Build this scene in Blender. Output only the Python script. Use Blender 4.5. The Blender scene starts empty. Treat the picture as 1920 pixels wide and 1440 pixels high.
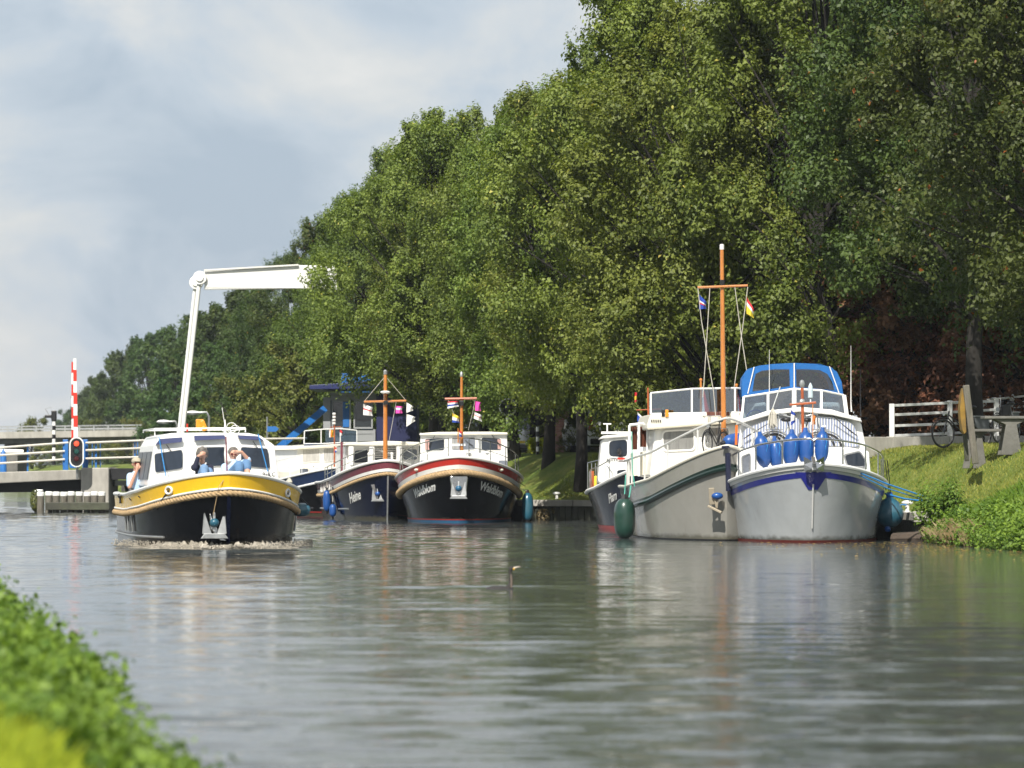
import bpy, math, random
import numpy as np
from mathutils import Vector, Matrix
R = math.radians
rnd = random.Random(7)
scene = bpy.context.scene
# ------------------------------------------------------------------ camera, sky, sun, exposure
CAMZ = 1.45
PITCH = math.atan(165/7200)
cam_d = bpy.data.cameras.new('camera'); cam = bpy.data.objects.new('camera', cam_d)
scene.collection.objects.link(cam)
cam.location = (0, 0, CAMZ); cam.rotation_euler = (math.pi/2 + PITCH, 0, 0)
cam_d.sensor_width = 36; cam_d.lens = 135; cam_d.clip_start = 0.5; cam_d.clip_end = 6000
cam_d.dof.use_dof = True; cam_d.dof.focus_distance = 91; cam_d.dof.aperture_fstop = 2.8
scene.camera = cam
SUN_AZ = R(-16)      # the sun stands behind the camera, a little to the left
SUN_EL = R(46)
world = bpy.data.worlds.new('World'); scene.world = world; world.use_nodes = True
def nd(nt, typ, **kw):
    n = nt.nodes.new(typ)
    for k, v in kw.items():
        if k.startswith('i_'):
            key = k[2:]
            key = int(key) if key.isdigit() else key.replace('_', ' ')
            n.inputs[key].default_value = v
        else: setattr(n, k, v)
    return n
def build_world():
    nt = world.node_tree; nt.nodes.clear(); L = nt.links.new
    out = nd(nt, 'ShaderNodeOutputWorld'); bg = nd(nt, 'ShaderNodeBackground'); bg.inputs['Strength'].default_value = 0.1
    sky = nd(nt, 'ShaderNodeTexSky', sky_type='NISHITA', sun_disc=False, sun_elevation=SUN_EL, sun_rotation=math.pi+SUN_AZ,
             air_density=1.3, dust_density=2.5, ozone_density=1.5)
    tc = nd(nt, 'ShaderNodeTexCoord')
    mp = nd(nt, 'ShaderNodeMapping'); mp.inputs['Scale'].default_value = (1, 1, 1.6)
    mp.inputs['Location'].default_value = (0.37, 0.0, 0.11)
    L(tc.outputs['Generated'], mp.inputs['Vector'])
    n1 = nd(nt, 'ShaderNodeTexNoise', i_Scale=13.0, i_Detail=12.0, i_Roughness=0.58, i_Distortion=0.5); L(mp.outputs[0], n1.inputs['Vector'])
    n2 = nd(nt, 'ShaderNodeTexNoise', i_Scale=5.0, i_Detail=6.0, i_Roughness=0.5); L(mp.outputs[0], n2.inputs['Vector'])
    cr = nd(nt, 'ShaderNodeValToRGB')
    e = cr.color_ramp.elements
    e[0].position = .38; e[0].color = (3.6, 4.3, 5.15, 1)
    e[1].position = .64; e[1].color = (7.2, 7.05, 6.8, 1)
    m = e.new(.46); m.color = (4.5, 5.1, 5.8, 1)
    m = e.new(.54); m.color = (5.7, 5.9, 6.05, 1)
    mx0 = nd(nt, 'ShaderNodeMath', operation='MULTIPLY_ADD'); L(n2.outputs['Fac'], mx0.inputs[0]); mx0.inputs[1].default_value = .45
    sc0 = nd(nt, 'ShaderNodeMath', operation='MULTIPLY'); L(n1.outputs['Fac'], sc0.inputs[0]); sc0.inputs[1].default_value = .6
    L(sc0.outputs[0], mx0.inputs[2])
    L(mx0.outputs[0], cr.inputs[0])
    mix = nd(nt, 'ShaderNodeMix', data_type='RGBA'); mix.inputs['Factor'].default_value = .9
    L(sky.outputs[0], mix.inputs[6]); L(cr.outputs[0], mix.inputs[7])
    L(mix.outputs[2], bg.inputs['Color']); L(bg.outputs[0], out.inputs['Surface'])
build_world()
sun_d = bpy.data.lights.new('sun', 'SUN'); sun_d.energy = 5.0; sun_d.angle = R(.53); sun_d.color = (1, .95, .86)
sun = bpy.data.objects.new('sun', sun_d); scene.collection.objects.link(sun)
sdir = Vector((math.sin(SUN_AZ)*math.cos(SUN_EL), -math.cos(SUN_AZ)*math.cos(SUN_EL), math.sin(SUN_EL)))
sun.rotation_euler = sdir.to_track_quat('Z', 'Y').to_euler()
sun.location = (0, -20, 60)
vs = scene.view_settings
scene.display_settings.display_device = 'sRGB'
vs.view_transform = 'Standard'; vs.look = 'None'; vs.exposure = 0.35; vs.gamma = 1; vs.use_curve_mapping = False
cy = scene.cycles
cy.max_bounces = 6; cy.diffuse_bounces = 2; cy.glossy_bounces = 4; cy.transmission_bounces = 4; cy.transparent_max_bounces = 12
cy.volume_bounces = 0; cy.caustics_reflective = False; cy.caustics_refractive = False
cy.use_denoising = True; cy.use_adaptive_sampling = True; cy.adaptive_threshold = .015
cy.sample_clamp_indirect = 6

# ------------------------------------------------------------------ helpers
def ray(px, py):
    u = (px-960)/7200; v = (720-py)/7200
    c, s = math.cos(PITCH), math.sin(PITCH)
    return Vector((u, c - s*v, s + c*v))
def at(px, py, Y):
    d = ray(px, py); return Vector((0, 0, CAMZ)) + d*(Y/d.y)
def gnd(px, py, z=0):
    d = ray(px, py); return Vector((0, 0, CAMZ)) + d*((z-CAMZ)/d.z)
col = scene.collection
def empty(name, loc, rz=0, label=None, cat=None, group=None, kind=None):
    o = bpy.data.objects.new(name, None); col.objects.link(o)
    o.location = loc; o.rotation_euler = (0, 0, rz); o.empty_display_size = .3
    tag(o, label, cat, group, kind); return o
def tag(o, label=None, cat=None, group=None, kind=None):
    if label: o['label'] = label
    if cat: o['category'] = cat
    if group: o['group'] = group
    if kind: o['kind'] = kind
    return o
def link(name, me, parent=None, mat=None):
    o = bpy.data.objects.new(name, me); col.objects.link(o)
    if parent is not None: o.parent = parent
    if mat is not None and not me.materials: me.materials.append(mat)
    return o
def copy_tree(o, parent=None):
    c = o.copy(); col.objects.link(c); c.parent = parent
    if parent is not None: c.matrix_parent_inverse = o.matrix_parent_inverse.copy()
    for ch in [x for x in o.children]: copy_tree(ch, c)
    return c
class MB:
    def __init__(s): s.v = []; s.f = []; s.m = []; s.mi = 0
    def add(s, vs, fs):
        b = len(s.v); s.v += [tuple(p) for p in vs]
        for f in fs: s.f.append([i+b for i in f]); s.m.append(s.mi)
        return s
    def box(s, c, d, rz=0, rx=0, ry=0):
        M = Matrix.Rotation(rz, 3, 'Z') @ Matrix.Rotation(ry, 3, 'Y') @ Matrix.Rotation(rx, 3, 'X')
        c = Vector(c); vs = []
        for x in (-.5, .5):
            for y in (-.5, .5):
                for z in (-.5, .5): vs.append(c + M @ Vector((x*d[0], y*d[1], z*d[2])))
        return s.add(vs, [(0,1,3,2),(4,6,7,5),(0,4,5,1),(2,3,7,6),(0,2,6,4),(1,5,7,3)])
    def bar(s, p, q, w, h=None, up=(0,0,1)):
        h = h or w; p = Vector(p); q = Vector(q); d = (q-p).normalized(); up = Vector(up)
        if abs(d.dot(up)) > .99: up = Vector((1,0,0))
        a = d.cross(up).normalized()*w/2; b = a.cross(d).normalized()*h/2
        vs = []
        for c in (p, q):
            for (i, j) in ((-1,-1),(1,-1),(1,1),(-1,1)): vs.append(c + a*i + b*j)
        return s.add(vs, [(3,2,1,0),(4,5,6,7),(0,1,5,4),(1,2,6,5),(2,3,7,6),(3,0,4,7)])
    def prism(s, poly, y0, y1, lean=0, z0=0, back=1.0):
        n = len(poly); cx = sum(p[0] for p in poly)/n; vs = []
        for (x, z) in poly: vs.append((x, y0+lean*(z-z0), z))
        for (x, z) in poly: vs.append((cx+(x-cx)*back, y1, z))
        fs = [tuple(range(n)), tuple(range(2*n-1, n-1, -1))]
        for i in range(n):
            j = (i+1) % n; fs.append((j, i, n+i, n+j))
        return s.add(vs, fs)
    def prism_z(s, poly, z0, z1, sc=1.0):
        n = len(poly); cx = sum(p[0] for p in poly)/n; cy_ = sum(p[1] for p in poly)/n
        vs = [(x, y, z0) for x, y in poly] + [(cx+(x-cx)*sc, cy_+(y-cy_)*sc, z1) for x, y in poly]
        fs = [tuple(range(n-1, -1, -1)), tuple(range(n, 2*n))]
        for i in range(n):
            j = (i+1) % n; fs.append((i, j, n+j, n+i))
        return s.add(vs, fs)
    def tube(s, pts, r, n=6, caps=True):
        pts = [Vector(p) for p in pts]; k = len(pts)
        rs = r if isinstance(r, (list, tuple)) else [r]*k
        vs = []; up = Vector((0, 0, 1)); pa = None
        for i, p in enumerate(pts):
            d = (pts[min(i+1, k-1)] - pts[max(i-1, 0)])
            d = d.normalized() if d.length > 1e-9 else Vector((0,0,1))
            if pa is None:
                a = d.cross(up if abs(d.dot(up)) < .95 else Vector((1,0,0))).normalized()
            else:
                a = (pa - d*pa.dot(d)); a = a.normalized() if a.length > 1e-6 else d.orthogonal().normalized()
            pa = a; b = d.cross(a)
            for j in range(n):
                t = 2*math.pi*j/n; vs.append(p + (a*math.cos(t) + b*math.sin(t))*rs[i])
        fs = []
        for i in range(k-1):
            for j in range(n):
                fs.append((i*n+j, i*n+(j+1) % n, (i+1)*n+(j+1) % n, (i+1)*n+j))
        if caps: fs += [tuple(range(n-1, -1, -1)), tuple(range((k-1)*n, k*n))]
        return s.add(vs, fs)
    def lathe(s, prof, c, axis=(0,0,1), n=16, sx=1, sy=1):
        ax = Vector(axis).normalized(); a = ax.orthogonal().normalized(); b = ax.cross(a); c = Vector(c)
        vs = []; k = len(prof)
        for (r, h) in prof:
            for j in range(n):
                t = 2*math.pi*j/n; vs.append(c + ax*h + (a*math.cos(t)*sx + b*math.sin(t)*sy)*max(r, 1e-4))
        fs = []
        for i in range(k-1):
            for j in range(n): fs.append((i*n+j, i*n+(j+1) % n, (i+1)*n+(j+1) % n, (i+1)*n+j))
        fs += [tuple(range(n-1, -1, -1)), tuple(range((k-1)*n, k*n))]
        return s.add(vs, fs)
    def ball(s, c, r, n=12, sq=(1,1,1)):
        vs = []; k = n//2+1
        for i in range(k):
            ph = math.pi*i/(k-1)
            for j in range(n):
                t = 2*math.pi*j/n
                vs.append((c[0]+r*sq[0]*math.sin(ph)*math.cos(t), c[1]+r*sq[1]*math.sin(ph)*math.sin(t), c[2]-r*sq[2]*math.cos(ph)))
        fs = []
        for i in range(k-1):
            for j in range(n): fs.append((i*n+j, i*n+(j+1) % n, (i+1)*n+(j+1) % n, (i+1)*n+j))
        return s.add(vs, fs)
    def ring(s, c, r, tr, axis=(0,1,0), n=24, m=6, a0=0, a1=360, sy=1):
        ax = Vector(axis).normalized(); a = ax.orthogonal().normalized(); b = ax.cross(a)
        if abs(ax.y) > .9: a = Vector((1,0,0)); b = Vector((0,0,1))
        c = Vector(c); full = abs(a1-a0) >= 360
        ang = [R(a0+(a1-a0)*i/n) for i in range(n+1)]
        pts = [c + (a*math.cos(t) + b*math.sin(t)*sy)*r for t in ang]
        return s.tube(pts, tr, m, caps=not full)
    def grid(s, rows):
        n = len(rows[0]); vs = [p for r_ in rows for p in r_]; fs = []
        for i in range(len(rows)-1):
            for j in range(n-1): fs.append((i*n+j, i*n+j+1, (i+1)*n+j+1, (i+1)*n+j))
        return s.add(vs, fs)
    def build(s, name, mats, parent=None, smooth=False, bevel=0, solid=0, label=None, cat=None, group=None, kind=None, seg=2, angle=35):
        me = bpy.data.meshes.new(name); me.from_pydata(s.v, [], s.f)
        if not isinstance(mats, (list, tuple)): mats = [mats]
        for m_ in mats: me.materials.append(m_)
        if len(mats) > 1: me.polygons.foreach_set('material_index', s.m)
        if smooth:
            me.polygons.foreach_set('use_smooth', [True]*len(s.f))
            try: me.set_sharp_from_angle(angle=R(angle))
            except Exception: pass
        me.update()
        o = link(name, me, parent)
        if solid:
            md = o.modifiers.new('solid', 'SOLIDIFY'); md.thickness = solid; md.offset = 0
        if bevel:
            md = o.modifiers.new('bevel', 'BEVEL'); md.width = bevel; md.segments = seg; md.limit_method = 'ANGLE'; md.angle_limit = R(40)
        return tag(o, label, cat, group, kind)

def rpoly(P, r=.06, n=3):
    out = []; k = len(P)
    for i in range(k):
        p0 = Vector(P[i-1]).to_2d(); p = Vector(P[i]).to_2d(); p1 = Vector(P[(i+1) % k]).to_2d()
        a = (p0-p); b = (p1-p); ra = min(r, a.length*.4, b.length*.4)
        A = p + a.normalized()*ra; B = p + b.normalized()*ra
        for j in range(n+1):
            t = j/n; q = A*(1-t)**2 + p*2*t*(1-t) + B*t*t; out.append((q.x, q.y))
    return out
def grow(P, w):
    cx = sum(p[0] for p in P)/len(P); cz = sum(p[1] for p in P)/len(P)
    hx = max(abs(p[0]-cx) for p in P); hz = max(abs(p[1]-cz) for p in P)
    return [(cx+(x-cx)*(1+w/hx), cz+(z-cz)*(1+w/hz)) for x, z in P]

# ------------------------------------------------------------------ materials
MATS = {}
def mat(name, c, rough=.5, metal=0, var=.12, bump=0, scale=6, coat=0, spec=.5, dirt=None, dirt_amt=.0, trans=0, alpha=1, stretch=(1,1,1), hull=0):
    if name in MATS: return MATS[name]
    m = bpy.data.materials.new(name); m.use_nodes = True; nt = m.node_tree; nt.nodes.clear(); L = nt.links.new
    out = nd(nt, 'ShaderNodeOutputMaterial'); p = nd(nt, 'ShaderNodeBsdfPrincipled')
    L(p.outputs[0], out.inputs[0])
    tc = nd(nt, 'ShaderNodeTexCoord'); mp = nd(nt, 'ShaderNodeMapping'); mp.inputs['Scale'].default_value = stretch
    L(tc.outputs['Object'], mp.inputs[0])
    n1 = nd(nt, 'ShaderNodeTexNoise', i_Scale=scale, i_Detail=6.0, i_Roughness=.62); L(mp.outputs[0], n1.inputs['Vector'])
    mr = nd(nt, 'ShaderNodeMapRange'); mr.inputs[1].default_value = .3; mr.inputs[2].default_value = .7
    mr.inputs[3].default_value = 1-var; mr.inputs[4].default_value = 1+var*.6
    L(n1.outputs['Fac'], mr.inputs[0])
    mul = nd(nt, 'ShaderNodeMix', data_type='RGBA', blend_type='MULTIPLY'); mul.inputs['Factor'].default_value = 1
    mul.inputs[6].default_value = (*c, 1); L(mr.outputs[0], mul.inputs[7])
    colr = mul.outputs[2]
    if dirt is not None:
        n3 = nd(nt, 'ShaderNodeTexNoise', i_Scale=scale*.35, i_Detail=8.0, i_Roughness=.75); L(mp.outputs[0], n3.inputs['Vector'])
        r3 = nd(nt, 'ShaderNodeMapRange'); r3.inputs[1].default_value = .45; r3.inputs[2].default_value = .72; r3.inputs[3].default_value = 0; r3.inputs[4].default_value = dirt_amt
        L(n3.outputs['Fac'], r3.inputs[0])
        mx = nd(nt, 'ShaderNodeMix', data_type='RGBA'); L(r3.outputs[0], mx.inputs['Factor']); L(colr, mx.inputs[6]); mx.inputs[7].default_value = (*dirt, 1)
        colr = mx.outputs[2]
    L(colr, p.inputs['Base Color'])
    rr = nd(nt, 'ShaderNodeMapRange'); rr.inputs[3].default_value = max(.02, rough*.8); rr.inputs[4].default_value = min(1, rough*1.25)
    L(n1.outputs['Fac'], rr.inputs[0]); L(rr.outputs[0], p.inputs['Roughness'])
    p.inputs['Metallic'].default_value = metal; p.inputs['Coat Weight'].default_value = coat; p.inputs['Coat Roughness'].default_value = .06
    p.inputs['Specular IOR Level'].default_value = spec
    if trans: p.inputs['Transmission Weight'].default_value = trans
    p.inputs['Alpha'].default_value = alpha
    if bump:
        n2 = nd(nt, 'ShaderNodeTexNoise', i_Scale=scale*5, i_Detail=5.0, i_Roughness=.6); L(mp.outputs[0], n2.inputs['Vector'])
        b = nd(nt, 'ShaderNodeBump', i_Strength=bump, i_Distance=.02); L(n2.outputs['Fac'], b.inputs['Height']); L(b.outputs[0], p.inputs['Normal'])
    if hull:
        # weld ripple in the plating, scum line at the water, faint rust runs
        nw = nd(nt, 'ShaderNodeTexNoise', i_Scale=1.6, i_Detail=2.0, i_Roughness=.4); L(tc.outputs['Object'], nw.inputs['Vector'])
        bw = nd(nt, 'ShaderNodeBump', i_Strength=.55, i_Distance=.03); L(nw.outputs['Fac'], bw.inputs['Height']); L(bw.outputs[0], p.inputs['Normal'])
        sx = nd(nt, 'ShaderNodeSeparateXYZ'); L(tc.outputs['Object'], sx.inputs[0])
        nz = nd(nt, 'ShaderNodeTexNoise', i_Scale=7.0, i_Detail=4.0); L(tc.outputs['Object'], nz.inputs['Vector'])
        zz = nd(nt, 'ShaderNodeMath', operation='MULTIPLY_ADD'); L(nz.outputs['Fac'], zz.inputs[0]); zz.inputs[1].default_value = -.16; L(sx.outputs[2], zz.inputs[2])
        r5 = nd(nt, 'ShaderNodeMapRange'); r5.inputs[1].default_value = -.02; r5.inputs[2].default_value = .07; r5.inputs[3].default_value = .75; r5.inputs[4].default_value = 0; L(zz.outputs[0], r5.inputs[0])
        mx2 = nd(nt, 'ShaderNodeMix', data_type='RGBA'); L(r5.outputs[0], mx2.inputs['Factor']); L(colr, mx2.inputs[6]); mx2.inputs[7].default_value = (.07,.065,.04,1)
        ms = nd(nt, 'ShaderNodeMapping'); ms.inputs['Scale'].default_value = (5, 5, .45); L(tc.outputs['Object'], ms.inputs[0])
        ns = nd(nt, 'ShaderNodeTexNoise', i_Scale=1.6, i_Detail=6.0, i_Roughness=.7); L(ms.outputs[0], ns.inputs['Vector'])
        r6 = nd(nt, 'ShaderNodeMapRange'); r6.inputs[1].default_value = .60; r6.inputs[2].default_value = .78; r6.inputs[3].default_value = 0; r6.inputs[4].default_value = hull; L(ns.outputs['Fac'], r6.inputs[0])
        mx3 = nd(nt, 'ShaderNodeMix', data_type='RGBA'); L(r6.outputs[0], mx3.inputs['Factor']); L(mx2.outputs[2], mx3.inputs[6]); mx3.inputs[7].default_value = (.16,.10,.06,1)
        L(mx3.outputs[2], p.inputs['Base Color'])
    MATS[name] = m; return m
def clear_glass(name, tint=(.75,.82,.86), refl=.14):
    if name in MATS: return MATS[name]
    m = bpy.data.materials.new(name); m.use_nodes = True; nt = m.node_tree; nt.nodes.clear(); L = nt.links.new
    out = nd(nt, 'ShaderNodeOutputMaterial'); g = nd(nt, 'ShaderNodeBsdfGlossy', i_Roughness=.03); t = nd(nt, 'ShaderNodeBsdfTransparent')
    t.inputs[0].default_value = (*tint, 1)
    fr = nd(nt, 'ShaderNodeFresnel', i_IOR=1.5); ad = nd(nt, 'ShaderNodeMath', operation='ADD'); ad.inputs[1].default_value = refl
    L(fr.outputs[0], ad.inputs[0]); mx = nd(nt, 'ShaderNodeMixShader'); L(ad.outputs[0], mx.inputs[0]); L(t.outputs[0], mx.inputs[1]); L(g.outputs[0], mx.inputs[2])
    L(mx.outputs[0], out.inputs[0]); MATS[name] = m; return m
def leaf_mat(name, c1, c2, c3=None, transl=.26, objvar=.12):
    """c1..c2 by per-leaf tint, a few leaves c3; object-level hue variation."""
    m = bpy.data.materials.new(name); m.use_nodes = True; nt = m.node_tree; nt.nodes.clear(); L = nt.links.new
    out = nd(nt, 'ShaderNodeOutputMaterial')
    a = nd(nt, 'ShaderNodeAttribute', attribute_name='tint')
    cr = nd(nt, 'ShaderNodeValToRGB'); e = cr.color_ramp.elements
    e[0].position = 0; e[0].color = (*c1, 1); e[1].position = .9; e[1].color = (*c2, 1)
    if c3: q = e.new(.985); q.color = (*c3, 1)
    L(a.outputs['Fac'], cr.inputs[0])
    oi = nd(nt, 'ShaderNodeObjectInfo'); hs = nd(nt, 'ShaderNodeHueSaturation'); L(cr.outputs[0], hs.inputs['Color'])
    mr = nd(nt, 'ShaderNodeMapRange'); mr.inputs[3].default_value = .5-.02*objvar/.12; mr.inputs[4].default_value = .5+.025*objvar/.12
    L(oi.outputs['Random'], mr.inputs[0]); L(mr.outputs[0], hs.inputs['Hue'])
    m2 = nd(nt, 'ShaderNodeMath', operation='MULTIPLY'); L(oi.outputs['Random'], m2.inputs[0]); m2.inputs[1].default_value = 7.31
    fr = nd(nt, 'ShaderNodeMath', operation='FRACT'); L(m2.outputs[0], fr.inputs[0])
    mv = nd(nt, 'ShaderNodeMapRange'); mv.inputs[3].default_value = 1-objvar*1.6; mv.inputs[4].default_value = 1+objvar*1.3; L(fr.outputs[0], mv.inputs[0]); L(mv.outputs[0], hs.inputs['Value'])
    p = nd(nt, 'ShaderNodeBsdfPrincipled', i_Roughness=.52); p.inputs['Specular IOR Level'].default_value = .3
    L(hs.outputs[0], p.inputs['Base Color'])
    t = nd(nt, 'ShaderNodeBsdfTranslucent'); br = nd(nt, 'ShaderNodeMix', data_type='RGBA', blend_type='MULTIPLY'); br.inputs['Factor'].default_value = 1
    L(hs.outputs[0], br.inputs[6]); br.inputs[7].default_value = (1.5, 1.6, .6, 1); L(br.outputs[2], t.inputs[0])
    mx = nd(nt, 'ShaderNodeMixShader'); mx.inputs[0].default_value = transl; L(p.outputs[0], mx.inputs[1]); L(t.outputs[0], mx.inputs[2]); L(mx.outputs[0], out.inputs[0])
    MATS[name] = m; return m

white = mat('white_paint', (.80,.80,.78), .3, var=.05, coat=.3, scale=3, dirt=(.55,.52,.45), dirt_amt=.18)
cream = mat('cream_paint', (.78,.74,.62), .35, var=.05, coat=.2, scale=3, dirt=(.5,.45,.36), dirt_amt=.2)
offwhite = mat('offwhite_paint', (.72,.71,.68), .4, var=.08, scale=4)
glass_d = mat('dark_window_glass', (.022,.03,.045), .06, var=.6, scale=1.6, spec=.6, coat=.15)
glass_g = mat('grey_window_glass', (.16,.18,.22), .08, var=.35, scale=2.5, spec=.9, coat=.6)
glass_c = clear_glass('clear_glass')
glass_b = clear_glass('bluish_screen_glass', (.55,.65,.75), .22)
steel = mat('stainless_steel', (.55,.55,.55), .22, metal=1, var=.15)
galv = mat('galvanised_steel', (.45,.46,.46), .45, metal=.8, var=.2, scale=8)
varnish = mat('varnished_wood', (.52,.19,.035), .25, var=.25, coat=.7, scale=4, stretch=(8,8,1))
teak = mat('red_brown_wood', (.42,.10,.03), .35, var=.25, coat=.4, scale=5)
rubber = mat('black_rubber', (.02,.02,.022), .6, var=.2)
blackm = mat('black_plastic', (.015,.015,.017), .4, var=.2)
rope_m = mat('hemp_rope', (.46,.32,.17), .85, var=.35, bump=.5, scale=14)
rope_w = mat('pale_rope', (.55,.52,.45), .8, var=.2)
rope_b = mat('blue_rope', (.02,.2,.5), .7, var=.3, scale=20)
rope_g = mat('green_rope', (.1,.42,.33), .7, var=.2)
navy_hull = mat('navy_hull_paint', (.003,.005,.018), .14, var=.25, coat=.0, spec=.28, scale=2, dirt=(.012,.014,.02), dirt_amt=.3, hull=.1)
black_hull = mat('black_hull_paint', (.0015,.0018,.003), .14, var=.25, coat=.0, spec=.25, scale=2, dirt=(.01,.01,.01), dirt_amt=.3, hull=.1)
yellow_p = mat('golden_yellow_paint', (.88,.53,.02), .25, var=.06, coat=.4)
red_p = mat('red_paint', (.50,.03,.018), .25, var=.08, coat=.6)
maroon_p = mat('maroon_paint', (.16,.035,.05), .25, var=.08, coat=.5)
blue_p = mat('blue_paint', (.012,.11,.5), .4, var=.1)
blue_f = mat('blue_fender_vinyl', (.008,.075,.30), .38, var=.15, scale=5, coat=.2, dirt=(.03,.05,.12), dirt_amt=.4)
teal_f = mat('teal_fender_vinyl', (.015,.095,.15), .3, var=.15, coat=.3, dirt=(.12,.17,.16), dirt_amt=.3)
green_f = mat('dark_green_fender_vinyl', (.01,.045,.032), .3, var=.2, coat=.4, dirt=(.07,.09,.08), dirt_amt=.3)
grey_hull = mat('pale_grey_hull_paint', (.46,.48,.49), .2, var=.07, coat=.5, scale=2, dirt=(.3,.3,.27), dirt_amt=.25, hull=.3)
beige_hull = mat('warm_grey_hull_paint', (.27,.262,.235), .22, var=.07, coat=.5, scale=2, dirt=(.2,.18,.15), dirt_amt=.3, hull=.3)
green_p = mat('dark_green_paint', (.004,.02,.014), .3, var=.2, coat=.4)
blue_s = mat('royal_blue_paint', (.02,.025,.25), .3, var=.08, coat=.4)
boot_red = mat('boot_line_red', (.3,.02,.02), .4)
boot_blue = mat('boot_line_blue', (.015,.1,.2), .4)
canvas_b = mat('blue_canvas', (.012,.12,.38), .85, var=.12, bump=.3, scale=5)
vinyl_w = clear_glass('vinyl_window', (.42,.43,.46), .12)
orange_p = mat('orange_plastic', (.8,.3,.02), .4)
black_p = mat('black_paint', (.012,.012,.014), .4)
concrete = mat('weathered_concrete', (.42,.40,.36), .9, var=.22, bump=.5, scale=3, dirt=(.2,.185,.15), dirt_amt=.55, stretch=(1,1,.35))
concrete_d = mat('dark_concrete', (.16,.155,.14), .9, var=.25, bump=.5, scale=3, dirt=(.06,.06,.05), dirt_amt=.6)
oldwood = mat('weathered_wood', (.16,.145,.12), .9, var=.35, bump=.6, scale=5, dirt=(.06,.07,.035), dirt_amt=.6, stretch=(4,4,.6))
wetwood = mat('wet_dark_wood', (.05,.05,.035), .6, var=.4, bump=.6, scale=4, dirt=(.10,.12,.06), dirt_amt=.5)
bark = mat('tree_bark', (.02,.017,.014), .95, var=.45, bump=.9, scale=4, stretch=(3,3,.7))
brick_red = None
skin = mat('skin', (.55,.30,.21), .5, var=.08, scale=8)
# ------------------------------------------------------------------ water, terrain
def water_mat():
    m = bpy.data.materials.new('canal_water'); m.use_nodes = True; nt = m.node_tree; nt.nodes.clear(); L = nt.links.new
    out = nd(nt, 'ShaderNodeOutputMaterial'); p = nd(nt, 'ShaderNodeBsdfPrincipled'); L(p.outputs[0], out.inputs[0])
    p.inputs['Base Color'].default_value = (.07,.08,.08,1); p.inputs['Roughness'].default_value = .035; p.inputs['IOR'].default_value = 1.33
    tc = nd(nt, 'ShaderNodeTexCoord')
    def noise(sx, sy, sc, det, rg, dist=0.0, loc=0):
        mp = nd(nt, 'ShaderNodeMapping'); mp.inputs['Scale'].default_value = (sx, sy, 1); mp.inputs['Location'].default_value = (loc, loc*.7, 0)
        L(tc.outputs['Object'], mp.inputs[0])
        n = nd(nt, 'ShaderNodeTexNoise', i_Scale=sc, i_Detail=det, i_Roughness=rg, i_Distortion=dist); L(mp.outputs[0], n.inputs['Vector']); return n.outputs['Fac']
    fine = noise(.7, 1.0, 9.0, 3.0, .6, 0, 5)
    b = nd(nt, 'ShaderNodeBump', i_Strength=.5, i_Distance=.012); L(fine, b.inputs['Height']); L(b.outputs[0], p.inputs['Normal'])
    MATS['canal_water'] = m; return m
WATER = water_mat()
def xr(Y): # right bank edge
    return float(np.interp(Y, PR[:,1], PR[:,0]))
PR = np.array([(27,-20),(13.6,48),(10.6,64),(9.35,70.4),(8.7,76.6),(8.6,80.5),(8.3,84),(7.7,88),(6.2,92),(5.6,105),(5.0,114.2),(.3,116),(-1.5,124),(-6.2,150),(-22,232),(-36,305),(-170,1000),(-460,2400)], float)
PL = np.array([(4.5,-20),(1.2,0),(-1.4,15),(-1.95,18),(-3.05,25),(-3.9,29),(-5.8,40),(-8.0,50),(-12.6,75),(-26.8,150),(-56.6,305),(-192,1000),(-480,2400)], float)
def xl(Y): return float(np.interp(Y, PL[:,1], PL[:,0]))
def dist_poly(P, x, y):
    d = np.full(x.shape, 1e9)
    for i in range(len(P)-1):
        a = P[i]; b = P[i+1]; ab = b-a; t = np.clip(((x-a[0])*ab[0]+(y-a[1])*ab[1])/(ab@ab), 0, 1)
        d = np.minimum(d, np.hypot(x-(a[0]+t*ab[0]), y-(a[1]+t*ab[1])))
    return d
def h_right(x, y):
    d = dist_poly(PR, x, y)
    nat = np.interp(d, [0,.15,.5,1.2,2.5,4.2,6,4000], [-.3,.15,.45,.75,1.35,1.9,2.08,2.1])
    qy = np.interp(d, [0,.35,.9,1.4,3.0,3.8,4000], [.5,.56,.62,.85,1.92,2.07,2.1])
    w = np.clip((y-79.5)/1.2, 0, 1)*np.clip((172-y)/6, 0, 1)
    z = nat*(1-w)+qy*w
    return z + .04*np.sin(x*1.7+y*.6)*np.clip(d-1, 0, 1) + .03*np.sin(y*1.3-x*.8)*np.clip(d-1, 0, 1)
def h_left(x, y):
    d = dist_poly(PL, x, y)
    near = np.interp(d, [0,.15,.6,1.5,4,4000], [-.3,.1,.28,.42,.5,.5])
    far = np.interp(d, [0,.2,1,4,8,4000], [-.3,.3,.7,1.9,2.1,2.1])
    w = np.clip((y-60)/40, 0, 1)
    return near*(1-w)+far*w
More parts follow.
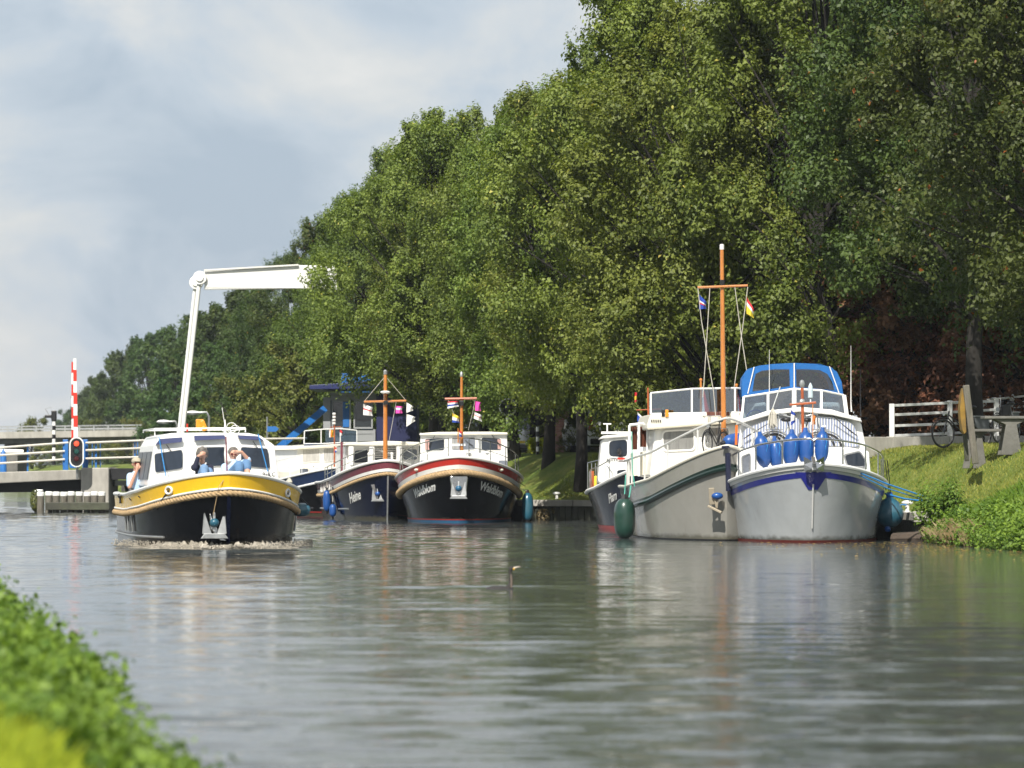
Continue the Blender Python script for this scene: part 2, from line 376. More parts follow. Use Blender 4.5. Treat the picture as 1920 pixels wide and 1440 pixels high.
def grass_mat(name='meadow_grass', a=(.12,.16,.03), b=(.25,.24,.07), c=(.055,.10,.02)):
    m = bpy.data.materials.new(name); m.use_nodes = True; nt = m.node_tree; nt.nodes.clear(); L = nt.links.new
    out = nd(nt, 'ShaderNodeOutputMaterial'); p = nd(nt, 'ShaderNodeBsdfPrincipled', i_Roughness=.9); L(p.outputs[0], out.inputs[0]); p.inputs['Specular IOR Level'].default_value = .15
    tc = nd(nt, 'ShaderNodeTexCoord')
    n1 = nd(nt, 'ShaderNodeTexNoise', i_Scale=.55, i_Detail=7.0, i_Roughness=.65); L(tc.outputs['Object'], n1.inputs['Vector'])
    n2 = nd(nt, 'ShaderNodeTexNoise', i_Scale=9.0, i_Detail=5.0, i_Roughness=.7); L(tc.outputs['Object'], n2.inputs['Vector'])
    cr = nd(nt, 'ShaderNodeValToRGB'); e = cr.color_ramp.elements; e[0].position = .35; e[0].color = (*c, 1); e[1].position = .66; e[1].color = (*b, 1); q = e.new(.5); q.color = (*a, 1)
    ad = nd(nt, 'ShaderNodeMix', data_type='FLOAT'); ad.inputs[0].default_value = .45; L(n1.outputs['Fac'], ad.inputs[2]); L(n2.outputs['Fac'], ad.inputs[3]); L(ad.outputs[0], cr.inputs[0])
    L(cr.outputs[0], p.inputs['Base Color'])
    b_ = nd(nt, 'ShaderNodeBump', i_Strength=.9, i_Distance=.06); L(n2.outputs['Fac'], b_.inputs['Height']); L(b_.outputs[0], p.inputs['Normal'])
    MATS[name] = m; return m
GRASS = grass_mat()
def terrain():
    ys = np.concatenate([np.arange(-20, 48, 1.5), np.arange(48, 140, .5), np.arange(140, 320, 4), [340,380,440,520,640,800,1000,1300,1700,2100,2400]])
    of = np.concatenate([[0,.1,.2,.35,.6,.9,1.2,1.6], np.arange(2, 9, .45), np.arange(9, 40, 2), [45,60,90,150,300,600,1200,2400]])
    for side, nm in ((1, 'right'), (-1, 'left')):
        X = np.zeros((len(ys), len(of))); Y = np.repeat(ys[:,None], len(of), 1)
        for i, y in enumerate(ys): X[i] = (xr(y) if side > 0 else xl(y)) + side*of
        Z = (h_right if side > 0 else h_left)(X, Y)
        m = MB(); rows = [[(X[i,j], Y[i,j], Z[i,j]) for j in range(len(of))] for i in range(len(ys))]
        if side < 0: rows = [r_[::-1] for r_ in rows]
        m.grid(rows); m.build('ground', GRASS, smooth=True, angle=180, kind='structure')
terrain()
def waves():
    """one water sheet between the banks with real ripples"""
    rng = np.random.default_rng(12); ys = [-20, 0, 8, 12]; y = 14.0
    while y < 135: ys.append(y); y += .028+.0017*y
    while y < 2400: ys.append(y); y += .6+.03*(y-130)
    ys = np.array(ys+[2400.]); nc = 190
    u = np.linspace(0, 1, nc); X0 = np.array([xl(v)-1.2 for v in ys]); X1 = np.array([xr(v)+1.0 for v in ys])
    # keep the columns inside the field of view where possible
    L0 = np.maximum(X0, -.145*np.maximum(ys, 5)-2); R0 = np.minimum(X1, .145*np.maximum(ys, 5)+2)
    X = np.empty((len(ys), nc)); X[:,0] = X0; X[:,-1] = X1
    X[:,1:-1] = L0[:,None]+(R0-L0)[:,None]*np.linspace(0.004, .996, nc-2)[None,:]
    Y = np.repeat(ys[:,None], nc, 1); H = np.zeros_like(X)
    side = X+.192*Y
    shelter = np.interp(side, [13.5, 18.5], [1, .28])
    mask = .5+.5*np.sin(.21*X+.13*Y+1.2*np.sin(.07*Y)+.8*np.sin(.31*X))*np.sin(.085*Y+.4*np.sin(.2*X)+.7)
    step = .028+.0017*Y
    for k in range(100):
        lam = .13*(9**(rng.random()**1.35)); th = rng.normal()*.13; kk = 2*math.pi/lam
        a = .0125*kk**-1*rng.uniform(.6, 1.3)
        fade = np.clip((lam/step-2.2)/1.6, 0, 1); ph = rng.uniform(0, 6.28)
        g = .5+.85*mask; kx = 2*math.pi/rng.uniform(.8, 3.0)
        H += a*fade*g*np.sin(kk*(math.cos(th)*Y+math.sin(th)*X)+ph+.5*np.sin(.35*X+.23*Y+k))*(.6+.6*np.sin(kx*X+.9*Y*rng.normal()+ph*2))
    amp = np.interp(Y, [0, 20, 28, 38, 60, 72, 85, 135, 200, 400], [2.1, 1.9, 1.25, .74, .68, 1.2, 2.6, 3.6, 4, 0])
    H *= amp*shelter
    # wake ring of the swimming bird and bow waves of the yellow boat
    q = Y-(48.2+.18*np.sin(X*.9)+.002*(X*3)**2); H += .03/(1+(q*3.2)**2)*np.interp(X, [-6,-4,1,2.6], [0,1,1,0])
    bx, by = (427-960)/7200*72., 72.0
    for sg in (-1, 1):
        for n_, off in enumerate((0, .9, 1.8)):
            q = (Y-by+off*.8) - sg*(X-bx)*.18*-1 - .0; H += .028*(1-.25*n_)*np.exp(-((q+.9+n_*.6)/.22)**2)*np.exp(-((X-bx)/3.0)**2)*(np.sign(sg*(X-bx)) > 0)
    H[:,0] = 0; H[:,-1] = 0; H[0] = 0; H[-1] = 0
    m = MB(); me = bpy.data.meshes.new('water'); n = len(ys)
    V = np.stack([X, Y, H], 2).reshape(-1, 3).astype(np.float32); i = np.arange(n-1)[:,None]*nc+np.arange(nc-1)[None,:]
    F = np.stack([i, i+1, i+nc+1, i+nc], 2).reshape(-1).astype(np.int32); nf = F.size//4
    me.vertices.add(n*nc); me.vertices.foreach_set('co', V.ravel()); me.loops.add(F.size); me.loops.foreach_set('vertex_index', F); me.polygons.add(nf); me.polygons.foreach_set('loop_start', np.arange(nf, dtype=np.int32)*4)
    try: me.polygons.foreach_set('loop_total', np.full(nf, 4, np.int32))
    except Exception: pass
    me.update(calc_edges=True); me.polygons.foreach_set('use_smooth', np.ones(nf, bool)); me.materials.append(WATER); tag(link('water', me), kind='structure')
waves()
# beige asphalt path on top of the right bank and the road behind
asph = mat('asphalt', (.06,.058,.055), .9, var=.2, bump=.4, scale=8)
m = MB(); rows = []
for y in list(np.arange(84, 150, 3)) + [160, 200, 260]:
    x = float(np.interp(y, [84,100,150,260], [18.5, 15.5, 4.5, -17.5]))
    rows.append([(x, y, 2.15), (x+4.5, y, 2.15)])
m.grid(rows); m.build('road', asph, kind='structure')

# ------------------------------------------------------------------ foliage
def leaf_mesh(name, C, N, S, tint, aspect=.6, rng=None, fold=.18):
    n = len(C); rng = rng or np.random.default_rng(1)
    Nn = N/np.linalg.norm(N, axis=1, keepdims=True)
    rv = rng.normal(size=(n,3)); A = np.cross(Nn, rv); A /= np.linalg.norm(A, axis=1, keepdims=True); B = np.cross(Nn, A)
    S = S[:,None]; V = np.empty((n,4,3), np.float32)
    V[:,0] = C - A*S*.5; V[:,1] = C + B*S*aspect*.5 + Nn*S*fold - A*S*.05; V[:,2] = C + A*S*.5; V[:,3] = C - B*S*aspect*.5 + Nn*S*fold - A*S*.05
    me = bpy.data.meshes.new(name); me.vertices.add(n*4); me.vertices.foreach_set('co', V.ravel())
    me.loops.add(n*4); me.loops.foreach_set('vertex_index', np.arange(n*4, dtype=np.int32))
    me.polygons.add(n); me.polygons.foreach_set('loop_start', np.arange(n, dtype=np.int32)*4)
    try: me.polygons.foreach_set('loop_total', np.full(n, 4, np.int32))
    except Exception: pass
    a = me.attributes.new('tint', 'FLOAT', 'FACE'); a.data.foreach_set('value', tint.astype(np.float32))
    me.update(calc_edges=True); me.validate(); return me
def unit(rng, n):
    v = rng.normal(size=(n,3)); return v/np.linalg.norm(v, axis=1, keepdims=True)
def crown_data(seed, H=13., Rr=4.6, z0=1.4, nc=112, nsub=15, nleaf=72, ls=.115, top=1.0, csc=1.0):
    rng = np.random.default_rng(seed); C = []; N = []; T = []; cl = []
    lob = rng.uniform(0, 2*math.pi, 5)
    for i in range(nc):
        h = (i+.5)/nc; h = h**.85
        prof = math.sin(math.pi*min(1, (h*.86+.15)))**.6*(1-.12*h)
        th = rng.uniform(0, 2*math.pi); wob = 1+.16*math.sin(2*th+lob[0]+3*h)+.12*math.sin(3*th+lob[1]+5*h)
        rr = Rr*prof*wob*rng.uniform(.5, .98)**.6
        z = z0+(H-z0)*h*top+rng.normal()*.25
        cl.append((rr*math.cos(th), rr*math.sin(th), z, rng.uniform(.6, 1.25)*csc*(1 - .3*h)))
    for k in range(5): # leader shoots on top
        cl.append((rng.normal()*Rr*.22, rng.normal()*Rr*.22, H+rng.uniform(-.5, .35), .55*csc))
    for (cx, cy_, cz, cr) in cl:
        ct = rng.uniform(0, 1)
        outw = np.array([cx, cy_, (cz-(z0+H)/2)*.5]); outw /= (np.linalg.norm(outw)+1e-6)
        sd = unit(rng, nsub); sd = sd + outw*.35; sd /= np.linalg.norm(sd, axis=1, keepdims=True)
        sc = np.array([cx,cy_,cz]) + sd*cr*np.array([1.0,1.0,.85])*rng.uniform(.55, 1.0, (nsub,1))
        sr = rng.uniform(.26, .46, nsub)*cr*1.05
        st = rng.uniform(0, 1, nsub)
        d = unit(rng, nsub*nleaf); idx = np.repeat(np.arange(nsub), nleaf)
        rad = rng.uniform(0, 1, nsub*nleaf)**.45
        ax = sd*.7+outw*.45+np.array([0,0,.55])+rng.normal(size=sd.shape)*.25; ax /= np.linalg.norm(ax, axis=1, keepdims=True)
        q = d*(sr[idx]*rad)[:,None]; al = (q*ax[idx]).sum(1, keepdims=True)
        P = sc[idx] + q*.82 + ax[idx]*(al*1.0+np.abs(al)*.35)
        nn = d*.55 + sd[idx]*.35 + np.array([0,0,.5]) + rng.normal(size=d.shape)*.38
        C.append(P); N.append(nn); T.append(np.clip(.3*ct+.3*st[idx]+.4*rng.uniform(0, 1, len(idx)), 0, .93))
    C = np.concatenate(C); N = np.concatenate(N); T = np.concatenate(T)
    few = rng.random(len(T)) < .006; T[few] = 1
    S = rng.uniform(.7, 1.25, len(C))*ls
    return C, N, S, T, cl, rng
def trunk_mb(cl, rng, H, r0=.24, z0=1.4):
    m = MB(); pts = [Vector((0,0,-.25))]; n = 9
    for i in range(1, n+1):
        t = i/n; pts.append(Vector((rng.normal()*.05*i**.5, rng.normal()*.05*i**.5, H*.82*t)))
    m.tube(pts, [r0*1.35]+[r0*(1-.85*(i/n)**1.1)+.015 for i in range(1, n+1)], 9)
    b = MB()
    order = sorted(range(len(cl)), key=lambda i: cl[i][2])
    for i in order[::2]:
        cx, cy_, cz, cr = cl[i]
        zb = max(z0*.9, cz*.62 - .4); k = min(n, max(1, zb/(H*.82)*n)); i0 = int(k); p0 = pts[i0].lerp(pts[min(n, i0+1)], k-i0)
        q = Vector((cx, cy_, cz)); mid = p0.lerp(q, .5) + Vector((rng.normal()*.2, rng.normal()*.2, .25))
        b.tube([p0, mid, q], [.045+.03*(1-cz/H), .035, .012], 5, caps=False)
    return m, b
L_LIME = leaf_mat('lime_leaves', (.042,.072,.014), (.215,.255,.05), (.38,.34,.07))
L_OAK = leaf_mat('oak_leaves', (.026,.05,.014), (.115,.152,.036), (.35,.15,.03))
L_FAR = leaf_mat('far_leaves', (.035,.07,.022), (.09,.14,.035), (.2,.2,.05))
L_COP = leaf_mat('copper_leaves', (.09,.042,.03), (.30,.14,.08), (.28,.1,.04), objvar=.05)
L_WEED = leaf_mat('weed_leaves', (.045,.11,.015), (.20,.31,.04), (.3,.28,.06), objvar=.04)
L_HEDGE = leaf_mat('golden_hedge_leaves', (.20,.25,.015), (.42,.45,.02), None, objvar=.02)
L_BUSH = leaf_mat('olive_bush_leaves', (.05,.075,.018), (.17,.18,.04), (.3,.26,.06))
def tree_proto(seed, lm, H, Rr, z0, ls=.118, **kw):
    C, N, S, T, cl, rng = crown_data(seed, H, Rr, z0, ls=ls, **kw)
    cm = leaf_mesh('crown', C, N, S, T, rng=rng); cm.materials.append(lm)
    tr, br = trunk_mb(cl, rng, H, .22 if H > 8 else .1, z0)
    def tom(mb, nm):
        me = bpy.data.meshes.new(nm); me.from_pydata(mb.v, [], mb.f); me.materials.append(bark)
        me.polygons.foreach_set('use_smooth', [True]*len(mb.f)); me.update(); return me
    return cm, tom(tr, 'trunk'), tom(br, 'branch')
P_LIME = [tree_proto(s, L_LIME, 12.6, 4.1, 2.2) for s in (11, 12, 13)]
P_LIME.append(tree_proto(14, L_LIME, 12.6, 4.1, 3.3))
P_OAK = [tree_proto(s, L_OAK, 13, 4.7, 3.0) for s in (21, 22)]
P_FAR = [tree_proto(s, L_FAR, 12.3, 4.2, .4, ls=.26, nc=80, nsub=10, nleaf=34) for s in (31, 32)]
P_COP = [tree_proto(s, L_COP, 5.6, 2.7, .3, ls=.15, nc=60, nsub=10, nleaf=28, csc=.7) for s in (41,)]
P_BUSH = [tree_proto(s, L_BUSH, 3.4, 2.0, .1, ls=.13, nc=45, nsub=9, nleaf=28, csc=.6) for s in (51,)]
def plant_tree(name, proto, x, y, sc, rz, label, cat='tree', group=None, z=None, sz=1.0, shape='tree'):
    z = z if z is not None else 2.06
    r = empty(name, (x, y, z), rz, label, cat, group)
    r.scale = (sc, sc, sc*sz)
    link('crown', proto[0], r); link('trunk', proto[1], r)
    link('branch', proto[2], r)
    return r
def grass_blades(name, pts, h, w, lm, rng, lean=.35, label=None, cat=None):
    pts = np.asarray(pts); n = len(pts); th = rng.uniform(0, 2*math.pi, n); hh = h*rng.uniform(.5, 1.3, n)
    sx = np.cos(th)*w*.5; sy = np.sin(th)*w*.5
    ln = rng.normal(size=(n,2))*lean
    V = np.empty((n,4,3), np.float32)
    V[:,0] = pts + np.stack([-sx,-sy,np.zeros(n)-.02], 1); V[:,1] = pts + np.stack([sx,sy,np.zeros(n)-.02], 1)
    mid = pts + np.stack([ln[:,0]*hh*.35, ln[:,1]*hh*.35, hh*.6], 1)
    V[:,2] = mid + np.stack([sx*.7,sy*.7,np.zeros(n)], 1)
    V[:,3] = pts + np.stack([ln[:,0]*hh, ln[:,1]*hh, hh], 1)
    me = bpy.data.meshes.new(name); me.vertices.add(n*4); me.vertices.foreach_set('co', V.ravel())
    idx = (np.arange(n)[:,None]*4 + np.array([0,1,2,3])).ravel().astype(np.int32)
    me.loops.add(n*4); me.loops.foreach_set('vertex_index', idx); me.polygons.add(n); me.polygons.foreach_set('loop_start', np.arange(n, dtype=np.int32)*4)
    try: me.polygons.foreach_set('loop_total', np.full(n, 4, np.int32))
    except Exception: pass
    a = me.attributes.new('tint', 'FLOAT', 'FACE'); pt_ = .5+.25*np.sin(pts[:,0]*1.9+2*np.sin(pts[:,1]*.7))+.25*np.sin(pts[:,1]*1.3+1.5*np.sin(pts[:,0]*1.1)); a.data.foreach_set('value', np.clip(rng.uniform(0, .55, n)+.4*pt_, 0, .93).astype(np.float32))
    me.update(calc_edges=True); me.materials.append(lm)
    o = link(name, me); return tag(o, label, cat, kind='stuff')

# avenue along the right bank -------------------------------------------------
def row_x(Y): return float(np.interp(Y, [60,85,124,145,200,240,300,1000], [15.5,11.0,1.3,-2.6,-12.5,-19.5,-30,-164]))
LAB = {}
def put_row():
    # hand placed first ones: pixel of trunk, depth, prototype, scale
    first = [
     ('oak_tree', P_OAK[0], 1826, 96.4, 1.02, 1.16, 'dark oak standing right behind the leaning notice board and the parked bicycle'),
     ('oak_tree', P_OAK[1], 2050, 88, 1.05, 1.12, 'dark oak at the right edge whose branches hang over the picnic table'),
     ('lime_tree', P_LIME[0], 1548, 104, 1.05, 1.24, 'tall green tree directly above the blue canopy of the grey motor cruiser'),
     ('lime_tree', P_LIME[1], 1330, 107, 1.0, 1.08, 'tall light green tree behind the tallest varnished mast'),
     ('lime_tree', P_LIME[2], 1187, 112, .95, 1.14, 'tallest light green tree left of the tall varnished mast, behind the white car'),
     ('lime_tree', P_LIME[3], 1088, 117, .84, .95, 'green tree whose thick dark trunk stands beside the brick wall'),
     ('lime_tree', P_LIME[1], 1027, 124, .84, .93, 'green tree whose trunk stands just left of the brick wall'),
     ('lime_tree', P_LIME[3], 966, 133, .84, .93, 'green tree whose trunk stands in front of the silver van'),
     ('lime_tree', P_LIME[0], 905, 141, .84, .86, 'green tree behind the pink flag of the red banded boat'),
     ('lime_tree', P_LIME[1], 855, 148, .84, .93, 'green tree rising behind the cabin roof of the red banded boat'),
     ('lime_tree', P_LIME[3], 828, 154, .85, .95, 'green tree with dark trunk right of the navy wall of the bridge house'),
     ('lime_tree', P_LIME[3], 812, 141, .92, 1.02, 'green tree overhanging the blue roof of the bridge house'),
     ('lime_tree', P_LIME[1], 735, 166, .86, 1.02, 'tree with the rounded top rising above the bridge house'),
     ('lime_tree', P_LIME[2], 672, 176, .86, .93, 'tree behind the hidden end of the white drawbridge beam'),
     ('oak_tree', P_OAK[0], 610, 205, .85, .95, 'darker tree just left of the tip of the white bridge beam'),
     ('oak_tree', P_OAK[1], 540, 232, .82, .92, 'dark tree seen under the white beam of the drawbridge'),
    ]
    k = 0
    for (nm, pr, px, Y, sc, sz_, lab) in first:
        X = (px-960)/7200*Y
        zz = float(h_right(np.array([X]), np.array([float(Y)]))[0])-.06
        plant_tree(nm, pr, X, Y, sc, k*1.3+.4, lab, sz=sz_/sc, group='trees of the avenue along the right bank', z=zz); k += 1
put_row()
def put_back():
    g = 'trees of the second row behind the avenue'
    spots = [(1960,100,1.05),(1740,108,1.02),(1660,118,1.1),(1470,120,1.12),(1400,130,1.16),(1240,124,1.15),(1140,134,1.1),(1075,145,1.08),(1000,156,1.05),(930,165,1.05),(870,176,1.04),(800,186,1.08),(740,200,1.06),(1850,122,1.1),(1560,134,1.2),(1300,146,1.25)]
    names = ['behind the table at the far right','behind the copper shrubs and white fence','beyond the white fence and the cruiser canopy','between cruiser canopy and tall mast, second row','just right of the tall mast, second row',
     'left of the tall mast, second row','over the roof of the white parked car','over the brick house','behind the striped signal post','over the white house wall','behind the crosstree of the red banded boat',
     'over the right end of the bridge house','above the bridge house, second row','above the big oak, third row','above the cruiser canopy, third row','above the flybridge glass, third row']
    for i, (px, Y, sc) in enumerate(spots):
        pr = P_OAK[i % 2] if i < 4 or i % 3 == 0 else P_LIME[i % 3]
        plant_tree('background_tree', pr, (px-960)/7200*Y, Y, sc*(.98 if i < 5 else .86), i*2.1, 'tall leafy tree '+names[i], group=g)
    # far end of the avenue, on the right bank and beyond the bridge
    far = [(452,262,.92),(490,280,.9),(405,300,.95),(362,330,.98),(318,355,.98),(280,385,1.0),(245,420,1.0),(214,460,1.0),(186,520,.95),(160,600,.9),(135,700,.85),(110,820,.8),(88,960,.7),(420,250,.6),(330,290,.62),(565,195,.45),(520,190,.5)]
    wh = ['right behind the top of the white bridge hanger','just right of the white bridge hanger','behind the foot of the bridge hanger','left of the bridge hanger, largest there','in the middle of the distant wood',
     'left of the middle of the distant wood','over the right end of the road bridge','second from the left bulge of the wood','at the left shoulder of the wood','right of the red and white barrier',
     'directly behind the red and white barrier','between the barrier and the striped post','at the far left, beside the striped post','low behind the yellow boat roof','low, beyond the railing by the bridge hanger','behind the blue diagonal strut','left of the blue diagonal strut']
    for i, (px, Y, sc) in enumerate(far):
        plant_tree('distant_tree', P_FAR[i % 2], (px-960)/7200*Y, Y, sc, i*1.7, ('hazy distant tree '+wh[i]), group='distant trees beyond the drawbridge', sz=1.0)
    # copper shrubs
    for i, (px, Y, sc, lb) in enumerate([(1620,106,.95,'dark copper leaved shrub left of the white fence'),(1700,104,1.05,'copper leaved shrub behind the near white fence'),(1770,107,1.1,'copper leaved shrub behind the parked bicycle'),(1880,103,1.05,'copper leaved shrub behind the far white fence'),(1950,101,1.1,'copper leaved shrub at the right edge')]):
        plant_tree('copper_shrub', P_COP[0], (px-960)/7200*Y, Y, sc, i*1.9, lb, 'shrub', 'copper shrubs behind the fence')
    for i, (px, Y, sc, lb) in enumerate([(1150,150,.75,'green bush behind the white parked car'),(1205,128,.9,'bright green bush left of the flybridge glass'),(1080,142,.35,'low yellow green bush at the foot of the brick wall'),(870,190,1.0,'olive bush in the gap between the trunks, right one'),(835,200,1.0,'olive bush in the gap between the trunks, left one'),
      (925,180,.8,'pale green bush left of the signal post'),(985,170,.9,'green bush right of the signal post'),(560,176,1.35,'large yellowish bush behind the blue strut'),(600,182,1.2,'yellowish bush beside the bridge house'),(525,185,.9,'bush above the bridge railing left of the strut'),(250,330,1.0,'low shrub under the far road bridge, right'),(170,360,1.1,'low shrub under the far road bridge, middle'),(60,380,1.2,'low shrub under the far road bridge, left'),(440,200,1.1,'shrub behind the cabin of the yellow boat'),
      (1450,128,1.3,'dark bush behind the cruiser canopy'),(1385,132,1.3,'dark bush behind the foot of the tall mast'),(1550,128,1.3,'dark bush right of the canopy'),(1310,150,1.2,'bush behind the flybridge'),(760,185,1.2,'bush right behind the bridge house'),(700,190,1.3,'bush behind the bridge house'),(1640,125,1.2,'dark bush beyond the start of the white fence'),(1820,118,1.2,'dark bush beyond the big oak trunk'),(1900,116,1.2,'dark bush beyond the table')]):
        plant_tree('bush', P_BUSH[0], (px-960)/7200*Y, Y, sc, i*2.3, lb, 'bush', 'bushes under the trees')
put_back()

def weeds():
    rng = np.random.default_rng(5)
    # near left bank: leafy weeds and grass, strongly out of focus
    C = []; N = []; S = []; T = []
    for k in range(700):
        y = 16.3+22*rng.random()**1.25; d = rng.random()**1.4*2.2; x = xl(y)-d+.22
        z0 = float(h_left(np.array([xl(y)-d]), np.array([y]))[0]); z0 = max(z0, .02)
        hgt = np.interp(y, [15,18,24,30,40], [.10,.24,.34,.45,.5])*rng.uniform(.6, 1.1)
        n = 60; P = np.stack([x+rng.normal(size=n)*.11, y+rng.normal(size=n)*.16, z0+rng.random(n)*hgt], 1)
        C.append(P); N.append(rng.normal(size=(n,3))*.6+np.array([0,-.2,.8])); S.append(rng.uniform(.03, .07, n)*rng.choice([.7,1,1.5])); T.append(np.clip(rng.random(n)*.4+rng.random()**1.4*.55, 0, .93))
    me = leaf_mesh('waterside_weeds', np.concatenate(C), np.concatenate(N), np.concatenate(S), np.concatenate(T), rng=rng); me.materials.append(L_WEED)
    tag(link('waterside_weeds', me), 'blurred bright green leafy weeds on the near left bank', 'weeds', kind='stuff')
    pts = []
    for k in range(30000):
        y = 9+9*rng.random(); x = xl(y)-.35-rng.random()**1.2*(1.3+.1*y); z = max(0, float(h_left(np.array([x]), np.array([y]))[0])); pts.append((x, y, z))
    grass_blades('tall_grass', pts, .16, .007, leaf_mat('grass_blades', (.18,.25,.02), (.42,.46,.04), (.5,.45,.15), objvar=.02), rng, label='blurred yellow green grass in the lower left corner', cat='grass')
    pts = []
    for k in range(70):
        y = 31+8*rng.random(); x = xl(y)-rng.random()**1.5*2; z = max(0, float(h_left(np.array([x]), np.array([y]))[0])); pts.append((x, y, z))
    grass_blades('reed_grass', pts, .42, .007, MATS['grass_blades'], rng, label='thin reed blades at the left edge above the weeds', cat='grass')
    # right bank weeds
    C = []; N = []; S = []; T = []
    def clump(x, y, zb, r, h, n):
        d = unit(rng, n); rad = rng.random(n)**.4
        C.append(np.stack([x+d[:,0]*r*rad, y+d[:,1]*r*rad, zb+h*.45+d[:,2]*h*.6*rad], 1)); N.append(d*.5+rng.normal(size=(n,3))*.4+np.array([0,-.15,.7])); S.append(rng.uniform(.05, .1, n)*rng.choice([.6,.9,1.25]))
        T.append(np.clip(rng.random(n)*.35+rng.random()**1.3*.6, 0, .93))
    for k in range(420):
        y = rng.uniform(66, 79.3); d = abs(rng.normal())*.85
        if 75.2 < y < 76.6 and d < .7 and rng.random() < .8: continue
        x = xr(y)+d-.12; zb = float(h_right(np.array([x]), np.array([y]))[0]); clump(x, y, max(0, zb-.05), rng.uniform(.16, .34), rng.uniform(.25, .55)*(1.1 if d < .6 else .6), 85)
    for k in range(26):
        a = rng.uniform(0, 6.28); r_ = rng.random()**.5*.42; x = 8.75+math.cos(a)*r_; y = 79+math.sin(a)*r_; clump(x, y, .25+rng.random()*.65, .25, .45, 90)
    me = leaf_mesh('bank_weeds', np.concatenate(C), np.concatenate(N), np.concatenate(S), np.concatenate(T), rng=rng); me.materials.append(L_WEED)
    tag(link('bank_weeds', me), 'green leafy weeds growing down to the water on the right bank', 'weeds', kind='stuff')
    # mown lawn blades on the right slope
    n = 150000; y = 66+rng.random(n)*54; dd = .5+rng.random(n)*9
    x = np.array([xr(v) for v in y])+dd; z = h_right(x, y)
    ok = ~((y > 79.6) & (dist_poly(PR, x, y) < 1.0)); pts = np.stack([x, y, z], 1)[ok]
    grass_blades('lawn_grass', pts, .06, .018, leaf_mat('lawn_blades', (.10,.165,.022), (.36,.34,.08), (.3,.3,.1), objvar=.01), rng, label='short sunlit lawn grass on the right bank slope', cat='grass')
    n = 26000; y = 64+rng.random(n)*15; dd = rng.random(n)*3.8
    x = np.array([xr(v) for v in y])+dd; z = h_right(x, y)
    grass_blades('rough_grass', np.stack([x, y, z], 1), .2, .03, leaf_mat('rough_blades', (.08,.17,.015), (.22,.3,.045), (.34,.27,.12), objvar=.01), rng, label='longer rough green grass behind the weeds on the right', cat='grass')
    n = 5000; y = rng.uniform(74.6, 79.6, n); x = np.array([xr(v) for v in y])+rng.uniform(-.08, .25, n); z = np.maximum(0, h_right(x, y))
    grass_blades('dry_grass', np.stack([x, y, z], 1), .26, .01, leaf_mat('dry_blades', (.22,.16,.07), (.42,.34,.2), None, objvar=.01), rng, label='dry tan grass hanging to the water beside the quay end', cat='grass')
    # floating leaves
    n = 520; y = 62+17*rng.random(n)**.8; x = np.array([xr(v) for v in y])-.1-np.abs(rng.normal(size=n))*1.9
    P = np.stack([x, y, np.full(n, .012)], 1)
    me = leaf_mesh('floating_leaves', P, np.tile(np.array([[0,0,1.]]), (n,1))+rng.normal(size=(n,3))*.05, rng.uniform(.04, .1, n), rng.random(n)*.9, fold=.05, rng=rng)
    me.materials.append(leaf_mat('fallen_leaves', (.35,.16,.03), (.55,.42,.15), None, objvar=.01)); tag(link('floating_leaves', me), 'fallen yellow leaves floating by the right bank', 'leaves', kind='stuff')
weeds()
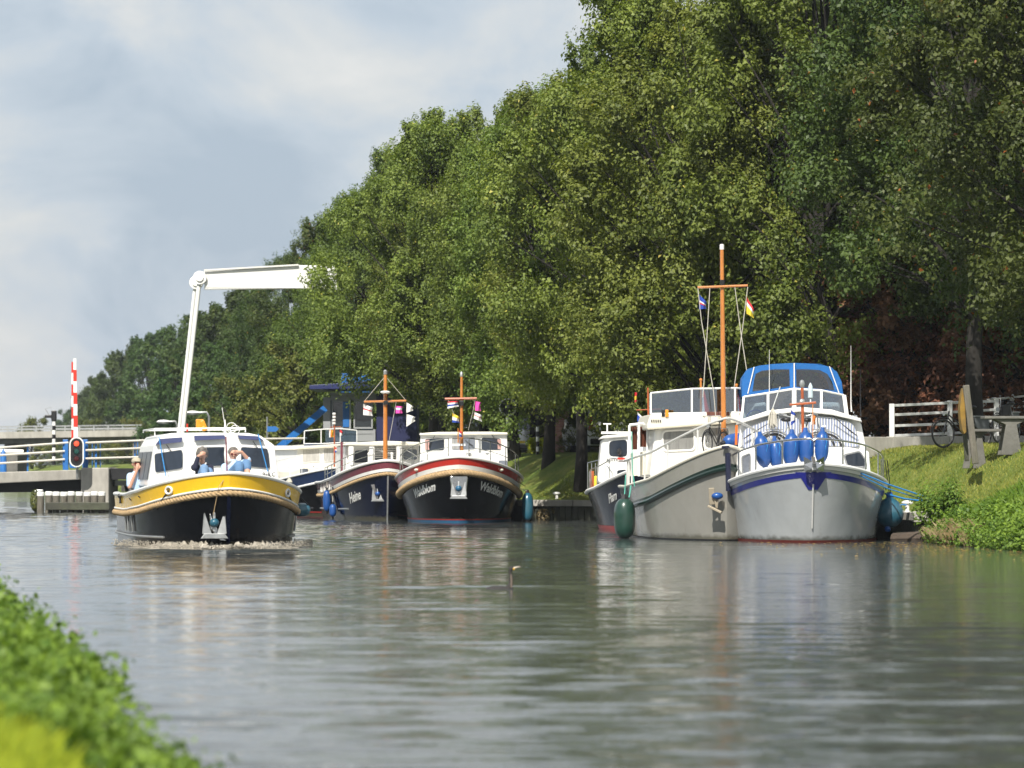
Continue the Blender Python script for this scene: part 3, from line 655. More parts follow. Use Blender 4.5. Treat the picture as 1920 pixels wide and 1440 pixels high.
# ------------------------------------------------------------------ hulls
class Hull:
    def __init__(s, L, B, zb, zm, zs=None, tb=.38, fb=(2.2,2.0), tw=.55, fw=(2.0,1.45), bw=.9, rake=.5, fl=1.5, ts=.65, stern=.8):
        s.L=L; s.B=B; s.zb=zb; s.zm=zm; s.zs=zs if zs is not None else zm; s.tb=tb; s.fb=fb; s.tw=tw; s.fw=fw; s.bw=bw; s.rake=rake; s.fl=fl; s.ts=ts; s.stern=stern
    def sheer(s, t): return s.zm+(s.zb-s.zm)*(max(0, 1-t/s.ts)**2*.6+.4*max(0, 1-t/(s.ts*.45))**1.3)+(s.zs-s.zm)*max(0, (t-.6)/.4)**2
    def half(s, t, k):
        sh = lambda u, n, m: max(0, 1-(1-u)**n)**(1/m)
        d = s.B/2*sh(min(1, t/s.tb), *s.fb); w = s.B/2*s.bw*sh(min(1, t/s.tw), *s.fw)
        q = 1-(1-s.stern)*max(0, (t-.7)/.3)**2; kk = min(1.05, max(0, k)); b = (w+(d-w)*kk**s.fl)*q
        if k < 0: b = w*q*(1+.6*k)
        return b
    def P(s, t, side, z, out=0):
        def raw(t, z):
            k = z/s.sheer(t); return Vector((side*s.half(t, k), t*s.L-s.rake*max(-.3, min(1.05, k))*(1-t)**3, z))
        p = raw(t, z)
        if out:
            t2 = min(1, t+.01); t1 = max(0, t-.01) if t > .012 else t
            a = raw(t2, z)-raw(t1, z); b = raw(t, z+.03)-raw(t, z-.03)
            if t < .006: a = Vector((side*.5, .25, 0))
            n = a.cross(b); n = n.normalized() if n.length > 1e-9 else Vector((0,-1,0))
            if n.x*side < 0: n = -n
            if t < .0005: n = Vector((0, -1, 0))
            p = p+n*out
        return p
    def ts_(s, t0, t1, n): return [t0+(t1-t0)*(i/n)**1.7 for i in range(n+1)]
    def band(s, m, z0, z1, out=0, t0=0, t1=1, nt=44, nz=3, sides=(-1,1)):
        """z0, z1: functions of t"""
        for sd in sides:
            rows = [[s.P(t, sd, z0(t)+(z1(t)-z0(t))*j/nz, out) for j in range(nz+1)] for t in s.ts_(t0, t1, nt)]
            if sd > 0: rows = [r_[::-1] for r_ in rows]
            m.grid([r_[::-1] for r_ in rows])
        return m
    def line(s, dz, out=0, t0=0, t1=1, n=44, side=None, zf=None):
        f = zf or (lambda t: s.sheer(t)+dz)
        pts = lambda sd: [s.P(t, sd, min(f(t), s.sheer(t)), out)+Vector((0, 0, max(0, f(t)-s.sheer(t)))) for t in s.ts_(t0, t1, n)]
        if side: return pts(side)
        return pts(-1)[::-1] + pts(1)[1:]
    def shell(s, root, name, mt, drop=0, label=None):
        m = MB(); s.band(m, lambda t: -.45, lambda t: s.sheer(t)-drop, nz=12, nt=50)
        n = 12; zt = s.sheer(1)-drop; l = [s.P(1, -1, -.45+(zt+.45)*j/n) for j in range(n+1)]; r = [s.P(1, 1, -.45+(zt+.45)*j/n) for j in range(n+1)]
        m.grid([l, r])
        return m.build(name, mt, root, smooth=True, angle=50, label=label)
    def deck(s, root, mt, drop=.25):
        m = MB(); rows = [[s.P(t, sd, s.sheer(t)-drop)-Vector((sd*.02, 0, 0)) for sd in (-1, 1)] for t in s.ts_(0.002, 1, 40)]
        m.grid([r_[::-1] for r_ in rows]); return m.build('deck', mt, root)
def tube_line(root, name, pts, r, mt, n=6, **kw):
    m = MB(); m.tube(pts, r, n); return m.build(name, mt, root, smooth=True, **kw)
def twisted_rope(root, name, pts, R_, mt, pitch=.3, strands=3, step=.04):
    pts = [Vector(p) for p in pts]; seg = [(b-a).length for a, b in zip(pts, pts[1:])]; tot = sum(seg); n = int(tot/step); P = []; acc = 0; i = 0
    for k in range(n+1):
        d = tot*k/n
        while i < len(seg)-1 and acc+seg[i] < d: acc += seg[i]; i += 1
        P.append((pts[i].lerp(pts[i+1], (d-acc)/max(1e-9, seg[i])), d))
    m = MB()
    for s_ in range(strands):
        q = []
        for k, (p, d) in enumerate(P):
            T = (P[min(k+1, n)][0]-P[max(k-1, 0)][0]).normalized(); a = T.cross(Vector((0,0,1))).normalized(); b = T.cross(a); th = 2*math.pi*(d/pitch+s_/strands)
            q.append(p+(a*math.cos(th)+b*math.sin(th))*R_*.52)
        m.tube(q, R_*.56, 5)
    return m.build(name, mt, root, smooth=True, angle=80)
def text_mesh(txt, h, shear=0):
    cu = bpy.data.curves.new('t', 'FONT'); cu.body = txt; cu.size = h; cu.align_x = 'CENTER'; cu.align_y = 'CENTER'; cu.shear = shear; cu.extrude = 0.002; cu.resolution_u = 3; cu.offset = h*.022
    o = bpy.data.objects.new('t', cu); col.objects.link(o); bpy.context.view_layer.update()
    me = bpy.data.meshes.new_from_object(o.evaluated_get(bpy.context.evaluated_depsgraph_get())); bpy.data.objects.remove(o); bpy.data.curves.remove(cu); return me
def hull_text(root, hull, txt, side, tc_, dz, h, mt, shear=.35, fat=0, wide=1.0):
    me = text_mesh(txt, h, shear); zc = hull.sheer(tc_)+dz
    tt = [tc_+(i-60)*.004 for i in range(121)]; tt = [t for t in tt if .002 < t < .9]; P = [hull.P(t, side, zc) for t in tt]
    cum = [0]
    for a, b in zip(P, P[1:]): cum.append(cum[-1]+(b-a).length)
    c0 = np.interp(tc_, tt, cum)
    for v in me.vertices:
        u, w, d = v.co.x*wide, v.co.y, v.co.z
        t = float(np.interp(c0+(u if side > 0 else -u), cum, tt)); z = zc+w+(hull.sheer(t)-hull.sheer(tc_))
        v.co = hull.P(t, side, z, .022+d)
    me.materials.append(mt); return link('name_lettering', me, root)
def flat_text(root, txt, x, y, z, h, mt, shear=0, rx=90, rz=0, name='lettering'):
    me = text_mesh(txt, h, shear); M = Matrix.Translation((x, y, z)) @ Matrix.Rotation(R(rz), 4, 'Z') @ Matrix.Rotation(R(rx), 4, 'X')
    me.transform(M); me.materials.append(mt); return link(name, me, root)
class Boat:
    def __init__(s, name, px, Y0, th, label, cat='boat', group='motor boats on the canal'):
        s.X0 = at(px, 885, Y0).x; s.Y0 = Y0; s.th = R(th)
        s.root = empty(name, (s.X0, Y0, 0), s.th, label, cat, group); s.O = Vector((s.X0, Y0, 0)); s.ey = Vector((-math.sin(s.th), math.cos(s.th), 0)); s.ex = Vector((math.cos(s.th), math.sin(s.th), 0))
    def at(s, px, py, yl, lean=0, z0=0):
        d = ray(px, py); C = Vector((0,0,CAMZ)); y = yl
        for _ in range(4 if lean else 1):
            k = (y-(C-s.O).dot(s.ey))/d.dot(s.ey); p = C+d*k; y = yl+lean*(p.z-z0)
        return ((p-s.O).dot(s.ex), p.z)
    def poly(s, P, yl, lean=0, z0=0): return [s.at(a, b, yl, lean, z0) for a, b in P]
    def p3(s, px, py, yl): x, z = s.at(px, py, yl); return Vector((x, yl, z))
    def w(s, v): return s.O+s.ex*v[0]+s.ey*v[1]+Vector((0,0,v[2]))
    def house(s, name, P, yl, depth, mt, lean=0, z0=0, back=1, bevel=.025, rz=None):
        m = MB(); m.prism(s.poly(P, yl, lean, z0), yl, yl+depth, lean, z0, back); return m.build(name, mt, s.root, bevel=bevel)
    def window(s, P, yl, glass=None, frame=None, lean=0, z0=0, r=.07, fw=.035, name='window', proud=.02, curtain=None):
        q = rpoly(s.poly(P, yl, lean, z0), r); g = grow(q, fw); n = len(q); m = MB()
        vs = []
        for ring, off in ((g, 0), (g, -proud), (q, -proud), (q, 0)):
            for (x, z) in ring: vs.append((x, yl+off+lean*(z-z0), z))
        fs = []
        for k in range(3):
            for i in range(n): fs.append((k*n+i, k*n+(i+1) % n, (k+1)*n+(i+1) % n, (k+1)*n+i))
        m.add(vs, fs); fr = m.build(name, frame or steel, s.root)
        m = MB(); m.prism(q, yl-.007, yl-.001, lean, z0); m.build('pane', glass or glass_d, fr)
        return fr
    def side_window(s, side, xz, y0, y1, z0, z1, glass=None, name='side_window'):
        m = MB(); x = xz; m.box((x+side*.004, (y0+y1)/2, (z0+z1)/2), (.012, y1-y0, z1-z0)); return m.build(name, glass or glass_d, s.root, bevel=.004)
    def rail(s, H, drop_in, hgt, t0, t1, r=.016, n=24, posts=(), side=None, name='guard_rail', mt=None, mids=()):
        """rail following the deck edge at inset drop_in, hgt above sheer (function or number)"""
        hf = hgt if callable(hgt) else (lambda t: hgt)
        f = lambda t, sd, k=1: H.P(t, sd, H.sheer(t), -drop_in)+Vector((0, 0, hf(t)*k))
        m = MB(); sides = (-1, 1) if side is None else (side,)
        ts = H.ts_(t0, t1, n)
        if side is None: m.tube([f(t, -1) for t in ts][::-1]+[f(t, 1) for t in ts], r, 7)
        else: m.tube([f(t, side) for t in ts], r, 7)
        o = m.build(name, mt or steel, s.root, smooth=True)
        for k in mids:
            mm = MB()
            for sd in sides: mm.tube([f(t, sd, k) for t in ts], r*.6, 5)
            mm.build('rail_wire', mt or steel, s.root, smooth=True)
        for t in posts:
            for sd in sides:
                mm = MB(); mm.tube([f(t, sd, 0), f(t, sd)], r*.85, 6); mm.build('stanchion', mt or steel, s.root, smooth=True)
        return o
def fender(name, c, r, h, mt, label, group, axis=(0,0,1), rope_to=None, ropem=None, n=16, eye_m=None, power=3.2):
    """long inflatable fender with end eyes; c = centre (world)"""
    root = empty(name, c, 0, label, 'fender', group); m = MB(); k = 9; prof = []
    for i in range(-k, k+1):
        u = i/k; z = u*h/2; rr = r*(1-abs(u)**power)**.5 if abs(u) < 1 else .02
        prof.append((max(rr, .02), z))
    m.lathe(prof, (0,0,0), axis, n); m.build('body', mt, root, smooth=True, angle=180)
    a = Vector(axis).normalized()
    for sg in (-1, 1): m = MB(); m.tube([a*(sg*(h/2-.05)), a*(sg*(h/2+.07))], [r*.42, r*.22], 8); m.build('eye', eye_m or blackm, root, smooth=True)
    if rope_to is not None:
        m = MB(); e = Vector(rope_to)-Vector(c); m.tube([a*(h/2+.03), e], .012, 5); m.build('lanyard', ropem or rope_w, root)
    return root
def flag(px0, py0, px1, py1, Y, label, bands, name='flag', drop=0, group='small flags on the boats', vertical=False, wave=.05, taper=1.0, curl=0, nu=10, nv=8):
    """cloth grid hoisted along (px0,py0)-(px0,py1)...; bands: list of (fraction, material) top to bottom"""
    a = at(px0, py0, Y); b = at(px1, py1, Y); w = b.x-a.x; h = a.z-b.z; m = MB(); rows = []
    for i in range(nu+1):
        u = i/nu; row = []
        for j in range(nv+1):
            v = j/nv; hh = h*(1-(1-taper)*u)
            row.append((a.x+w*u*(1-.12*math.sin(3*v)), Y+math.sin(u*6+v*2)*wave, a.z-hh*v-(h*(1-taper))*.35*u-drop*u*h-curl*math.sin(u*5)*.03))
        rows.append(row)
    b0 = len(m.v); mats = []
    for fr, mm in bands:
        if mm not in mats: mats.append(mm)
    for i in range(nu):
        for j in range(nv):
            t = (i+.5)/nu if vertical else (j+.5)/nv; acc = 0
            for fr, mm in bands:
                acc += fr
                if t <= acc+1e-6: m.mi = mats.index(mm); break
            m.add([rows[i][j], rows[i+1][j], rows[i+1][j+1], rows[i][j+1]], [(0,1,2,3)])
    o = m.build(name, mats, None, smooth=False, label=label, cat='flag', group=group); o.data.polygons.foreach_set('use_smooth', [True]*len(m.f)); return o
def cloth(n, c): return mat(n, c, .8, var=.1, scale=9)
c_white = cloth('white_cloth', (.75,.74,.72)); c_pink = cloth('pink_cloth', (.75,.08,.42)); c_red = cloth('red_cloth', (.6,.03,.04)); c_blue = cloth('blue_cloth', (.02,.06,.35)); c_yel = cloth('yellow_cloth', (.75,.55,.04)); c_or = cloth('orange_cloth', (.7,.2,.02)); c_grey = cloth('grey_cloth', (.35,.35,.36))
def mast(b, x, y, z0, z1, r, mt=None, top=True, name='mast'):
    m = MB(); m.tube([(x, y, z0), (x, y, z1)], [r, r*.7], 10); o = m.build(name, mt or varnish, b.root, smooth=True)
    if top: m = MB(); m.lathe([(r*.85, 0), (r*.9, .1), (r*.4, .14)], (x, y, z1), n=10); m.build('masthead_light', galv, o, smooth=True)
    return o
def anchor(b, x, y, z, s=1.0, plate=None, ball=None, nrm=(0,-1,0)):
    """hanging stockless anchor with two flukes, against the hull"""
    m = MB(); m.bar((x, y, z+.32*s), (x, y-.03, z-.05*s), .06*s, .05*s)
    for sg in (-1, 1):
        m.add([(x+sg*.05*s, y-.03, z-.1*s), (x+sg*.24*s, y-.05, z-.1*s), (x+sg*.21*s, y-.05, z+.3*s), (x+sg*.19*s, y-.03, z+.32*s),
               (x+sg*.05*s, y-.09, z-.1*s), (x+sg*.24*s, y-.10, z-.1*s), (x+sg*.21*s, y-.08, z+.3*s), (x+sg*.19*s, y-.06, z+.32*s)],
              [(0,1,2,3),(7,6,5,4),(0,4,5,1),(1,5,6,2),(2,6,7,3),(3,7,4,0)])
    m.prism([(x-.27*s, z-.19*s), (x+.27*s, z-.19*s), (x+.2*s, z-.09*s), (x-.2*s, z-.09*s)], y-.13, y-.02)
    o = m.build('anchor', galv, b.root, bevel=.008)
    if plate:
        m = MB(); m.prism(plate, y-.02, y+.05); m.build('anchor_plate', steel, b.root, bevel=.01)
    if ball is not None: m = MB(); m.ball((x, y-.07, z+.12*s), .09*s, 10, (1.1,1,1)); m.build('anchor_buoy', ball, o, smooth=True, angle=180)
    return o
def wiper(b, p, q):
    m = MB(); m.bar(p, q, .014, .014); mid = Vector(p).lerp(Vector(q), .55); d = (Vector(q)-Vector(p)); m.bar(mid, Vector(q)+d*.15+Vector((.03,-.01,0)), .022, .02); return m.build('wiper', blackm, b.root)

def curtain(b, P, yl, f0, f1, mt, lean=0, z0=0, folds=7):
    """curtain strip just inside the pane plus a clear glazing sheet over it"""
    q = b.poly(P, yl, lean, z0); (x0, z0_), (x1, _), (x2, z2), (x3, z3) = q
    m = MB(); rows = []; n = 14
    for i in range(n+1):
        u = f0+(f1-f0)*i/n; xt = x0+(x1-x0)*u; xb = x3+(x2-x3)*u; zt = z0_+(q[1][1]-z0_)*u-.03; zb = z3+(z2-z3)*u+.03
        rows.append([(xt, yl-.012+lean*(zt-z0)+.003*math.sin(i/n*folds*6.28), zt), (xb, yl-.012+lean*(zb-z0)+.003*math.sin(i/n*folds*6.28+.4), zb)])
    m.grid([r_[::-1] for r_ in rows]); return m.build('curtain', mt, b.root, smooth=True)
tan_c = mat('tan_curtain', (.42,.30,.15), .85, var=.3, scale=3, stretch=(8,1,.5)); pink_c = mat('pink_curtain', (.5,.3,.27), .85, var=.2); grey_c = mat('grey_curtain', (.3,.3,.3), .85, var=.3, scale=3, stretch=(8,1,.5))
# ------------------------------------------------------------------ the yellow tour boat under way
def yellow_boat():
    b = Boat('tour_boat', 427, 72.0, 9.5, 'yellow banded tour boat under way with two people sitting on its bow', group='motor boats on the canal'); r = b.root
    H = Hull(9.6, 3.3, 1.43, 1.0, 1.0, tb=.32, fb=(2.2,1.6), tw=.42, fw=(2.1,1.7), bw=.96, rake=.35, fl=1.2, ts=.5, stern=.86)
    H.shell(r, 'hull', black_hull, drop=.0)
    m = MB(); H.band(m, lambda t: H.sheer(t)-.27, lambda t: H.sheer(t)-.03, out=.012); m.build('yellow_band', yellow_p, r, smooth=True, angle=60)
    m = MB(); m.tube([p+Vector((0,0,.005)) for p in H.line(0, .005)], .035, 8); m.build('gunwale_rail', white, r, smooth=True)
    m = MB(); m.tube(H.line(-.285, .02), .022, 6); m.build('white_strake', white, r, smooth=True)
    m = MB(); m.tube(H.line(-.325, .01), .02, 6); m.build('dark_seam', blackm, r, smooth=True)
    twisted_rope(r, 'rope_fender', H.line(-.37, .03, t1=.8), .058, rope_m, pitch=.28)
    H.deck(r, offwhite, .22)
    m = MB(); m.bar(H.P(0, 1, -.1)+Vector((0,-.01,0)), H.P(0, 1, 1.0)+Vector((0,-.01,0)), .07, .05); m.build('stem_bar', navy_hull, r)
    for (t, sd) in ((.30, -1), (.36, -1), (.42, -1), (.34, 1), (.4, 1)):
        m = MB(); m.tube([H.P(t, sd, .3, .03), H.P(t, sd, .62, .03), H.P(t, sd, .92*H.sheer(t)-.32, .03)], .025, 6); m.build('rubbing_post', galv, r)
    m = MB(); m.tube(H.line(0, .03, t0=.12, t1=.95, side=-1, zf=lambda t: .22), .025, 6); m.tube(H.line(0, .03, t0=.2, t1=.95, side=1, zf=lambda t: .22), .025, 6); m.build('spray_rail', galv, r)
    # wheelhouse
    yl = 3.3; lean = .12; z0 = 1.2
    A = dict(lean=lean, z0=z0)
    m = MB(); P = b.poly([(277,912),(289,836),(300,817),(322,812),(392,811),(466,812),(489,817),(515,835),(524,912)], yl, **A)
    zsh = .8; P = [(x, max(z, zsh)) for x, z in P]
    m.prism(P, yl, yl+4.2, lean, z0, .99); m.build('wheelhouse', white, r, bevel=.03)
    W = [[(289,851),(341,843),(342,878),(291,886)], [(370,839),(422,838),(422,873),(370,874)], [(451,838),(501,841),(506,878),(452,873)]]
    for q in W: b.window(q, yl, glass_d, offwhite, r=.05, fw=.02, proud=.015, **A)
    for q in [[(291,834),(299,823),(341,820),(340,829)], [(363,817),(420,816),(422,823),(364,826)], [(444,816),(482,818),(494,826),(448,823)]]:
        b.window(q, yl, mat('blue_roof_glass', (.06,.07,.16), .1, coat=.5), offwhite, r=.02, fw=.015, proud=.012, name='roof_window', **A)
    # left side windows of the wheelhouse
    xa, za = b.at(277, 912, yl, **A); xb, zb = b.at(289, 836, yl, **A); za = max(za, zsh); xa0 = xa; sx = lambda z: xa+(xb-xa)*(z-za)/(zb-za)
    for (ya, yb) in ((yl+.35, yl+1.3), (yl+1.5, yl+2.6), (yl+2.8, yl+3.8)):
        m = MB(); m.add([(sx(1.3)-.012, ya, 1.3), (sx(1.3)-.012, yb, 1.3), (sx(1.85)-.012, yb+.05, 1.85), (sx(1.85)-.012, ya+.05, 1.85)], [(0,1,2,3)]); m.build('side_window', mat('dull_side_glass', (.05,.06,.075), .35), r, solid=.012)
    # curtains seen behind the right window
    curtain(b, W[2], yl, .5, .68, tan_c, **A); curtain(b, W[2], yl, .76, .95, tan_c, **A); curtain(b, W[0], yl, .78, .9, tan_c, **A)
    # wipers, vents, low locker
    wiper(b, b.p3(312,834,yl+.02), b.p3(330,858,yl+.03)); wiper(b, b.p3(474,827,yl+.02), b.p3(492,852,yl+.03))
    m = MB(); m.box((*b.at(303,899,yl-.25)[:1], yl-.2, 1.26), (.42, .3, .14)); m.build('deck_locker', white, r, bevel=.02)
    m = MB(); m.box((b.at(400,892,yl-.6)[0], yl-.45, 1.24), (1.6, 1.0, .12)); m.build('bow_seat', white, r, bevel=.03)
    flat_text(r, 'Bak.C', b.at(504,890,yl)[0], yl-.03, b.at(504,890,yl)[1], .11, black_p)
    # roof rail
    ytop = b.at(300,808,yl+.3)[1]; x0 = b.at(291,808,yl+.3)[0]; x1 = b.at(461,802,yl+.3)[0]
    zt = b.at(375,804,yl+.3)[1]; zb = b.at(375,812,yl+.3)[1]+.04
    m = MB()
    m.tube([(x0, yl+.4, zb-.1), (x0, yl+.4, zt), (x1, yl+.4, zt+.02), (x1, yl+.4, zb-.02)], .017, 6); m.tube([(x0, yl+3.6, zb), (x0, yl+3.6, zt), (x1, yl+3.6, zt+.02), (x1, yl+3.6, zb)], .017, 6)
    m.tube([(x0, yl+.4, zt), (x0, yl+3.6, zt)], .017, 6); m.tube([(x1, yl+.4, zt), (x1, yl+3.6, zt)], .017, 6); m.build('roof_rail', white, r, smooth=True)
    m = MB()
    for k in range(1, 4): x = x0+(x1-x0)*k/4; m.tube([(x, yl+.4, zb), (x, yl+.4, zt)], .012, 5)
    m.build('roof_rail_post', white, r)
    # orange roof lamp
    x, z = b.at(377, 795, yl+.5); m = MB(); m.box((x-.03, yl+.5, z+.01), (.14, .12, .17)); m.box((x+.05, yl+.48, z-.03), (.09, .1, .22), ry=R(-22)); m.lathe([(.05,0),(.05,.03)], (x+.05, yl+.42, z-.09), (0,-1,0), 12); m.build('roof_lamp', orange_p, r, bevel=.015)
    x, z = b.at(351, 802, yl+.7); m = MB(); m.tube([(x, yl+.7, z-.08), (x, yl+.7, z+.08)], .02, 6); m.build('jack_light', red_p, r); 
    x, z = b.at(422, 800, yl+.9); m = MB(); m.tube([(x, yl+.9, z-.12), (x, yl+.9, z+.14)], [.03, .01], 6); m.tube([(x, yl+.9, z), (x-.06, yl+.9, z+.38)], .006, 4); m.ring((x+.13, yl+.9, z-.02), .1, .007, (0,1,0), 16, 4); m.ring((x+.2, yl+.9, z-.06), .09, .007, (0,1,0), 16, 4); m.build('antenna', white, r)
    # blue shrouds
    for (a, c, d, e) in ((298,819,311,893), (484,814,502,884)):
        m = MB(); m.tube([b.p3(a, c, yl-.08), b.p3(d, e, yl-.35)], .011, 5); m.build('blue_line', rope_b, r)
    # jack staff with furled flag
    m = MB(); m.tube([b.p3(423.5,819,.35), b.p3(426,889,.1)], .014, 6); m.build('jack_staff', maroon_p, r)
    m = MB(); m.tube([b.p3(422.5,836,.30), b.p3(424,850,.28), b.p3(428,866,.26), b.p3(427,871,.24)], [.012,.04,.07,.02], 8); m.build('furled_flag', c_white, r, smooth=True)
    # hawse rings
    for t, sd in ((.085, -1), (.115, 1)):
        c = H.P(t, sd, H.sheer(t)-.16, .03); e = H.P(t+.015, sd, H.sheer(t)-.16, .03); tg = (e-c).normalized(); up = Vector((0,0,1)); m = MB()
        m.tube([c+tg*(.1*math.cos(a))+up*(.065*math.sin(a)) for a in [2*math.pi*k/18 for k in range(19)]], .022, 6); hw = m.build('hawse_ring', white, r, smooth=True)
        q = H.P(t+(.06 if sd < 0 else .1), sd, H.sheer(t)-.55, .06); m = MB(); m.tube([c, c.lerp(q, .5)-Vector((0,0,.03)), q], .016, 5); m.build('mooring_line', rubber, r)
    # anchor on its plate
    x, z = b.at(398, 985, .32); pl = [b.at(391,990,.3), b.at(390,963,.3), b.at(425,975,.3), b.at(427,1014,.3), b.at(410,1013,.3)]
    y0 = H.P(.03, -1, .45).y
    m = MB(); m.prism([(p_[0], p_[1]) for p_ in pl], y0-.22, y0-.14); m.build('anchor_plate', steel, r, bevel=.01)
    anchor(b, x, y0-.25, z-.06, .95, ball=teal_f)
    m = MB(); m.tube([b.p3(424,893,-.3), b.p3(410,914,-.32), b.p3(400,965,y0-.3)], .008, 5); m.build('anchor_line', rope_m, r)
    # bow bitts at the left gunwale
    for (px, py, yy) in ((226,930,5.2), (246,920,4.6)):
        p_ = b.p3(px, py, yy); m = MB(); m.ball(tuple(p_), .06, 8); m.tube([p_-Vector((0,0,.15)), p_], .03, 6); m.build('bollard', blackm, r, smooth=True)
    # fenders
    for (px, py, yy, ax, lab, t, sd) in ((264,970,2.9,(1,-.5,.05),'teal fender lying against the left bow of the yellow boat', .28, -1), (566,956,2.6,(1,.5,.1),'teal fender at the right bow of the yellow boat', .26, 1), (287,962,2.2,(1,-.6,0),'dark fender farther forward on the left bow of the yellow boat', .2, -1)):
        c = b.w(b.p3(px, py, yy)); p_ = b.w(H.P(t, sd, H.sheer(t)-.1, .05)); fender('boat_fender', c, .13, .34, teal_f, lab, 'fenders of the yellow boat', ax, rope_to=p_, ropem=rubber)
    # curtains
    for (pa, pb, lean_) in ((478,484,0),(490,493,0)):
        pass
    # bow foam
    rng = np.random.default_rng(9); m = MB(); foam = mat('bow_foam', (.55,.50,.42), .3, var=.5, bump=.8, scale=16, dirt=(.09,.08,.05), dirt_amt=1.0)
    for sd in (-1, 1):
        rows = []
        for i in range(71):
            t = .002+.29*(i/70)**1.25; p = H.P(t, sd, 0, 0); row = []
            hgt = (.085*math.exp(-((t-.05)/.12)**2)+.035)*(.75+.5*rng.random())*max(0, min(1, (.29-t)*9)); wd = .2+.7*t
            for j, (u, k) in enumerate(((-.06,0),(.0,.9),(.12,1.0),(.3,.6),(.6,.3),(1,.1),(1.25,-.2))):
                n_ = H.P(t, sd, 0, .5)-p; n_ = Vector((n_.x, n_.y-.12, 0)); n_.normalize(); q = p+n_*(u*wd); row.append((q.x, q.y, max(-.03, hgt*k*(.55+.9*rng.random())) if k > 0 else -.03))
            rows.append(row)
        m.grid(rows)
        for k in range(260): a_ = rng.uniform(-.5,.5); m.ball((a_, -.42-.15*rng.random()+abs(a_)*.5, .02+.07*rng.random()*(1-abs(a_))), rng.uniform(.008,.028), 5)
        for k in range(900):
            t = .01+.36*rng.random()**1.3; n_ = H.P(t, sd, 0, .5)-H.P(t, sd, 0); q = H.P(t, sd, 0)+n_*rng.uniform(.1, .9); m.ball((q.x, q.y-.1, .03+rng.random()**2*.11), rng.uniform(.005, .018), 5)
    o = m.build('bow_wave', foam, None, smooth=True, angle=180, label='brown white foam of the bow wave in front of the yellow boat', cat='foam', kind='stuff'); o.matrix_world = Matrix.Translation(b.O) @ Matrix.Rotation(b.th, 4, 'Z')
    return b, H
YB, YH = yellow_boat()

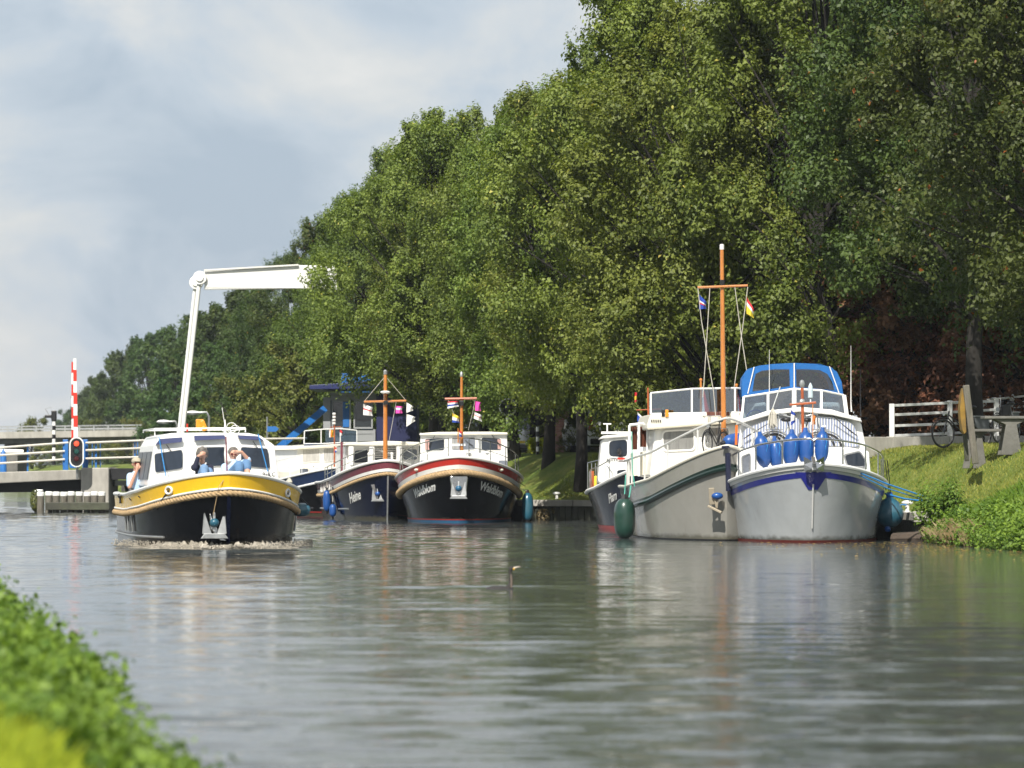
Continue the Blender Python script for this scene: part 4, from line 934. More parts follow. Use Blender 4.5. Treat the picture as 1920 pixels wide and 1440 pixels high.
# ------------------------------------------------------------------ red banded boat "Waldblom"
def red_boat():
    b = Boat('motor_boat', 860, 109.5, .5, 'black hulled boat with bright red band, name in white on both bows'); r = b.root
    H = Hull(10.5, 3.7, 1.88, 1.18, 1.2, tb=.33, fb=(2.2,1.65), tw=.42, fw=(2.2,1.6), bw=.82, rake=.45, fl=1.1, ts=.6)
    H.shell(r, 'hull', black_hull)
    m = MB(); H.band(m, lambda t: H.sheer(t)-.22, lambda t: H.sheer(t)-.04, out=.012); m.build('red_band', red_p, r, smooth=True, angle=60)
    m = MB(); H.band(m, lambda t: H.sheer(t)-.34, lambda t: H.sheer(t)-.22, out=.02); m.build('white_strake', white, r, smooth=True, angle=60)
    m = MB(); m.tube(H.line(0, .01), .04, 8); m.build('gunwale_rail', white, r, smooth=True)
    twisted_rope(r, 'rope_fender', H.line(-.43, .06, t1=.75), .092, rope_m, pitch=.36, strands=4)
    m = MB(); H.band(m, lambda t: -.1, lambda t: .07, out=.006); m.build('waterline_stripe', boot_blue, r)
    m = MB(); H.band(m, lambda t: .075, lambda t: .11, out=.008); m.build('boot_line', boot_red, r)
    H.deck(r, offwhite, .12)
    for sd in (-1, 1): hull_text(r, H, 'Waldblom', sd, .075 if sd > 0 else .085, -.74, .35, white, .3, wide=.86)
    for t, sd in ((.09, -1), (.09, 1)):
        c = H.P(t, sd, H.sheer(t)-.13, .03); m = MB(); m.ball(tuple(c), .055, 8, (1.3,1.3,.8)); m.build('hawse_hole', cream, r, smooth=True)
    yl = 3.1
    b.house('coach_roof', [(787,878),(787,853),(803,849),(935,849),(952,853),(952,878)], yl-1.0, 3, white)
    b.house('wheelhouse', [(788,872),(788,815),(794,812),(945,811),(951,814),(952,872)], yl, 3.2, white)
    b.house('roof', [(786,816),(787,812.5),(820,810),(920,809.5),(952,811),(952,815)], yl-.12, 3.6, cream, bevel=.02)
    for q in ([(797,823),(833,821),(833,844.5),(797,845.5)], [(847,821),(891,820),(891,843),(847,844)], [(903,820),(939,822),(940,844),(903,844)]): b.window(q, yl, glass_g if q[0][0] == 847 else glass_d, offwhite, r=.06, fw=.02)
    curtain(b, [(797,823),(833,821),(833,844.5),(797,845.5)], yl, 0, .22, pink_c); curtain(b, [(903,820),(939,822),(940,844),(903,844)], yl, .82, 1, pink_c); curtain(b, [(847,821),(891,820),(891,843),(847,844)], yl, .0, .3, grey_c)
    wiper(b, b.p3(815,817,yl-.04), b.p3(804,836,yl-.04)); wiper(b, b.p3(922,815,yl-.04), b.p3(934,832,yl-.04)); wiper(b, b.p3(872,825,yl-.04), b.p3(884,835,yl-.04))
    for px in (791, 938):
        m = MB(); x, z = b.at(px+5, 868, yl-1.02); m.box((x, yl-1.03, z), (.24, .03, .14)); m.build('vent_panel', glass_g, r)
    # mast
    ym = 1.3; x, z1 = b.at(865.5, 706, ym); z0 = b.at(865.5, 852, ym)[1]
    mo = mast(b, x, ym, z0, z1, .055)
    xa, za = b.at(834, 748, ym); xb, zb = b.at(894, 747, ym); m = MB(); m.tube([(xa, ym-.05, za), (xb, ym-.05, zb)], .035, 8); m.build('crosstree', teak, r, smooth=True)
    m = MB(); m.box((x, ym-.05, b.at(865,756,ym)[1]), (.13, .13, .14)); m.build('mast_collar', blackm, r, bevel=.01)
    m = MB(); m.box((x-.14, ym-.02, b.at(860,834,ym)[1]), (.5, .1, .06)); m.build('spreader', white, r)
    m = MB(); m.tube([b.p3(840,749,ym-.06), b.p3(856,788,ym-.06)], .006, 4); m.tube([b.p3(891,749,ym-.06), b.p3(886,775,ym-.06), b.p3(878,807,ym-.06)], .006, 4); m.build('flag_halyard', rope_w, r)
    m = MB(); m.tube([b.p3(859,803,ym-.3), b.p3(859,830,ym-.3)], .018, 6); m.build('ensign_staff', varnish, r)
    m = MB(); m.box((b.at(859,846,.8)[0], .8, b.at(859,850,.8)[1]), (.5, .3, .16)); m.build('anchor_windlass', white, r, bevel=.03)
    hf = lambda t: .52 + .06*min(1, t/.1)
    for sd in (-1, 1):
        b.rail(H, .12, hf, .01, .30, posts=(.01, .06, .13, .22, .30), side=sd, r=.017, mids=(.5,))
    x, z = b.at(860, 918, -.25); pl = [b.at(843,892,0), b.at(878,892,0), b.at(874,936,0), b.at(849,936,0)]; pl = rpoly(pl, .08)
    m = MB(); m.prism(pl, -.38, .25); m.build('anchor_plate', steel, r, bevel=.02)
    anchor(b, x, -.39, z-.08, .95, ball=boot_blue)
    p_ = H.P(.25, 1, 1.0, .1); c = b.w(b.p3(989, 950, 2.6)); fender('boat_fender', c, .17, .85, teal_f, 'long blue fender between the red banded boat and the quay', 'fenders of the black and navy boats', (0,.12,1), rope_to=b.w(p_))
    m = MB(); m.tube([b.p3(930,876,.8), b.p3(985,912,2.6)], .01, 4); m.build('mooring_line', rubber, r)
    Ym = b.w((0, ym, 0)).y-.08
    flag(839,752,861,766,Ym,'red white and blue flag at the left arm of the red banded boat crosstree',[(.25,c_red),(.2,c_white),(.3,c_blue),(.25,c_white)], taper=.7, drop=-.1)
    flag(848,774,862,792,Ym,'yellow white and blue pennant below the flag left of the mast',[(.35,c_yel),(.4,c_white),(.25,c_blue)], taper=.6, drop=.3, vertical=False)
    flag(891,752,902,770,Ym,'pink flag under the right crosstree arm of the red banded boat',[(1,c_pink)], taper=.9, drop=.1)
    flag(889,772,904,785,Ym,'white flag with red lines below the pink one, right of the mast',[(.4,c_white),(.1,c_red),(.2,c_white),(.1,c_red),(.2,c_white)], taper=.9, drop=.5)
    flag(861,806,867,818,b.w((0,ym-.3,0)).y,'small red white and blue flag low on the mast of the red banded boat',[(.33,c_red),(.34,c_white),(.33,c_blue)], taper=.8, drop=.3)
red_boat()

# ------------------------------------------------------------------ "Heine"
def heine():
    b = Boat('motor_boat', 726, 115.5, 8, 'navy hulled boat with maroon band, varnished mast and four flags'); r = b.root
    H = Hull(9.5, 3.0, 1.80, 1.12, 1.1, tb=.42, fb=(2.1,1.7), tw=.5, fw=(2.0,1.35), bw=.86, rake=.25, fl=1.3, ts=.7)
    H.shell(r, 'hull', navy_hull)
    m = MB(); H.band(m, lambda t: H.sheer(t)-.24, lambda t: H.sheer(t)-.07, out=.012); m.build('maroon_band', maroon_p, r, smooth=True, angle=60)
    m = MB(); H.band(m, lambda t: H.sheer(t)-.33, lambda t: H.sheer(t)-.24, out=.02); m.build('white_strake', white, r, smooth=True, angle=60)
    m = MB(); m.tube(H.line(0, .01), .045, 8); m.build('gunwale_rail', white, r, smooth=True)
    twisted_rope(r, 'rope_fender', H.line(-.4, .03, t1=.9), .055, rope_m, pitch=.3)
    H.deck(r, offwhite, .1)
    hull_text(r, H, 'Heine', -1, .135, -.82, .42, offwhite, .3, wide=.8)
    m = MB(); m.bar(H.P(0,1,-.1)+Vector((0,-.01,0)), H.P(0,1,1.4)+Vector((0,-.01,0)), .06, .04); m.build('stem_bar', galv, r)
    for t in (.36, .46, .58):
        m = MB(); c = H.P(t, -1, H.sheer(t)-.16, .02); e = (H.P(t+.02, -1, H.sheer(t)-.16)-H.P(t-.02, -1, H.sheer(t)-.16)).normalized(); up = Vector((0,0,1))
        q = [c+e*a+up*d for a, d in ((-.2,-.14),(.2,-.14),(.2,.14),(-.2,.14),(-.2,-.14))]; m.tube(q, .022, 5); m.build('freeing_port', offwhite, r)
    for t in (.3, .42): 
        m = MB(); m.tube([H.P(t,-1,.25,.03), H.P(t,-1,1.0,.03)], .03, 6); m.build('rubbing_post', navy_hull, r)
    m = MB(); m.tube(H.line(0,.02,t0=.2,t1=.8,side=-1,zf=lambda t:.3+.15*max(0,.4-t)), .03, 6); m.build('spray_rail', galv, r)
    yl = 3.4
    b.house('cabin', [(646,890),(648,836),(786,834),(787,885)], yl+.5, 3.0, white)
    b.house('roof', [(644,835),(650,831),(724,826.5),(787,829),(790,835),(700,836)], yl-.1, 4.2, cream, bevel=.03)
    for px in (658, 697, 748): 
        m = MB(); x, z = b.at(px, 850, yl); z0 = b.at(px, 872, yl)[1]; z1 = b.at(px, 836, yl)[1]; m.box((x, yl, (z0+z1)/2), (.16, .12, z1-z0)); m.build('roof_post', white, r, bevel=.02)
    b.window([(665,845),(690,843),(690,867),(663,868)], yl+.5, glass_d, offwhite); b.window([(703,841),(742,839),(742,862),(703,864)], yl+.5, glass_d, offwhite)
    m = MB()
    for k in range(6):
        x, z = b.at(722, 841+k*3.4, yl+.46); m.box((x, yl+.44, z), (.66, .03, .025))
    m.build('shutter_slat', offwhite, r)
    b.window([(756,843),(782,842),(782,862),(756,862)], yl+.5, glass_g, offwhite)
    m = MB(); x0, z0 = b.at(641, 850, yl+.2); m.box((x0, yl+.3, z0-.1), (.07, .1, .9)); m.build('maroon_door_post', maroon_p, r)
    ym = 1.6; x, z1 = b.at(721, 702, ym); xb_, z0 = b.at(724, 862, ym); mast(b, (x+xb_)/2, ym, z0, z1, .075)
    xm = (x+xb_)/2
    xa, za = b.at(682, 753.5, ym); xb, zb = b.at(761, 751.5, ym); m = MB(); m.tube([(xa, ym-.07, za), (xb, ym-.07, zb)], .035, 8); m.build('crosstree', varnish, r, smooth=True)
    m = MB(); m.box((xm, ym-.04, b.at(721,755,ym)[1]), (.13, .2, .12)); m.build('mast_collar', blackm, r, bevel=.01)
    m = MB(); m.ball((xm-.02, ym-.18, b.at(721,735.5,ym)[1]), .16, 14, (1,1,.3)); m.build('radar_dome', white, r, smooth=True, angle=180)
    m = MB(); m.tube([(xm, ym, z1-.05), (xa, ym-.07, za)], .007, 4); m.tube([(xm, ym, z1-.05), (xb, ym-.07, zb)], .007, 4); m.tube([b.p3(743,753,ym-.07), b.p3(729,830,ym-.07)], .007, 4); m.build('stay', rope_w, r)
    b.rail(H, .1, lambda t: .42, .03, .55, posts=(.03,.12,.22,.34,.46,.55), side=-1, mids=(.5,)); b.rail(H, .1, lambda t: .42, .03, .5, posts=(.03,.12,.24,.36), side=1, mids=(.5,))
    for px in (692, 700, 735):
        m = MB(); p_ = b.p3(px, 866, 2.6); m.tube([p_, p_+Vector((0,0,.22))], .04, 8); m.ball(tuple(p_+Vector((0,0,.24))), .055, 8); m.build('deck_vent', offwhite, r, smooth=True)
    c = H.P(.05, -1, .85, .02); x, z = b.at(707, 930, c.y-.15); pl = [b.at(694,909,c.y), b.at(719,907,c.y), b.at(719,938,c.y), b.at(704,938,c.y)]
    m = MB(); m.prism(pl, c.y-.22, c.y-.16); m.build('anchor_plate', steel, r, bevel=.01); anchor(b, x, c.y-.26, z-.02, .75, ball=blue_f)
    for px, py, yy, hh, lb in ((613,939,3.4,.68,'upper one of two long blue fenders hanging by the left bow of the navy boat'), (624,957,3.0,.4,'lower small blue fender at the waterline of the navy boat')):
        cc = b.w(b.p3(px, py, yy)); fender('boat_fender', cc, .11 if hh < .5 else .125, hh, blue_f, lb, 'fenders of the black and navy boats', rope_to=(cc.x, cc.y, cc.z+hh/2+.25))
    Ym = b.w((0, ym, 0)).y-.1
    flag(681,757,699,778,Ym,'white flag with red lines at the left arm of the tall navy boat crosstree',[(.4,c_white),(.08,c_red),(.22,c_white),(.08,c_red),(.22,c_white)], taper=.75, drop=.25)
    flag(742,761,755,775,Ym,'pink flag left of the two white pennants on the navy boat',[(.3,c_pink),(.15,c_white),(.55,c_pink)], taper=.9, drop=.05)
    flag(762,754,775,774,Ym,'tattered white pennant at the end of the navy boat crosstree',[(1,c_white)], taper=.35, drop=.2)
    flag(762,776,779,800,Ym,'tattered white pennant below the other one, right of the navy boat mast',[(1,c_white)], taper=.3, drop=0)
heine()

# ------------------------------------------------------------------ white cabin boat with flybridge behind
def white_boat():
    b = Boat('motor_boat', 640, 127, 21, 'white cabin boat with bluish flybridge screen, between yellow and navy boats'); r = b.root
    H = Hull(10.5, 3.5, 1.62, .95, 1.0, tb=.42, fb=(2.1,1.6), tw=.5, fw=(2.0,1.3), bw=.86, rake=.5, fl=1.3, ts=.7)
    H.shell(r, 'hull', black_hull)
    m = MB(); H.band(m, lambda t: H.sheer(t)-.36, lambda t: H.sheer(t)-.03, out=.012); m.build('navy_band', mat('navy_band_paint', (.012,.03,.09), .25, coat=.5), r, smooth=True, angle=60)
    m = MB(); m.tube(H.line(-.38, .03), .04, 8); m.build('white_strake', white, r, smooth=True); m = MB(); m.tube(H.line(0, .01), .03, 8); m.build('gunwale_rail', white, r, smooth=True)
    m = MB(); H.band(m, lambda t: .10, lambda t: .14, out=.008); m.build('boot_line', boot_red, r)
    H.deck(r, offwhite, .1); hull_text(r, H, '4830B', -1, .31, -.2, .17, offwhite, .1)
    yl = 3.0
    b.house('cabin', [(552,905),(558,842),(566,836),(642,834),(648,842),(650,905)], yl, 3.6, white)
    b.house('fore_cabin', [(541,905),(543,884),(560,879),(640,873),(640,905)], yl-1.6, 1.9, cream)
    b.house('roof', [(553,843),(560,838),(585,836),(640,832),(648,835),(648,840),(610,840)], yl-.15, 4.2, cream, bevel=.02)
    for q in ([(568,843),(599,842),(599,865),(568,867)], [(607,841),(640,840),(641,863),(607,865)]): b.window(q, yl, mat('curtained_glass', (.55,.54,.52), .15, var=.3, coat=.7, scale=3, stretch=(5,1,.6)), white, r=.05, fw=.02)
    ys = yl+.5; z0 = b.at(600,833,ys)[1]; z1 = b.at(600,806,ys)[1]
    q = [(571,808),(602,805),(638,804),(669,807)]; m = MB(); top = [b.p3(x_, y_, ys) for x_, y_ in q]; bot = [b.p3(x_+(-1 if i == 0 else 0), 832-(i > 1)*2, ys) for i, (x_, y_) in enumerate(q)]
    for i in range(3):
        m = MB(); m.add([bot[i], bot[i+1], top[i+1], top[i]], [(0,1,2,3)]); m.build('windscreen_pane', glass_b, r, solid=.012)
    m = MB(); m.tube(top, .022, 6); m.tube(bot, .022, 6)
    for a, c in zip(top, bot): m.tube([a, c], .02, 6)
    m.build('windscreen_frame', white, r)
    m = MB(); m.add([b.p3(570,838,ys), b.p3(645,834,ys), b.p3(645,829,ys), b.p3(570,833,ys)], [(0,1,2,3)]); m.build('flybridge_coaming', mat('navy_band_paint', (.012,.03,.09)), r, solid=.03)
    m = MB(); p_ = b.p3(627,870,1.0); x, z1 = b.at(626, 778, 1.0); m.tube([(p_.x, 1.0, p_.z-.3), (p_.x, 1.0, z1)], [.03, .02], 6); m.build('mast', teak, r); m = MB(); m.tube([b.p3(619,801,1.0), b.p3(639,800,1.0)], .012, 5); m.build('crosstree', teak, r)
    for k in range(4):
        p_ = b.p3(626.5, 776+k*6, 1.0); m = MB(); m.lathe([(.04,-.04),(.06,-.02),(.06,.02),(.04,.04)], tuple(p_), n=8); m.build('mast_light', offwhite, r)
    b.rail(H, .1, lambda t: .62, .12, .62, posts=(.12,.24,.36,.48,.62), side=-1, mt=white, r=.014)
    m = MB(); x, z = b.at(541, 875, 6.2); m.box((x, 6.2, z), (.09, .09, .85)); x2, _ = b.at(550, 860, 6.2); m.box((x2+.1, 6.3, z+.2), (.35, .1, .5)); m.build('stern_post', white, r)
    m = MB(); x, z = b.at(553, 868, 6.0); m.prism([(x-.12,z-.3),(x+.14,z-.3),(x+.14,z+.35),(x-.05,z+.35)], 6.0, 6.4); m.build('dark_cover', blackm, r)
    m = MB(); x, z = b.at(568, 885, 1.5); m.box((x, 1.38, z), (.28, .03, .22)); m.build('hatch_window', glass_g, r, bevel=.01)
    c = H.P(.12, -1, .9, .02); m = MB(); x, z = b.at(606, 920, c.y-.1); m.bar((x-.1, c.y-.2, z+.28), (x+.08, c.y-.15, z-.12), .1, .03); m.bar((x+.25, c.y-.2, z+.22), (x+.2, c.y-.15, z-.08), .08, .03); m.bar((x-.02,c.y-.2,z-.16), (x+.25,c.y-.15,z-.1), .1, .06); m.build('anchor', galv, r)
    Ym = b.w((0,1.0,0)).y
    flag(617,805,626,820,Ym,'orange and yellow flag on the thin red mast of the white boat',[(.3,c_white),(.4,c_or),(.3,c_yel)], taper=.8, drop=.1, vertical=True)
    flag(637,804,643,817,Ym,'faded red pennant right of the thin red mast of the white boat',[(.5,c_red),(.5,c_white)], taper=.5, drop=.3)
    flag(626,838,636,848,Ym,'small striped flag lower on the thin red mast of the white boat',[(.33,c_red),(.34,c_white),(.33,c_blue)], taper=.7, drop=.2)
    c = b.w(b.p3(588,886,2.4)); fender('boat_fender', c, .07, .3, blue_f, 'small blue fender on the navy band of the white boat', 'fenders of the black and navy boats')
white_boat()
# ------------------------------------------------------------------ bicycle builder (side on in the local x-z plane, front wheel at -x)
def bicycle(name, loc, rz, s, label, group, tyre=None, frame_m=None, front=True, coat=True, tilt=0):
    r = empty(name, loc, rz, label, 'bicycle', group); r.scale = (s, s, s); r.rotation_euler = (tilt, 0, rz)
    fm = frame_m or black_p; xs = (-.56, .54); R0 = .34
    for i, x in enumerate(xs):
        m = MB(); m.ring((x, 0, R0), R0-.02, .02, (0,1,0), 32, 6); w = m.build('wheel', rubber, r, smooth=True)
        m = MB(); m.ring((x, 0, R0), R0-.045, .009, (0,1,0), 28, 4); m.build('rim', mat('dull_rim', (.12,.12,.12), .5, metal=.5), w, smooth=True)
        m = MB()
        for k in range(14): a = 2*math.pi*k/14; m.bar((x, .01*(-1)**k, R0), (x+math.cos(a)*(R0-.04), 0, R0+math.sin(a)*(R0-.04)), .004, .004)
        m.lathe([(.025,-.04),(.025,.04)], (x, 0, R0), (0,1,0), 8); m.build('spoke', galv, w)
        m = MB(); m.ring((x, 0, R0), R0+.03, .014, (0,1,0), 20, 4, 20 if i else 40, 200 if i else 175); m.build('mudguard', fm, r, smooth=True)
    bb = (.08, 0, .29); st = (.24, 0, .82); hd = (-.38, 0, .86); hb = (-.42, 0, .70)
    m = MB(); m.tube([hd, hb], .02, 7); m.tube([hb, bb], .019, 7); m.tube([(-.40,0,.78), (.12,0,.42)], .015, 6); m.tube([bb, st], .017, 7); m.tube([bb, (xs[1], .03, R0)], .01, 5); m.tube([st, (xs[1], .03, R0)], .01, 5); m.build('frame', fm, r, smooth=True)
    m = MB(); m.tube([hb, (-.47, .0, .58), (xs[0], .04, R0)], .012, 6); m.tube([hb, (-.47, 0, .58), (xs[0], -.04, R0)], .012, 6); m.build('fork', fm, r, smooth=True)
    m = MB(); m.tube([hd, (-.36, 0, 1.06)], .013, 6); m.tube([(-.14, -.26, 1.04), (-.3, -.25, 1.08), (-.37, 0, 1.07), (-.3, .25, 1.08), (-.14, .26, 1.04)], .012, 6); m.build('handlebar', galv, r, smooth=True)
    m = MB(); m.ball((.28, 0, .96), .13, 10, (1.05, .75, .38)); m.tube([st, (.27, 0, .95)], .014, 6); m.build('saddle', blackm, r, smooth=True, angle=180)
    m = MB(); m.box((.55, 0, .75), (.36, .14, .015)); m.tube([(.42, .05, .75), (xs[1], .05, R0)], .007, 4); m.tube([(.7, .05, .75), (xs[1], .05, R0)], .007, 4); m.build('luggage_rack', galv, r)
    m = MB(); m.box((.28, -.03, .32), (.5, .03, .09)); m.lathe([(.09,-.02),(.09,.02)], (.08, -.04, .29), (0,1,0), 14); m.bar((.08,-.07,.29), (.2,-.08,.18), .02, .02); m.box((.2,-.12,.17), (.09,.09,.025)); m.build('chain_case', blackm, r, bevel=.01)
    m = MB(); m.lathe([(.05,-.04),(.03,.05)], (-.5, 0, .8), (1,0,0), 10); m.build('headlight', galv, r)
    if coat: m = MB(); m.prism([(.34,.74),(.76,.74),(.80,.40),(.62,.36),(.40,.5)], -.02, .02); m.build('coat_guard', mat('grey_mesh', (.12,.13,.14), .7), r)
    return r

# ------------------------------------------------------------------ grey motor cruiser with blue canopy
def grey_boat():
    b = Boat('motor_cruiser', 1522, 78.8, -1.5, 'pale grey hulled motor cruiser with blue canopy and blue fenders on its bow'); r = b.root
    H = Hull(8.4, 3.48, 1.62, 1.12, 1.1, tb=.39, fb=(2.2,1.75), tw=.48, fw=(2.2,1.75), bw=.90, rake=.75, fl=1.6, ts=.65)
    H.shell(r, 'hull', grey_hull)
    m = MB(); H.band(m, lambda t: H.sheer(t)-.28, lambda t: H.sheer(t)-.17, out=.006); m.build('blue_stripe', blue_s, r, smooth=True)
    m = MB(); rows = []
    for j in range(9):
        z = H.sheer(0)-.17-.36*j/8; hw = .12*(1-(j/8)**.5)+.012; rows.append([H.P(t, sd, z, .012) for sd, t in [(-1, t_) for t_ in (hw*.10, hw*.06, hw*.025, 0)]]+[H.P(t_, 1, z, .012) for t_ in (hw*.025, hw*.06, hw*.10)])
    m.grid(rows); m.build('stem_shield', blue_s, r)
    m = MB(); H.band(m, lambda t: -.1, lambda t: .05, out=.006); m.build('boot_line', mat('dark_red_antifouling', (.12,.02,.015), .5), r)
    m = MB(); m.tube(H.line(.0, .0), .045, 8); m.build('gunwale_rail', white, r, smooth=True)
    m = MB(); H.band(m, lambda t: H.sheer(t)-.10, lambda t: H.sheer(t), out=.02); m.build('white_strake', offwhite, r, smooth=True)
    H.deck(r, offwhite, .03)
    m = MB(); m.tube([H.P(0,1,.3)+Vector((0,-.02,0)), H.P(0,1,1.2)+Vector((0,-.02,0))], .018, 6); m.build('stem_band', offwhite, r)
    # cabins
    yl = 3.4; A = dict(lean=.12, z0=1.4)
    b.house('fore_cabin', [(1378,905),(1383,845),(1420,838),(1590,838),(1630,846),(1634,905)], yl-1.5, 2.0, white, bevel=.05)
    b.house('wheelhouse', [(1380,870),(1389,796),(1400,784),(1450,772),(1503,768),(1555,771),(1607,785),(1615,795),(1630,870)], yl, 2.6, white, **A)
    b.house('wheelhouse_roof', [(1386,795),(1388,787),(1440,770),(1500,763),(1560,768),(1612,784),(1617,791),(1560,778),(1500,772),(1445,778)], yl-.12, 2.9, offwhite, bevel=.02)
    curt = bpy.data.materials.new('striped_curtain'); curt.use_nodes = True; nt = curt.node_tree; p = nt.nodes['Principled BSDF']; p.inputs['Roughness'].default_value = .8
    tc = nd(nt, 'ShaderNodeTexCoord'); wv = nd(nt, 'ShaderNodeTexWave', i_Scale=5.2, i_Distortion=1.2, i_Detail=1.0); wv.bands_direction = 'X'; nt.links.new(tc.outputs['Object'], wv.inputs[0])
    cr = nd(nt, 'ShaderNodeValToRGB'); e = cr.color_ramp.elements; e[0].position = .3; e[0].color = (.30,.36,.55,1); e[1].position = .62; e[1].color = (.8,.8,.8,1); nt.links.new(wv.outputs['Fac'], cr.inputs[0]); nt.links.new(cr.outputs[0], p.inputs['Base Color'])
    bm = nd(nt, 'ShaderNodeBump', i_Strength=.8, i_Distance=.05); nt.links.new(wv.outputs['Fac'], bm.inputs['Height']); nt.links.new(bm.outputs[0], p.inputs['Normal'])
    MATS['striped_curtain'] = curt
    for q in ([(1393,806),(1440,788),(1498,782),(1498,834),(1392,842)], [(1512,782),(1560,784),(1600,795),(1612,838),(1512,834)]):
        w = b.window(q, yl-.02, curt, steel, r=.12, fw=.025, proud=.03, **A)
        pp = rpoly(b.poly(q, yl-.02, **A), .12); m = MB(); m.add([(x, yl-.045+.12*(z-1.4), z) for x, z in pp], [tuple(range(len(pp)))]); m.build('glazing', glass_c, w)
    b.window([(1584,854),(1612,848),(1622,864),(1624,874),(1590,874)], yl-1.52, glass_d, steel, r=.05)
    b.window([(1393,858),(1404,852),(1404,895),(1394,898)], yl-1.52, glass_g, steel, r=.04)
    wiper(b, b.p3(1455,786,yl-.2), b.p3(1400,818,yl-.12)); wiper(b, b.p3(1562,780,yl-.2), b.p3(1598,812,yl-.12))
    # flybridge windscreen
    ys = yl+1.5
    top = [(1395,744),(1440,737),(1489,729),(1540,732),(1582,741)]; bot = [(1391,788),(1440,781),(1489,776),(1540,778),(1588,786)]
    off = (0, -.3, -.45, -.3, 0)
    T = [b.p3(x, y, ys+o) for (x, y), o in zip(top, off)]; B_ = [b.p3(x, y, ys+o-.15) for (x, y), o in zip(bot, off)]
    for i in range(4):
        m = MB(); m.add([B_[i], B_[i+1], T[i+1], T[i]], [(0,1,2,3)]); m.build('windscreen_pane', glass_b, r, solid=.012)
    m = MB(); m.tube(T, .025, 6); m.tube(B_, .025, 6)
    for i, (a, c) in enumerate(zip(T, B_)): m.bar(a, c, .09 if i in (2, 4) else .05, .04)
    m.build('windscreen_frame', white, r)
    m = MB(); m.prism(b.poly([(1391,792),(1391,784),(1489,772),(1588,782),(1590,792)], ys), ys-.1, ys+2.6); m.build('flybridge_deck', white, r, bevel=.03)
    for px in (1417, 1555):
        m = MB(); x, z = b.at(px, 769, ys+.9); m.box((x, ys+.9, z), (.46, .14, .36)); m.box((x, ys+.7, z-.2), (.44, .4, .1)); m.build('helm_seat', cream, r, bevel=.06, seg=3)
    m = MB(); x, z = b.at(1428, 757, ys+1.5); m.box((x, ys+1.6, z+.05), (.75, .5, .28)); m.build('wooden_locker', teak, r, bevel=.03)
    m = MB(); x, z = b.at(1417, 786, ys+.2); m.ring((x, ys+.2, z), .2, .015, (0,1,.3), 20, 5, 0, 180); m.build('steering_wheel', blue_p, r)
    # canopy (curved fabric shell over bows)
    outl = [(1391,744),(1391,722),(1393,707),(1403,692),(1424,686),(1450,683),(1489,681),(1537,683),(1560,690),(1572,705),(1577,720),(1581,740)]
    inner = {0:0}
    m = MB(); rows = []
    for d, k in ((0, 1.0), (.5, 1.0), (1.3, 1.0), (2.1, .98), (2.6, .9)):
        row = []
        for i, (x_, y_) in enumerate(outl):
            px_, z_ = b.at(x_, y_, ys+.15); cx, cz = b.at(1487, 742, ys+.15); row.append((cx+(px_-cx)*k, ys+.15+d, cz+(z_-cz)*k))
        rows.append(row)
    m.grid([r_[::-1] for r_ in rows]); m.build('canopy', canvas_b, r, smooth=True, solid=.012, angle=60)
    yf = ys+.12
    def cp(P): return [b.p3(x, y, yf+ (-.45*(1-abs(x-1489)/100) if y > 722 else -.25*(1-abs(x-1489)/100))) for x, y in P]
    # front canvas panel with two vinyl windows: canvas strips round the openings
    L_out = [(1391,744),(1392,712),(1400,694),(1418,687),(1450,683),(1487.5,681)]; L_in = [(1411,734),(1414,712),(1417,701),(1428,695),(1452,692.5),(1480,692.5)]
    R_out = [(1490.5,681),(1530,683),(1556,688),(1569,697),(1578,716),(1581,741)]; R_in = [(1493,692.5),(1515,692.5),(1537,694),(1551,701),(1560,716),(1565,732)]
    for P, Q, last in ((L_out, L_in, 1), (R_out, R_in, 1)):
        m = MB(); a = cp(P); c = cp(Q); m.grid([a, c])
        if P is L_out: e = cp([(1487.5,681),(1487.5,730),(1391,744)]); f = cp([(1480,692.5),(1481,724),(1411,734)])
        else: e = cp([(1490.5,681),(1490.5,730),(1581,741)]); f = cp([(1493,692.5),(1493,725),(1565,732)])
        m.grid([e, f]); m.build('canopy_front', canvas_b, r, solid=.01)
    for q in ([(1411,734),(1414,712),(1417,701),(1428,695),(1452,692.5),(1480,692.5),(1481,724)], [(1493,692.5),(1515,692.5),(1537,694),(1551,701),(1560,716),(1565,732),(1493,725)]):
        m = MB(); m.add([v+Vector((0,-.01,0)) for v in cp(q)], [tuple(range(len(q)))]); m.build('canopy_window', vinyl_w, r)
    for a, c in (((1414,688),(1402,738)), ((1489,681),(1489,729)), ((1555,687),(1573,737))):
        m = MB(); v = cp([a, c]); m.tube([p_+Vector((0,-.03,0)) for p_ in v], .012, 5); m.build('canopy_zip', white, r)
    m = MB(); m.tube([v+Vector((0,-.03,0)) for v in cp([(1397,743),(1440,736),(1489,728),(1540,732),(1580,741)])], .012, 5); m.build('canopy_hem', white, r)
    # bow rail
    hf = lambda t: .48+.05*min(1, t/.1)
    b.rail(H, .08, hf, .0, .42, posts=(.035,.11,.2,.3,.42), r=.023, n=30)
    # short mast on the foredeck
    ym = 1.7; x, z1 = b.at(1504, 722, ym); z0 = H.sheer(.2)-.05; m = MB(); m.tube([(x+.03, ym, z0), (x, ym, z1)], .032, 8); mo = m.build('mast', teak, r, smooth=True)
    m = MB(); m.ball((x, ym, z1+.02), .06, 8, (1,1,1.6)); m.ball((x, ym-.02, z1-.35), .07, 8); m.build('mast_light', galv, mo, smooth=True)
    xa, za = b.at(1480, 759, ym); xb, zb = b.at(1530, 755, ym); m = MB(); m.bar((xa, ym-.06, za), (xb, ym-.06, zb), .04, .05); m.build('crosstree', teak, r, bevel=.01)
